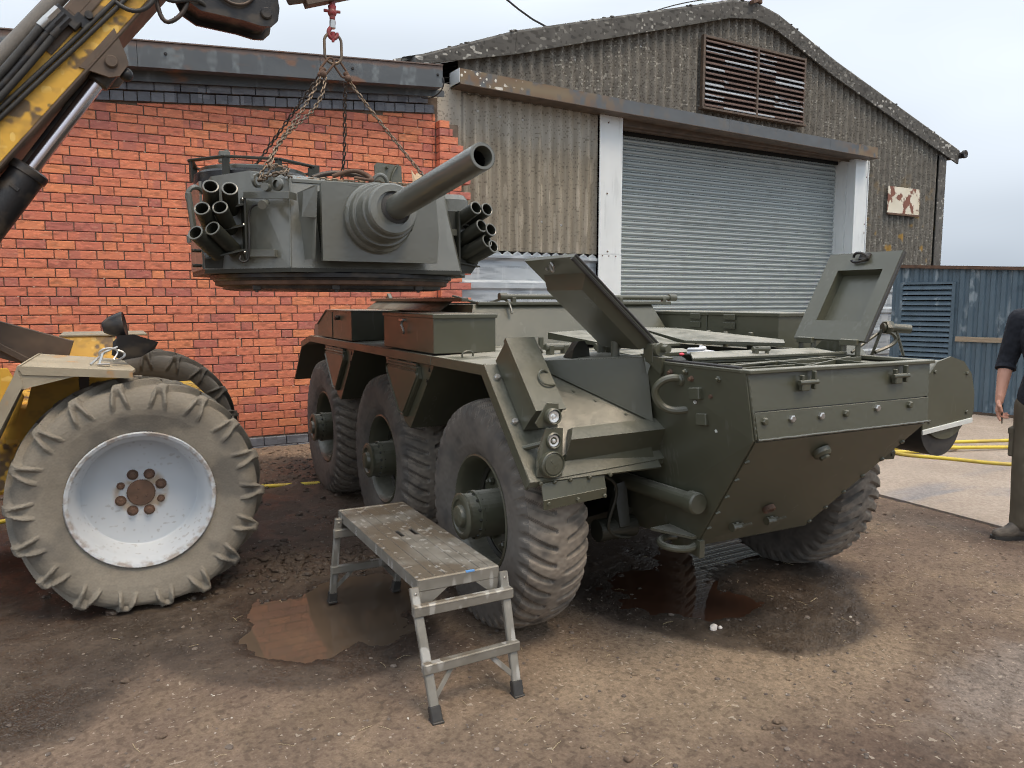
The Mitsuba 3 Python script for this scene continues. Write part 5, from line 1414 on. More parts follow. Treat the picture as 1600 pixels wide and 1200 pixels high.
TT('front_edge_strip', [beam((-1.865, 0.702, 2.246), (-1.04, 0.702, 2.246), 0.012, 0.02)])
# loader's pod on the right cheek
TT('pod', [lathe([(0, -0.17), (0.10, -0.17), (0.115, -0.15), (0.115, 0.14), (0.09, 0.17), (0, 0.17)], (-0.865, 0.98, 2.09), (0, 0, 1), 28)])
# smoke dischargers
def discharger(s, fronts, backs, px0, label):
    k = nk(tu + '__smoke_discharger')
    X0 = px0[0]
    scene[k] = mikit.ply(cat([box((X0 - 0.006, px0[1], px0[2]), (X0 + 0.006, px0[3], px0[4]), 0.002)]), 'dark_green', smooth=False)
    labels[k] = {'label': label}
    for f, b in zip(fronts, backs):
        f, b = A(f), A(b)
        d = unit(f - b)
        Lh = np.linalg.norm(f - b)
        add(k, 'tube', lathe([(0, 0), (0.039, 0), (0.039, Lh - 0.003), (0.0375, Lh), (0.034, Lh), (0.034, Lh - 0.006), (0.030, Lh - 0.006), (0.029, Lh - 0.12), (0, Lh - 0.12)], b, d, 28), 'dark_green', 35)
        add(k, 'tube_rim', lathe([(0.031, Lh + 0.0005), (0.034, Lh + 0.002), (0.0385, Lh + 0.001), (0.0395, Lh - 0.004)], b, d, 28), 'turret_green', 35)
    return k


fl_ = [(-2.255, 0.74, 2.195), (-2.165, 0.74, 2.19), (-2.30, 0.74, 2.085), (-2.215, 0.74, 2.095), (-2.335, 0.74, 1.965), (-2.255, 0.74, 1.99)]
bl_ = [(-2.235, 0.90, 2.10), (-2.14, 0.90, 2.10), (-2.235, 0.89, 1.99), (-2.15, 0.89, 2.00), (-2.215, 0.88, 1.87), (-2.135, 0.88, 1.895)]
dk_ = discharger(-1, fl_, bl_, (-2.085, 0.80, 1.845, 0.98, 2.165), 'left smoke discharger of six tubes')
add(dk_, 'shelf', [hull([(-2.28, y, z + 0.03 * (y > 0.9)) for y, z in ((0.86, zz), (0.95, zz), (0.86, zz + 0.008), (0.95, zz + 0.008))] + [(-2.085, y, z + 0.05) for y, z in ((0.80, zz), (0.95, zz), (0.80, zz + 0.008), (0.95, zz + 0.008))]) for zz in (1.84, 1.965, 2.07)] + [hull([(-2.27, 0.98, z) for z in (1.80, 2.15)] + [(-2.085, 0.98, z) for z in (1.80, 2.15)] + [(-2.27, 0.972, 1.80), (-2.085, 0.972, 2.15)])], 'dark_green', False)
for pa, pb in (((-2.09, 0.80, 2.17), (-1.905, 0.585, 2.155)), ((-2.09, 0.82, 1.875), (-1.97, 0.66, 1.87))):
    add(dk_, 'arm', [beam(pa, pb, 0.008, 0.036), hull([A(pb) + A([dx, dy, dz]) for dx, dy in ((0, 0), (0.05, 0.06)) for dz in (-0.018, 0.018)] + [A(pb) + A([-0.006, 0.01, 0])])], 'turret_green', False)
add(dk_, 'cable', tube(spline([(-2.02, 0.74, 2.12), (-2.06, 0.78, 2.10), (-2.07, 0.79, 2.0), (-2.075, 0.79, 1.87), (-2.085, 0.80, 1.835), (-2.11, 0.80, 1.83), (-2.115, 0.81, 1.86)], 30), 0.006, 6), 'black_rubber', 60)
add(dk_, 'bolt', [bolt((-2.092, y, z), (-1, 0, 0), 0.008, 0.006) for y, z in ((0.81, 2.15), (0.81, 2.02), (0.81, 1.88), (0.95, 2.15))], 'bare_metal')
fr_ = [(-0.835, 0.66, 2.160), (-0.765, 0.66, 2.155), (-0.80, 0.66, 2.06), (-0.74, 0.66, 2.04), (-0.765, 0.66, 1.975), (-0.725, 0.66, 1.945)]
br_ = [(-0.875, 0.86, 2.09), (-0.805, 0.86, 2.09), (-0.86, 0.85, 1.98), (-0.79, 0.85, 1.975), (-0.85, 0.84, 1.90), (-0.80, 0.84, 1.875)]
dk2 = discharger(1, fr_, br_, (-0.895, 0.76, 1.80, 0.96, 2.15), 'right smoke discharger of six tubes')
add(dk2, 'shelf', [hull([(-0.735, y, zz + 0.008 * q_ + 0.03) for y in (0.82, 0.95) for q_ in (0, 1)] + [(-0.895, y, zz + 0.05 + 0.008 * q_) for y in (0.78, 0.95) for q_ in (0, 1)]) for zz in (1.80, 1.925, 2.03)] + [hull([(-0.895, 0.80, 1.79), (-0.895, 0.80, 1.92), (-0.79, 0.83, 1.79), (-0.735, 0.84, 1.86), (-0.895, 0.81, 1.79), (-0.895, 0.81, 1.92), (-0.79, 0.84, 1.79), (-0.735, 0.85, 1.86)]), hull([(x, 0.96, z) for x in (-0.895, -0.735) for z in (1.80, 2.14)] + [(x, 0.968, z) for x in (-0.895, -0.735) for z in (1.80, 2.14)])], 'dark_green', False)
for z in (2.025, 1.845):
    add(dk2, 'arm', [beam((-0.895, 0.79, z), (-1.0, 0.75, z), 0.008, 0.036)], 'turret_green', False)
add(dk2, 'bracket', [box((-0.995, 0.80, 2.04), (-0.90, 0.93, 2.155), 0.004)], 'dark_green', False)
# left side crank, catches
TT('crank_handle', [tube(spline([(-2.26, 1.05, 2.20), (-2.33, 1.0, 2.20), (-2.335, 1.0, 2.19), (-2.335, 1.0, 2.15)], 12), 0.013, 8), cyl((-2.335, 1.0, 2.19), (-2.315, 1.0, 2.00), 0.016, n=12, b=0.003), tube([(-2.315, 1.0, 2.0), (-2.312, 1.0, 1.985), (-2.33, 0.98, 1.975), (-2.345, 0.97, 1.96), (-2.342, 0.97, 1.93)], 0.012, 8), cyl((-2.31, 1.0, 1.98), (-2.27, 1.05, 1.97), 0.014, n=8)])
for z in (1.82, 1.90):
    TT('catch', [cyl((-2.27, 1.15, z), (-2.315, 1.14, z), 0.009, n=8), cyl((-2.30, 1.12, z), (-2.30, 1.16, z), 0.007, n=8)], 'dark_green')
# commander's hatch: ring of flat bar on posts over a black hatch drum
HC = A([-1.93, 1.42])
oct_ = [HC + 0.36 * A([math.cos(a), math.sin(a)]) for a in np.radians(np.arange(8) * 45 + 12)]
TT('hatch_drum', [lathe([(0, 2.36), (0.31, 2.36), (0.33, 2.345), (0.335, 2.29), (0.34, 2.28)], (HC[0], HC[1], 0), (0, 0, 1), 36)], 'black_paint')
TT('hatch_lid', [lathe([(0, 2.385), (0.29, 2.385), (0.30, 2.38), (0.30, 2.362)], (HC[0], HC[1], 0), (0, 0, 1), 36)], 'turret_green')
TT('guard_ring', [beam((p[0], p[1], 2.412), (q2[0], q2[1], 2.412), 0.035, 0.012) for p, q2 in zip(oct_, oct_[1:] + oct_[:1])], 'dark_green', False)
for p in oct_:
    TT('guard_post', beam((p[0], p[1], 2.29), (p[0], p[1], 2.415), 0.04, 0.010, (HC[0] - p[0], HC[1] - p[1], 0)), 'dark_green', False)
TT('antenna_base', [box((-2.135, 1.30, 2.41), (-2.075, 1.36, 2.475), 0.006), cyl((-2.09, 1.33, 2.47), (-2.09, 1.33, 2.485), 0.012, n=10)])
TT('wing_post', [beam((-1.62, 1.22, 2.29), (-1.62, 1.22, 2.42), 0.06, 0.012), hull([(-1.66, 1.20, 2.40), (-1.52, 1.20, 2.34), (-1.52, 1.20, 2.30), (-1.66, 1.20, 2.30), (-1.66, 1.21, 2.40), (-1.52, 1.21, 2.34), (-1.52, 1.21, 2.30), (-1.66, 1.21, 2.30)])], 'dark_green', False)
fp = prism(Polygon([(-0.085, 0), (0.08, 0), (0.08, 0.115), (-0.07, 0.125), (-0.085, 0.11)]).buffer(0.006), (-1.12, 1.35, 2.36), (1, 0, 0), (0, 0.12, 1), 0.012)
fk = TT('periscope_flap', [fp, tube(spline([(-1.07, 1.335, 2.47), (-1.10, 1.33, 2.42), (-1.11, 1.33, 2.38)], 10), 0.006, 6), cyl((-1.13, 1.345, 2.465), (-1.13, 1.325, 2.465), 0.010, n=10), cyl((-1.065, 1.345, 2.475), (-1.065, 1.325, 2.475), 0.010, n=10)], 'army_green')
TT('side_boss', cyl((-1.985, 0.70, 2.20), (-2.01, 0.66, 2.20), 0.020, n=14))
TT('side_boss', [lathe([(0.02, 0), (0.034, 0.0), (0.034, 0.014), (0.02, 0.02)], (-1.94, 0.66, 2.215), (-0.8, -0.6, 0), 18)])
TT('side_boss', [cyl((-1.99, 0.71, 2.13), (-2.02, 0.65, 2.11), 0.015, n=12), cyl((-2.015, 0.66, 2.112), (-2.03, 0.63, 2.105), 0.022, n=12)])
for (x, y, z) in ((-2.02, 0.79, 2.245), (-1.08, 0.80, 2.30), (-1.95, 1.9, 2.31), (-1.0, 1.9, 2.31)):
    TT('lifting_eye', lathe([(0.024, -0.008), (0.036, -0.008), (0.036, 0.008), (0.024, 0.008), (0.024, -0.008)], (x, y, z), (0.6, -0.8, 0), 20))
kw = thing('wood_packer', 'torn piece of pale cardboard packing tucked on the turret roof under the chain', 'packing')
add(kw, 'sheet', [hull([(-1.04, 1.18, 2.30), (-0.94, 1.16, 2.30), (-0.93, 1.2, 2.41), (-0.99, 1.2, 2.42), (-1.04, 1.20, 2.32)]), hull([(-1.03, 1.14, 2.30), (-1.015, 1.13, 2.30), (-1.04, 1.16, 2.43), (-1.02, 1.15, 2.40), (-1.0, 1.12, 2.31)])], 'cardboard', False)

# ------------------------------------------------------------------ lifting chains
def link_mesh(L=0.040, W=0.026, r=0.0046, n=18, m=6):
    a = np.linspace(0, 2 * np.pi, n, endpoint=False)
    k = (L - W) / 2
    pts = np.stack([(W / 2 - r) * np.sin(a), 0 * a, (W / 2 - r) * np.cos(a) + np.where(np.cos(a) > 0, k, -k)], 1)
    return tube(pts, r, m, closed=True)


LK = link_mesh()


def chain_mesh(path, pitch=0.0305, sc=1.0):
    p = A(path, float)
    d = np.r_[0, np.cumsum(np.linalg.norm(np.diff(p, axis=0), axis=1))]
    n = max(2, int(d[-1] / (pitch * sc)))
    V, F, off = [], [], 0
    for i in range(n):
        s = (i + 0.5) / n * d[-1]
        c = A([np.interp(s, d, p[:, k]) for k in range(3)])
        e = A([np.interp(min(s + 0.01, d[-1]), d, p[:, k]) for k in range(3)]) - A([np.interp(max(s - 0.01, 0), d, p[:, k]) for k in range(3)])
        Fm = frame_of(e)
        a = math.pi / 2 * (i % 2) + 0.5 + R.uniform(-0.2, 0.2)
        Rm = A([[math.cos(a), -math.sin(a), 0], [math.sin(a), math.cos(a), 0], [0, 0, 1]])
        V.append((LK.vertices * sc) @ (Fm @ Rm).T + c)
        F.append(LK.faces + off)
        off += len(LK.vertices)
    return tm(np.vstack(V), np.vstack(F))


ch = thing('chain_sling', 'four-leg rusty steel chain sling hanging from an oval ring and holding the turret', 'chain sling')
AP = A([-1.50, 1.20, 2.985])
ovl = lambda c, hx_, hz, r, up=0.0: tube([c + A([hx_ * math.sin(a), 0.02 * math.sin(a), hz * math.cos(a) ** 1]) for a in np.linspace(0, 2 * np.pi, 36, endpoint=False)], r, 8, closed=True)
stad = lambda c, w, h, r: tube([c + A([w * math.sin(a), 0.0, (h - w) * (1 if math.cos(a) > 0 else -1) + w * math.cos(a)]) for a in np.linspace(0, 2 * np.pi, 40, endpoint=False)], r, 8, closed=True)
add(ch, 'master_ring', stad(A([-1.497, 1.2, 3.09]), 0.050, 0.085, 0.0085), 'chain_steel', 60)
add(ch, 'ring_link', [xf(stad(A([0, 0, 0]), 0.022, 0.055, 0.007), np.array([[0.8, 0, 0.6, -1.535], [0, 1, 0, 1.195], [-0.6, 0, 0.8, 2.985], [0, 0, 0, 1]]))], 'rust', 60)
add(ch, 'ring_link', [xf(stad(A([0, 0, 0]), 0.022, 0.055, 0.007), np.array([[0.8, 0, -0.6, -1.455], [0, 1, 0, 1.205], [0.6, 0, 0.8, 2.985], [0, 0, 0, 1]]))], 'rust', 60)
kl, kr = A([-1.565, 1.19, 2.94]), A([-1.415, 1.21, 2.94])
add(ch, 'coupling', [cyl(kl + A([0.012, 0, 0.03]), kl + A([-0.02, 0, -0.02]), 0.016, n=10, b=0.005), trimesh.creation.icosphere(subdivisions=2, radius=0.02).apply_translation(kl + A([0, -0.02, -0.01]))], 'rust')
add(ch, 'coupling', [cyl(kr + A([-0.012, 0, 0.03]), kr + A([0.02, 0, -0.02]), 0.016, n=10, b=0.005), trimesh.creation.icosphere(subdivisions=2, radius=0.02).apply_translation(kr + A([0, -0.02, -0.01]))], 'rust')
add(ch, 'chain_leg', chain_mesh([kl + A([-0.01, 0.02, -0.01]), (-1.95, 1.9, 2.34)]), 'chain_dark', 60)
add(ch, 'chain_leg', chain_mesh(spline([kl + A([-0.012, -0.01, -0.02]), (-1.79, 0.985, 2.59), (-1.995, 0.79, 2.29), (-2.02, 0.77, 2.245)], 30)), 'chain_steel', 60)
add(ch, 'chain_leg', chain_mesh(spline([kl + A([0.012, -0.01, -0.02]), (-1.755, 0.99, 2.60), (-1.945, 0.80, 2.35), (-1.985, 0.76, 2.26), (-2.02, 0.765, 2.24)], 30)), 'chain_steel', 60)
add(ch, 'chain_leg', chain_mesh([kr + A([-0.005, 0.02, -0.02]), (-1.36, 1.5, 2.55), (-1.33, 1.72, 2.31)]), 'chain_dark', 60)
add(ch, 'chain_leg', chain_mesh(spline([kr + A([0.01, -0.01, -0.02]), (-1.18, 1.1, 2.60), (-1.05, 0.93, 2.36), (-1.07, 0.81, 2.31)], 30)), 'chain_steel', 60)
lz = [(-2.02, 0.765, 2.245), (-1.97, 0.70, 2.262), (-1.93, 0.68, 2.275), (-1.85, 0.765, 2.265), (-1.70, 0.775, 2.272), (-1.55, 0.775, 2.272), (-1.46, 0.79, 2.28), (-1.30, 0.78, 2.278), (-1.15, 0.79, 2.285), (-1.08, 0.80, 2.30)]
add(ch, 'slack_chain', chain_mesh(spline(lz, 60)), 'chain_steel', 60)
add(ch, 'slack_chain', chain_mesh(spline([(-1.95, 0.71, 2.30), (-1.92, 0.80, 2.33), (-1.86, 0.83, 2.325), (-1.90, 0.74, 2.29), (-1.96, 0.70, 2.26)], 30)), 'chain_steel', 60)
add(ch, 'chain_hook', [tube(spline([(-1.62, 0.82, 2.30), (-1.54, 0.80, 2.33), (-1.46, 0.79, 2.325), (-1.42, 0.76, 2.29), (-1.47, 0.74, 2.285), (-1.52, 0.75, 2.29)], 24), [0.012] * 10 + [0.014] * 8 + [0.008] * 6, 8)], 'rust', 60)
add(ch, 'webbing', tube(spline([(-1.72, 0.86, 2.29), (-1.62, 0.88, 2.325), (-1.5, 0.88, 2.33), (-1.38, 0.86, 2.30)], 16), 0.014, 8), 'chain_dark', 60)
add(ch, 'hook', [tube(spline([(-1.497, 1.2, 3.26), (-1.498, 1.2, 3.215), (-1.52, 1.2, 3.185), (-1.515, 1.2, 3.155), (-1.497, 1.2, 3.145), (-1.478, 1.2, 3.155), (-1.474, 1.2, 3.18)], 24), 0.012, 8), cyl((-1.497, 1.195, 3.18), (-1.497, 1.195, 3.125), 0.014, 0.008, 10)], 'red_paint', 60)
add(ch, 'swivel', [cyl((-1.497, 1.2, 3.20), (-1.497, 1.2, 3.25), 0.018, n=12, b=0.004)], 'bare_metal')
add(ch, 'shackle', [cyl((-1.497, 1.2, 3.25), (-1.497, 1.2, 3.33), 0.016, 0.024, 12, 0.004), cyl((-1.545, 1.2, 3.295), (-1.45, 1.2, 3.30), 0.009, n=8), trimesh.creation.icosphere(subdivisions=2, radius=0.026).apply_translation((-1.497, 1.2, 3.29)), cyl((-1.497, 1.2, 3.31), (-1.49, 1.2, 3.42), 0.018, n=10)], 'red_paint')

# ------------------------------------------------------------------ yellow boom handler on the left
th = thing('boom_handler', 'worn yellow boom handler with a big dusty tyre and raised boom', 'handler')


def tractor_tyre():
    nphi, NL = 720, 18
    prof = [(-0.205, 0.335), (-0.215, 0.36), (-0.225, 0.40), (-0.236, 0.44), (-0.240, 0.47), (-0.240, 0.495), (-0.236, 0.515), (-0.228, 0.535), (-0.214, 0.553), (-0.195, 0.566)]
    prof = [(x, r) for x, r in np.stack([np.interp(np.linspace(0, 9, 46), range(10), [p[k] for p in prof]) for k in (0, 1)], 1)]
    tread = [(x, 0.578 - 0.30 * x * x) for x in np.linspace(-0.185, 0.185, 45)]
    prof = A(prof + tread + [(-x, r) for x, r in prof[::-1]])
    ph = np.arange(nphi) * 2 * np.pi / nphi
    X = np.repeat(prof[None, :, 0], nphi, 0)
    Rr = np.repeat(prof[None, :, 1], nphi, 0)
    P = np.repeat(ph[:, None], len(prof), 1)
    side = (X > 0)
    # distance along the surface from the tyre's middle
    lat = np.where(np.abs(X) < 0.19, np.abs(X), 0.19 + (0.572 - Rr) * 1.1)
    lat = np.maximum(lat, np.where(Rr < 0.566, 0.19 + (0.566 - Rr), 0))
    ang = P / (2 * np.pi) * NL + 0.5 * side - np.minimum(lat, 0.21) * 4.6
    f = (ang % 1.0) - 0.5
    onT = np.clip((0.215 - lat) / 0.02, 0, 1)
    bar = np.clip((0.135 - np.abs(f)) / 0.035 + 0.5, 0, 1) * onT
    # lug end on the shoulder: solid top, two legs that spread towards the rim
    w = 0.085 + 1.35 * np.clip(lat - 0.20, 0, 0.12)
    leg = np.clip((0.050 - np.abs(np.abs(f) - w)) / 0.022 + 0.5, 0, 1)
    solid = np.clip((w - np.abs(f)) / 0.03 + 0.5, 0, 1) * np.clip((0.222 - lat) / 0.014, 0, 1)
    fade = np.clip((0.305 - lat) / 0.03, 0, 1) * np.clip((lat - 0.185) / 0.02, 0, 1)
    lug = np.maximum(leg, solid) * fade
    Rr2 = Rr + 0.030 * bar + 0.016 * lug * np.clip((lat - 0.16) / 0.03, 0, 1)
    X2 = X + np.sign(X) * 0.022 * lug
    bulge = 0.006 * np.sin(3 * P + 1) * np.exp(-((Rr - 0.47) / 0.06) ** 2)
    X2 = X2 + np.sign(X) * bulge
    v = np.stack([X2, Rr2 * np.sin(P), Rr2 * np.cos(P)], -1)
    z = v[..., 2]
    k = z < -0.52
    v[..., 2] = np.where(k, -0.52 + (z + 0.52) * 0.62, z)
    v[..., 0] += np.sign(X) * np.where(z < -0.35, 0.03 * np.clip((-0.35 - z) / 0.2, 0, 1), 0)
    m = len(prof)
    i, j = np.meshgrid(np.arange(nphi), np.arange(m - 1), indexing='ij')
    a, b = i * m + j, ((i + 1) % nphi) * m + j
    F = np.stack([a, a + 1, b + 1, b], -1).reshape(-1, 4)
    return tm(v.reshape(-1, 3), np.vstack([F[:, [0, 2, 1]], F[:, [0, 3, 2]]]))


TYM = tractor_tyre()
t1 = mikit.ply(TYM, 'tractor_tyre', smooth=True)
t2 = mikit.ply(TYM, 'tractor_tyre_dark', smooth=True)
rimm = lathe([(0.338, 0.19), (0.345, 0.205), (0.352, 0.222), (0.346, 0.232), (0.332, 0.226), (0.322, 0.205), (0.312, 0.19), (0.300, 0.165), (0.292, 0.10), (0.286, 0.05), (0.282, 0.03), (0.276, 0.026), (0.15, 0.030), (0.0, 0.032)], (0, 0, 0), OX, 72)


def big_wheel(cx, cy, cz, td, spin, near):
    w = nk(th + '__wheel')
    M = T().translate([cx, cy, cz]).rotate([0, 0, 1], 90).rotate([1, 0, 0], spin).scale([1, 1.03, 1.03])
    scene[w + '__tyre'] = {**td, 'to_world': M}
    scene[w + '__rim'] = {**mikit.ply(rimm, 'rim_paint', smooth=35), 'to_world': M}
    scene[w + '__hub'] = {**mikit.ply(cat([lathe([(0, 0.048), (0.064, 0.048), (0.069, 0.042), (0.069, 0.02)], (0, 0, 0), OX, 32)] + [cyl((-0.044, 0.03 * math.sin(a), 0.03 * math.cos(a)), (-0.051, 0.03 * math.sin(a), 0.03 * math.cos(a)), 0.006, n=8) for a in (0.4, 2.4, 4.2)]), 'rust', smooth=30), 'to_world': M}
    if near:
        for k in range(8):
            a = k * math.pi / 4 + 0.35
            big = k not in (1, 5)
            r = 0.021 if big else 0.015
            n_ = cat([lathe([(0, 0.064), (r * 0.55, 0.064), (r * 0.6, 0.056), (r, 0.052), (r, 0.026)], (0, 0.104 * math.sin(a), 0.104 * math.cos(a)), OX, 6), lathe([(0.0, 0.033), (r * 1.25, 0.035), (r * 1.35, 0.030)], (0, 0.104 * math.sin(a), 0.104 * math.cos(a)), OX, 16)])
            scene[nk(w + '__nut')] = {**mikit.ply(n_, 'rust', smooth=25), 'to_world': M}


big_wheel(-2.625, 1.20, 0.590, t1, 0.0, True)
big_wheel(-2.48, 3.05, 0.635, t2, 7.0, False)
# boom
bd, bu2 = unit(A([0.743, 0, 0.94])), unit(A([-0.94, 0, 0.743]))
L0 = A([-3.183, 0, 2.29])


def BM(s, t, y):
    return L0 + bd * s + bu2 * t + A([0, y, 0])


def TH(name, ms, m='worn_yellow', smooth=30, label=None):
    return add(th, name, ms, m, smooth, label)


def bbox(s0, s1, t0, t1, y0, y1, b=0.006):
    return hull([BM(s, t, y) for s in (s0, s1) for t, y in ((t0 + b, y0), (t0, y0 + b), (t0, y1 - b), (t0 + b, y1), (t1 - b, y0), (t1, y0 + b), (t1, y1 - b), (t1 - b, y1))])


TH('boom', bbox(-1.9, 2.1, 0.012, 0.235, 1.30, 1.60), smooth=False, label='worn yellow boom with flaking paint')
TH('boom_flange', [bbox(-1.9, 2.1, -0.004, 0.014, 1.285, 1.615)], 'brown_steel', False)
TH('boom_flange', [bbox(0.62, 2.1, 0.16, 0.26, 1.292, 1.30), bbox(-1.9, 2.1, 0.232, 0.25, 1.29, 1.61)], 'brown_steel', False)
TH('lift_tube', cyl(BM(-1.9, 0.32, 1.34), BM(2.2, 0.312, 1.34), 0.042, n=24), 'grey_tube')
for o, r_ in ((0.0, 0.012), (0.027, 0.012)):
    TH('hose', tube(spline([BM(-1.8, 0.25 + o, 1.285), BM(-0.4, 0.17 + o, 1.28), BM(0.2, 0.137 + o, 1.278), BM(0.6, 0.113 + o, 1.277), BM(1.08, 0.088 + o, 1.28), BM(1.5, 0.08 + 0.7 * o, 1.28), BM(2.1, 0.06 + 0.5 * o, 1.285)], 50), r_, 8), 'black_rubber', 60)
for o, r, mm in ((0.268, 0.019, 'black_rubber'), (0.232, 0.016, 'black_paint'), (0.205, 0.017, 'black_rubber')):
    TH('hose', tube(spline([BM(-1.8, o + 0.03, 1.27), BM(-0.3, o + 0.02, 1.265), BM(0.2, o - 0.012, 1.262), BM(0.5, o - 0.01, 1.262), BM(0.72, o, 1.262)], 40), r, 10), mm, 60)
    TH('hose_end', [cyl(BM(0.74, o, 1.262), BM(0.82, o - 0.004, 1.262), r * 1.15, n=6), cyl(BM(0.69, o, 1.262), BM(0.745, o, 1.262), r * 1.2, n=14)], 'bare_metal' if r == 0.019 else 'black_paint')
TH('manifold_block', [bbox(0.79, 0.84, 0.15, 0.28, 1.25, 1.30), bbox(0.83, 0.88, 0.12, 0.20, 1.275, 1.30), cyl(BM(0.90, 0.155, 1.30), BM(0.90, 0.155, 1.26), 0.020, n=12)], 'black_paint', False)
TH('patch_plate', [bbox(0.86, 1.05, 0.19, 0.252, 1.29, 1.30)], 'brown_steel', False)
# ram
TH('ram_bracket', [hull([BM(a, t, y) for a, t in ((0.66, 0.04), (0.94, 0.04), (0.72, -0.09), (0.76, -0.12), (0.84, -0.115), (0.87, -0.08)) for y in (1.29, 1.31)]), hull([BM(a, t, y) for a, t in ((0.66, 0.04), (0.94, 0.04), (0.72, -0.09), (0.76, -0.12), (0.84, -0.115), (0.87, -0.08)) for y in (1.53, 1.55)]), cyl(BM(0.79, -0.05, 1.275), BM(0.79, -0.05, 1.57), 0.022, n=18, b=0.004), cyl(BM(0.79, -0.05, 1.272), BM(0.79, -0.05, 1.292), 0.032, n=20, b=0.005)], 'brown_steel')
r0, r1 = A([-2.645, 1.40, 2.905]), A([-3.211, 1.40, 2.081])
rd_ = unit(r1 - r0)
TH('ram_rod', cyl(r0 + rd_ * 0.1, r0 + rd_ * 0.80, 0.037, n=26), 'chrome', 35)
TH('ram_end', [cyl(r0 + rd_ * 0.02, r0 + rd_ * 0.15, 0.058, n=22, b=0.01), cyl(r0 + A([0, -0.07, 0]), r0 + A([0, 0.07, 0]), 0.045, n=18), trimesh.creation.icosphere(subdivisions=2, radius=0.035).apply_translation(r0 + A([0.06, -0.06, -0.07]))], 'black_paint')
TH('ram_barrel', [cyl(r0 + rd_ * 0.74, r0 + rd_ * 2.0, 0.086, n=30, b=0.012), lathe([(0.0, 0), (0.082, 0.0), (0.094, 0.008), (0.094, 0.045), (0.084, 0.05)], r0 + rd_ * 0.715, rd_, 30), beam(r0 + rd_ * 0.83 + A([-0.03, -0.088, 0]), r0 + rd_ * 0.87 + A([0.03, -0.088, 0]), 0.01, 0.02)], 'black_paint')
TH('ram_guide', [tube([r0 + rd_ * 0.05 + A([-0.05, 0.02, 0]), r0 + rd_ * 0.8 + A([-0.05, 0.02, 0])], 0.018, 10)], 'black_paint')
# boom head and jib above the frame, hook beam over the turret
hp = Polygon([(-2.32, 3.36), (-2.27, 3.255), (-2.20, 3.215), (-1.98, 3.20), (-1.885, 3.185), (-1.83, 3.19), (-1.795, 3.225), (-1.785, 3.29), (-1.80, 3.40), (-1.85, 3.70), (-2.05, 3.95), (-2.25, 3.8), (-2.33, 3.5)]).buffer(0.012).buffer(-0.006)
TH('boom_head', [prism(hp, (0, 1.30, 0), (1, 0, 0), (0, 0, 1), 0.02), prism(hp, (0, 1.55, 0), (1, 0, 0), (0, 0, 1), 0.02), prism(hp.buffer(-0.03), (0, 1.33, 0), (1, 0, 0), (0, 0, 1), -0.2)], 'black_paint', 30)
TH('boom_head_panel', [prism(Polygon([(-2.17, 3.30), (-1.98, 3.27), (-1.93, 3.33), (-1.95, 3.5), (-2.12, 3.5)]).buffer(0.02), (0, 1.298, 0), (1, 0, 0), (0, 0, 1), -0.012)], 'brown_steel', 30)
TH('boom_head_pin', [cyl((-1.855, 1.29, 3.25), (-1.855, 1.26, 3.25), 0.032, n=20, b=0.006)], 'black_paint')
TH('hose', tube(spline([(-2.13, 1.27, 3.40), (-2.10, 1.26, 3.30), (-2.02, 1.26, 3.265), (-1.95, 1.26, 3.29), (-1.92, 1.27, 3.40)], 24), 0.010, 8), 'chain_dark', 60)
TH('hose', tube(spline([BM(1.25, 0.09, 1.28), (-2.42, 1.27, 3.20), (-2.38, 1.26, 3.115), (-2.31, 1.26, 3.16), (-2.26, 1.27, 3.30), (-2.24, 1.29, 3.42)], 30), 0.012, 8), 'chain_dark', 60)
TH('hose', tube(spline([BM(1.20, 0.12, 1.28), (-2.43, 1.25, 3.26), (-2.36, 1.25, 3.225), (-2.26, 1.25, 3.245), (-2.18, 1.28, 3.24)], 30), 0.011, 8), 'black_rubber', 60)
TH('hose', tube(spline([BM(1.05, 0.11, 1.28), (-2.47, 1.24, 3.17), (-2.44, 1.24, 3.21), (-2.41, 1.24, 3.30), (-2.42, 1.26, 3.40)], 24), 0.012, 8), 'black_rubber', 60)
TH('jib', [beam((-1.66, 1.20, 3.335), (-1.15, 1.20, 3.52), 0.075, 0.085), beam((-1.20, 1.22, 3.50), (-1.25, 1.3, 4.0), 0.08, 0.08), beam((-1.25, 1.3, 3.97), (-2.05, 1.44, 3.90), 0.09, 0.09), cyl((-1.75, 1.20, 3.34), (-1.60, 1.20, 3.385), 0.05, n=18)], 'brown_steel', False)
# mudguard, bonnet, mirrors and chassis
g = [(-3.14, 0.98, 1.315), (-2.64, 0.98, 1.272), (-2.625, 1.05, 1.276), (-2.68, 1.55, 1.296), (-3.09, 1.58, 1.338)]
gk = TH('mudguard', [slab(g, (0, 0, -0.014)), slab([(-3.14, 0.978, 1.313), (-2.64, 0.978, 1.272), (-2.64, 0.978, 1.232), (-3.12, 0.978, 1.272)], (0, 0.01, 0)), slab([(-3.14, 0.98, 1.313), (-3.09, 1.58, 1.336), (-3.34, 1.58, 0.80), (-3.33, 0.98, 0.80)], (0.016, 0, 0.006)), slab([(-3.15, 0.985, 1.29), (-2.86, 0.985, 1.262), (-3.17, 0.985, 1.19)], (0, 0.01, 0)), slab([(-3.14, 0.978, 1.30), (-3.12, 0.978, 1.22), (-3.33, 0.978, 0.80), (-3.36, 0.978, 0.86)], (0, 0.012, 0))], 'dirty_guard', False, label='dusty mudguard over the near wheel')
add(gk, 'stay', [beam((-2.87, 1.40, 1.28), (-2.87, 1.42, 0.7), 0.05, 0.03)], 'brown_steel')
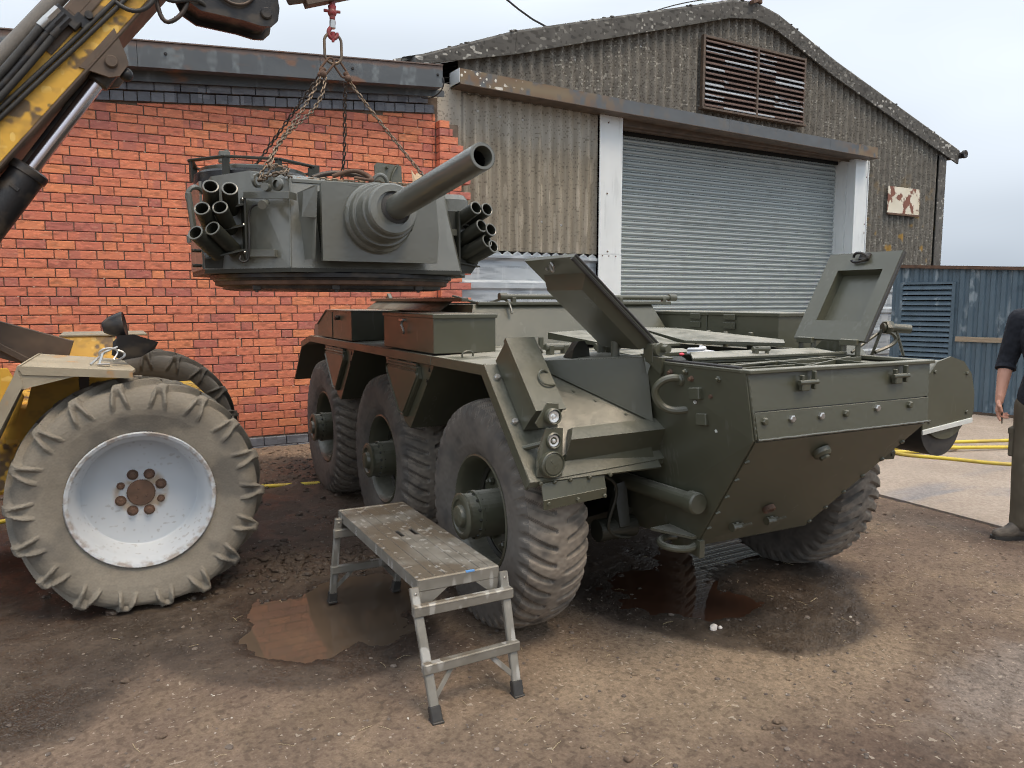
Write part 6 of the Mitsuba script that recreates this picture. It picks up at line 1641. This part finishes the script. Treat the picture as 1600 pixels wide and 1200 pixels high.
TH('chassis', [box((-5.6, 1.62, 0.55), (-2.2, 2.62, 1.05), 0.02), hull([(-3.1, 1.72, 1.0), (-2.72, 1.72, 1.0), (-2.72, 2.5, 1.0), (-3.1, 2.5, 1.0), (-3.1, 1.72, 1.22), (-2.72, 1.72, 1.22), (-2.72, 2.5, 1.22), (-3.1, 2.5, 1.22)])], smooth=False)
TH('axle', [cyl((-2.63, 1.3, 0.59), (-2.55, 3.0, 0.63), 0.13, n=20)], 'brown_steel')
TH('bonnet', [hull([(-3.03, 1.85, 1.20), (-2.66, 1.85, 1.20), (-2.66, 2.6, 1.20), (-3.03, 2.6, 1.2), (-2.99, 1.95, 1.415), (-2.70, 1.95, 1.41), (-2.70, 2.5, 1.41), (-2.99, 2.5, 1.415)])], smooth=False)
TH('bonnet_lid', [box((-3.0, 1.94, 1.412), (-2.52, 2.5, 1.424), 0.003)], 'dirty_guard', False)
TH('inner_panel', [slab([(-3.10, 1.60, 1.28), (-2.70, 1.60, 1.24), (-2.62, 1.60, 0.7), (-3.25, 1.60, 0.7)], (0, 0.02, 0))], 'worn_yellow', False)
TH('side_panel', [slab([(-5.0, 1.60, 1.26), (-3.24, 1.60, 1.26), (-3.17, 1.60, 1.10), (-3.22, 1.60, 0.95), (-5.0, 1.60, 0.9)], (0, 0.03, 0))], 'worn_yellow', False)
TH('link_arm', [beam((-3.9, 1.78, 1.62), (-2.95, 1.78, 1.30), 0.05, 0.20), beam((-3.35, 1.74, 1.42), (-3.08, 1.74, 1.24), 0.04, 0.035), cyl((-3.40, 1.70, 1.42), (-3.40, 1.80, 1.42), 0.06, n=16)], 'brown_steel', False)
mk = TH('mirror', [lathe([(0.0, -0.10), (0.03, -0.10), (0.055, -0.06), (0.072, 0.0), (0.070, 0.008), (0.064, 0.004), (0.0, -0.01)], (-2.665, 1.30, 1.50), (0.95, -0.15, 0.15), 22), cyl((-2.68, 1.30, 1.44), (-2.69, 1.3, 1.36), 0.02, n=10)], 'black_paint', label='black round lamp shell standing on the mudguard')
hm2 = hull([A([-2.63, 1.22, 1.385]) + A(p) for p in ((-0.10, 0.0, -0.045), (-0.09, 0.0, 0.025), (-0.06, -0.02, 0.06), (0.01, -0.03, 0.065), (0.13, -0.02, 0.02), (0.11, 0.0, -0.02), (0.04, 0, -0.06), (-0.05, 0.0, -0.075), (-0.06, 0.07, 0.03), (0.06, 0.07, 0.02), (0.0, 0.07, -0.05))])
TH('work_lamp', hm2, 'black_paint', 20, label='grey plastic lamp lying tilted on the mudguard')
TH('lamp_clip', [tube(spline([(-2.78, 1.16, 1.33), (-2.74, 1.15, 1.38), (-2.70, 1.15, 1.36), (-2.72, 1.13, 1.32), (-2.68, 1.13, 1.33), (-2.70, 1.14, 1.37)], 24), 0.006, 6), beam((-2.80, 1.10, 1.302), (-2.74, 1.10, 1.302), 0.03, 0.008), beam((-2.79, 1.1, 1.30), (-2.77, 1.13, 1.36), 0.012, 0.006), tube([(-2.83, 1.12, 1.30), (-2.76, 1.18, 1.36), (-2.70, 1.2, 1.385)], 0.006, 6)], 'bare_metal')
TH('cab', [hull([(-5.4, 2.0, 1.0), (-4.0, 2.0, 1.0), (-5.4, 2.9, 1.0), (-4.0, 2.9, 1.0), (-5.3, 2.05, 2.5), (-4.4, 2.05, 2.5), (-5.3, 2.85, 2.5), (-4.4, 2.85, 2.5)])], smooth=False)
TH('boom_pivot', [hull([(-4.6, y, z) for y in (1.3, 1.6) for z in (0.6, 1.3)] + [(-4.1, y, z) for y in (1.3, 1.6) for z in (0.6, 1.0)])], 'brown_steel', False)

# ------------------------------------------------------------------ work platform
wp = thing('work_platform', 'dirty folding aluminium hop-up platform standing in the puddle by the near wheel', 'step platform')
X0, X1, Y0, Y1, ZT = -1.685, -1.315, -0.545, 0.605, 0.50
slots = [[(xa, 0.02), (xa + 0.022, 0.02), (xa + 0.022, 0.13), (xa, 0.13)] for xa in (-1.545, -1.475)]
add(wp, 'deck', prism(Polygon([(X0, Y0), (X1, Y0), (X1, Y1), (X0, Y1)], slots), (0, 0, ZT - 0.006), (1, 0, 0), (0, 1, 0), 0.006), 'dirty_alu', False)
for i in range(7):
    x = X0 + 0.03 + i * (X1 - X0 - 0.06) / 6
    add(wp, 'deck_rib', [box((x - 0.004, Y0, ZT), (x + 0.004, Y1, ZT + 0.0035), 0.001)] if i in (1, 2, 4, 5) else [box((x - 0.010, Y0, ZT), (x + 0.010, Y1, ZT + 0.002), 0.0008)], 'dirty_alu', False)
for x in (X0, X1 - 0.004):
    add(wp, 'side_rail', [box((x, Y0 + 0.0, ZT - 0.05), (x + 0.004, Y1, ZT - 0.006), 0.001), box((x - (0.0 if x == X0 else 0.02), Y0, ZT - 0.052), (x + 0.024 if x == X0 else x + 0.004, Y1, ZT - 0.049), 0.001)], 'dirty_alu', False)
for y, o in ((Y0 - 0.022, -1), (Y1, 1)):
    add(wp, 'end_cap', [box((X0 - 0.002, y, ZT - 0.052), (X1 + 0.002, y + 0.022, ZT + 0.003), 0.005)] + [hull([(xc, yy, zz) for yy in (y, y + 0.02) for xc, zz in ((xa, ZT - 0.05), (xb, ZT - 0.05), (xm, ZT - 0.10), (xa + 0.01 * (1 if xb > xa else -1), ZT - 0.10))]) for xa, xb, xm in ((X0, X0 + 0.13, X0 + 0.06), (X1, X1 - 0.11, X1 - 0.05))], 'dirty_alu', 20)
add(wp, 'paint_smear', [box((-1.47, Y0 - 0.0225, ZT - 0.004), (-1.43, Y0 - 0.012, ZT + 0.0036), 0.001)], mat('blue_smear', pri((0.10, 0.26, 0.55), 0.6)), False, label='small blue paint smear')
for yt_, yb_, tag_ in ((-0.565, -0.735, 0), (0.56, 0.615, 1)):
    tops = [A([X0 - 0.018, yt_, 0.475]), A([X1 + 0.018, yt_, 0.475])]
    feet = [A([X0 - 0.005 if tag_ == 0 else X0 - 0.05, yb_ - 0.03 * (1 - tag_), 0.0]), A([X1 + 0.0 if tag_ == 0 else X1 - 0.06, yb_, 0.0])]
    for t_, f_ in zip(tops, feet):
        lk_ = add(wp, 'leg', beam(t_, f_ + unit(t_ - f_) * 0.03, 0.038, 0.024, (0, 1, 0), 0.004), 'dirty_alu', 20)
        d_ = unit(t_ - f_)
        add(lk_, 'rubber_foot', [beam(f_ + d_ * 0.058, f_ - d_ * 0.002, 0.046, 0.034, (0, 1, 0), 0.004), beam(f_ + A([0, 0, 0.008]), f_ + A([0, 0, -0.004]), 0.05, 0.05, (0, 1, 0), 0.003)], 'black_rubber')
        add(lk_, 'rivet', [bolt(t_ + (f_ - t_) * q2 + A([0, -0.012, 0]), (0, -1, 0), 0.006, 0.004, 8) for q2 in (0.05, 0.2, 0.62)], 'bare_metal')
    for q_, hh in ((0.17, 0.045), (0.60, 0.042)):
        pa, pb = [t_ + (f_ - t_) * q_ for t_, f_ in zip(tops, feet)]
        ex = unit(pb - pa)
        add(wp, 'rung', [beam(pa - ex * 0.025 + A([0, -0.016, 0]), pb + ex * 0.025 + A([0, -0.016, 0]), 0.034, hh, (0, 1, 0) if False else (0, 0, 1), 0.004), beam(pa + A([0, -0.03, 0.016]), pb + A([0, -0.03, 0.016]), 0.008, 0.006, (0, 0, 1), 0.001)], 'dirty_alu', 20)
    pa, pb = [t_ + (f_ - t_) * 0.62 for t_, f_ in zip(tops, feet)]
    qa, qb = [t_ + (f_ - t_) * 0.86 for t_, f_ in zip(tops, feet)]
    add(wp, 'brace', beam(pa + (pb - pa) * 0.30, qa, 0.022, 0.008, (0, 1, 0), 0.002), 'dirty_alu', 20)
    add(wp, 'brace', beam(pb + (pa - pb) * 0.30, qb, 0.022, 0.008, (0, 1, 0), 0.002), 'dirty_alu', 20)

# ------------------------------------------------------------------ the man at the right
ICO = trimesh.creation.icosphere(subdivisions=2).vertices


def bones(chain, length=0.022, it=12):
    """chain: list of ((p, r), (q, r)) or longer tuples; one continuous smoothed surface"""
    M_ = None
    for bone in chain:
        m = man(trimesh.convex.convex_hull(np.vstack([ICO * r + A(p) for p, r in bone])))
        M_ = m if M_ is None else M_ + m
    M_ = M_.simplify(0.0015).refine_to_length(length)
    k = M_.to_mesh()
    m = trimesh.Trimesh(k.vert_properties[:, :3], k.tri_verts, process=True)
    trimesh.smoothing.filter_taubin(m, iterations=it)
    return m


fdir = unit(A([-0.66 * 0.884 - 0.75 * 0.468, 0.66 * 0.468 - 0.75 * 0.884, 0]))
rdir = A([fdir[1], -fdir[0], 0])
PO = A([2.745, -0.50, 0]) - rdir * 0.12


def H(a, b, z):
    """a to his right, b forward, z up"""
    return PO + rdir * a + fdir * b + A([0, 0, z])


ps = thing('person', 'person in a dark fleece and brown work trousers with one arm hanging down', 'person')
rsho, relb, rwri = H(0.205, 0.0, 1.50), H(0.275, -0.02, 1.215), H(0.285, 0.09, 0.965)
lsho, lelb, lwri = H(-0.205, 0.0, 1.50), H(-0.29, -0.02, 1.21), H(-0.26, 0.10, 0.98)
hd_ = H(0, 0.03, 1.69)
body_b = [((H(0, 0, 1.02), 0.13), (H(0, 0, 1.2), 0.125), (H(0.05, 0, 1.02), 0.12), (H(-0.05, 0, 1.02), 0.12)), ((H(0.07, 0, 1.40), 0.115), (H(-0.07, 0, 1.40), 0.115), (H(0, 0, 1.15), 0.12)),
          ((rsho, 0.055), (H(0.05, 0, 1.47), 0.08), (lsho, 0.055), (H(-0.05, 0, 1.47), 0.08)), ((H(0, 0.0, 1.48), 0.062), (H(0, 0.02, 1.62), 0.055)),
          ((hd_ + A([0, 0, 0.04]), 0.085), (hd_ + fdir * 0.02 - A([0, 0, 0.05]), 0.065), (hd_ - fdir * 0.03 + A([0, 0, 0.03]), 0.088)), ((hd_ + fdir * 0.055 - A([0, 0, 0.085]), 0.032), (hd_ - A([0, 0, 0.04]), 0.06)),
          ((hd_ + fdir * 0.085 + A([0, 0, 0.01]), 0.008), (hd_ + fdir * 0.105 - A([0, 0, 0.03]), 0.012), (hd_ + fdir * 0.08 - A([0, 0, 0.03]), 0.016)),
          ((hd_ + rdir * 0.088 + A([0, 0, 0.015]), 0.014), (hd_ + rdir * 0.085 - A([0, 0, 0.025]), 0.010)), ((hd_ - rdir * 0.088 + A([0, 0, 0.015]), 0.014), (hd_ - rdir * 0.085 - A([0, 0, 0.025]), 0.010))]
for sg_, sh2, el, wr in ((1, rsho, relb, rwri), (-1, lsho, lelb, lwri)):
    body_b += [((sh2, 0.056), (el, 0.042)), ((el, 0.042), (el + (wr - el) * 0.3, 0.043), (wr, 0.027))]
    hip, kn, an = H(sg_ * 0.10, 0, 0.93), H(sg_ * 0.115, 0.025, 0.50), H(sg_ * 0.12, -0.01, 0.09)
    body_b += [((hip, 0.09), (kn, 0.058)), ((kn, 0.057), (kn + (an - kn) * 0.35 - fdir * 0.02, 0.058), (an, 0.040)), ((an, 0.040), (an - A([0, 0, 0.04]), 0.03))]
bk = add(ps, 'body', bones(body_b), 'skin', True)
# hands: palm and five curled fingers
def hand(wr, el, sg_, curl):
    d = unit(wr - el)
    d = unit(d * 0.6 + A([0, 0, -0.8]))
    acr = unit(fdir - d * (fdir @ d))        # thumb side points forward
    inw = np.cross(d, acr) * sg_
    if inw @ (-rdir * sg_) < 0:
        inw = -inw
    pc = wr + d * 0.05
    L_ = [((wr - d * 0.02, 0.026), (wr + d * 0.015, 0.026)), tuple((wr + d * a + acr * b, 0.0145) for a, b in ((0.02, 0.018), (0.02, -0.018), (0.085, 0.030), (0.08, -0.032)))]
    for i, (b, l) in enumerate(((0.030, 0.070), (0.010, 0.078), (-0.011, 0.072), (-0.032, 0.058))):
        c = curl[i]
        k0 = wr + d * (0.082 - 0.004 * abs(i - 1)) + acr * b
        k1 = k0 + unit(d * math.cos(c * 0.5) + inw * math.sin(c * 0.5)) * l * 0.45
        k2 = k1 + unit(d * math.cos(c) + inw * math.sin(c)) * l * 0.32
        k3 = k2 + unit(d * math.cos(c * 1.5) + inw * math.sin(c * 1.5)) * l * 0.25
        L_ += [((k0, 0.0105), (k1, 0.0095)), ((k1, 0.0095), (k2, 0.0086)), ((k2, 0.0086), (k3, 0.0074))]
    t0 = wr + d * 0.03 + acr * 0.026
    t1_ = t0 + unit(d * 0.6 + acr * 0.6 + inw * 0.35) * 0.042
    t2_ = t1_ + unit(d * 0.9 + inw * 0.4 - acr * 0.1) * 0.03
    L_ += [((t0, 0.016), (t1_, 0.012)), ((t1_, 0.012), (t2_, 0.0095))]
    return bones(L_, 0.006, 6), pc, d, acr, inw


for sg_, el, wr, cu in ((1, relb, rwri, (0.35, 1.1, 1.3, 1.35)), (-1, lelb, lwri, (0.5, 0.6, 0.7, 0.8))):
    hmh, pc, d, acr, inw = hand(wr, el, sg_, cu)
    add(bk, 'hand', hmh, 'skin', True)
    if sg_ == 1:
        pen = thing('marker_stick', 'short dark stick held in the hand of the person', 'stick')
        add(pen, 'shaft', cyl(pc + inw * 0.024 + acr * 0.035 - d * 0.01, pc + inw * 0.030 + acr * 0.0 + d * 0.115, 0.0065, 0.004, 8), 'dark_green')
add(bk, 'eye', [trimesh.creation.icosphere(subdivisions=2, radius=0.012).apply_translation(hd_ + fdir * 0.083 + rdir * 0.032 * q_ + A([0, 0, 0.018])) for q_ in (-1, 1)], 'black_paint')
add(bk, 'mouth', [tube([hd_ + fdir * 0.088 + rdir * a - A([0, 0, 0.058 + 0.1 * a * a]) for a in (-0.022, 0, 0.022)], 0.004, 6)], 'rust')
add(ps, 'hair', bones([((hd_ + A([0, 0, 0.062]) - fdir * 0.01, 0.083), (hd_ - fdir * 0.05 + A([0, 0, 0.02]), 0.083)), ((hd_ - fdir * 0.052 + A([0, 0, 0.016]), 0.080), (hd_ - fdir * 0.05 - A([0, 0, 0.05]), 0.062))], 0.03, 2), 'dark_hair', True)
top_b = [((H(0, 0, 1.0), 0.155), (H(0, 0, 1.22), 0.145), (H(0.06, 0, 0.98), 0.14), (H(-0.06, 0, 0.98), 0.14)), ((H(0.08, 0, 1.40), 0.135), (H(-0.08, 0, 1.40), 0.135), (H(0, 0, 1.15), 0.145)),
         ((rsho, 0.078), (H(0.05, 0, 1.47), 0.095), (lsho, 0.078), (H(-0.05, 0, 1.47), 0.095)), ((H(0, 0, 1.5), 0.08), (H(0, 0.01, 1.57), 0.07))]
for sh2, el, wr in ((rsho, relb, rwri), (lsho, lelb, lwri)):
    top_b += [((sh2, 0.080), (sh2 + (el - sh2) * 0.6, 0.066), (el - A([0, 0, 0.005]), 0.060)), ((el, 0.061), (el + (wr - el) * 0.10, 0.058))]
fk_ = add(ps, 'fleece', bones(top_b, 0.02, 8), 'fleece', True)
add(ps, 'cuff', lathe([(0.052, -0.01), (0.063, -0.012), (0.064, 0.012), (0.056, 0.016), (0.048, 0.006)], relb + (rwri - relb) * 0.16, rwri - relb, 24), 'fleece', 50)
tr_b = [((H(0.05, 0, 0.95), 0.135), (H(-0.05, 0, 0.95), 0.135), (H(0, 0, 1.0), 0.14))]
for sg_ in (1, -1):
    hip, kn, an = H(sg_ * 0.10, 0, 0.92), H(sg_ * 0.115, 0.025, 0.50), H(sg_ * 0.12, -0.005, 0.12)
    tr_b += [((hip, 0.112), (kn, 0.084)), ((kn, 0.084), (kn + (an - kn) * 0.45, 0.078), (an, 0.072)), ((an + A([0, 0, 0.04]), 0.076), (an, 0.075))]
tk = add(ps, 'trousers', bones(tr_b, 0.02, 8), 'work_trousers', True)
add(tk, 'pocket', hull(_chamfer((0.016, 0.055, 0.085), 0.01) @ np.stack([rdir, fdir, A([0, 0, 1.0])]) + H(0.205, 0.01, 0.66)), 'work_trousers', 20)
add(tk, 'pocket_flap', hull(_chamfer((0.017, 0.06, 0.022), 0.006) @ np.stack([rdir, fdir, A([0, 0, 1.0])]) + H(0.211, 0.01, 0.75)), 'work_trousers', 20)
for sg_, tw in ((1, 0.75), (-1, -0.4)):
    an = H(sg_ * 0.12, -0.01, 0.09)
    fd = unit(fdir * math.cos(tw) + rdir * math.sin(tw))
    bt = add(ps, 'boot', bones([((an + A([0, 0, 0.05]), 0.055), (an - fd * 0.03 - A([0, 0, 0.035]), 0.045)), ((an - fd * 0.035 - A([0, 0, 0.04]), 0.043), (an + fd * 0.06 - A([0, 0, 0.035]), 0.047)), ((an + A([0, 0, 0.02]), 0.05), (an + fd * 0.09 - A([0, 0, 0.035]), 0.042)), ((an + fd * 0.08 - A([0, 0, 0.042]), 0.043), (an + fd * 0.175 - A([0, 0, 0.05]), 0.034))], 0.012, 6), 'boot_leather', True)
    so = Polygon([(-0.085, -0.03), (-0.085, 0.03), (-0.03, 0.042), (0.06, 0.045), (0.15, 0.046), (0.205, 0.025), (0.212, 0.0), (0.205, -0.025), (0.15, -0.046), (0.06, -0.045), (-0.03, -0.042)]).buffer(0.004)
    add(bt, 'sole', prism(so, A([an[0], an[1], 0.0]), fd, np.cross((0, 0, 1), fd), 0.026), 'black_rubber', 20)
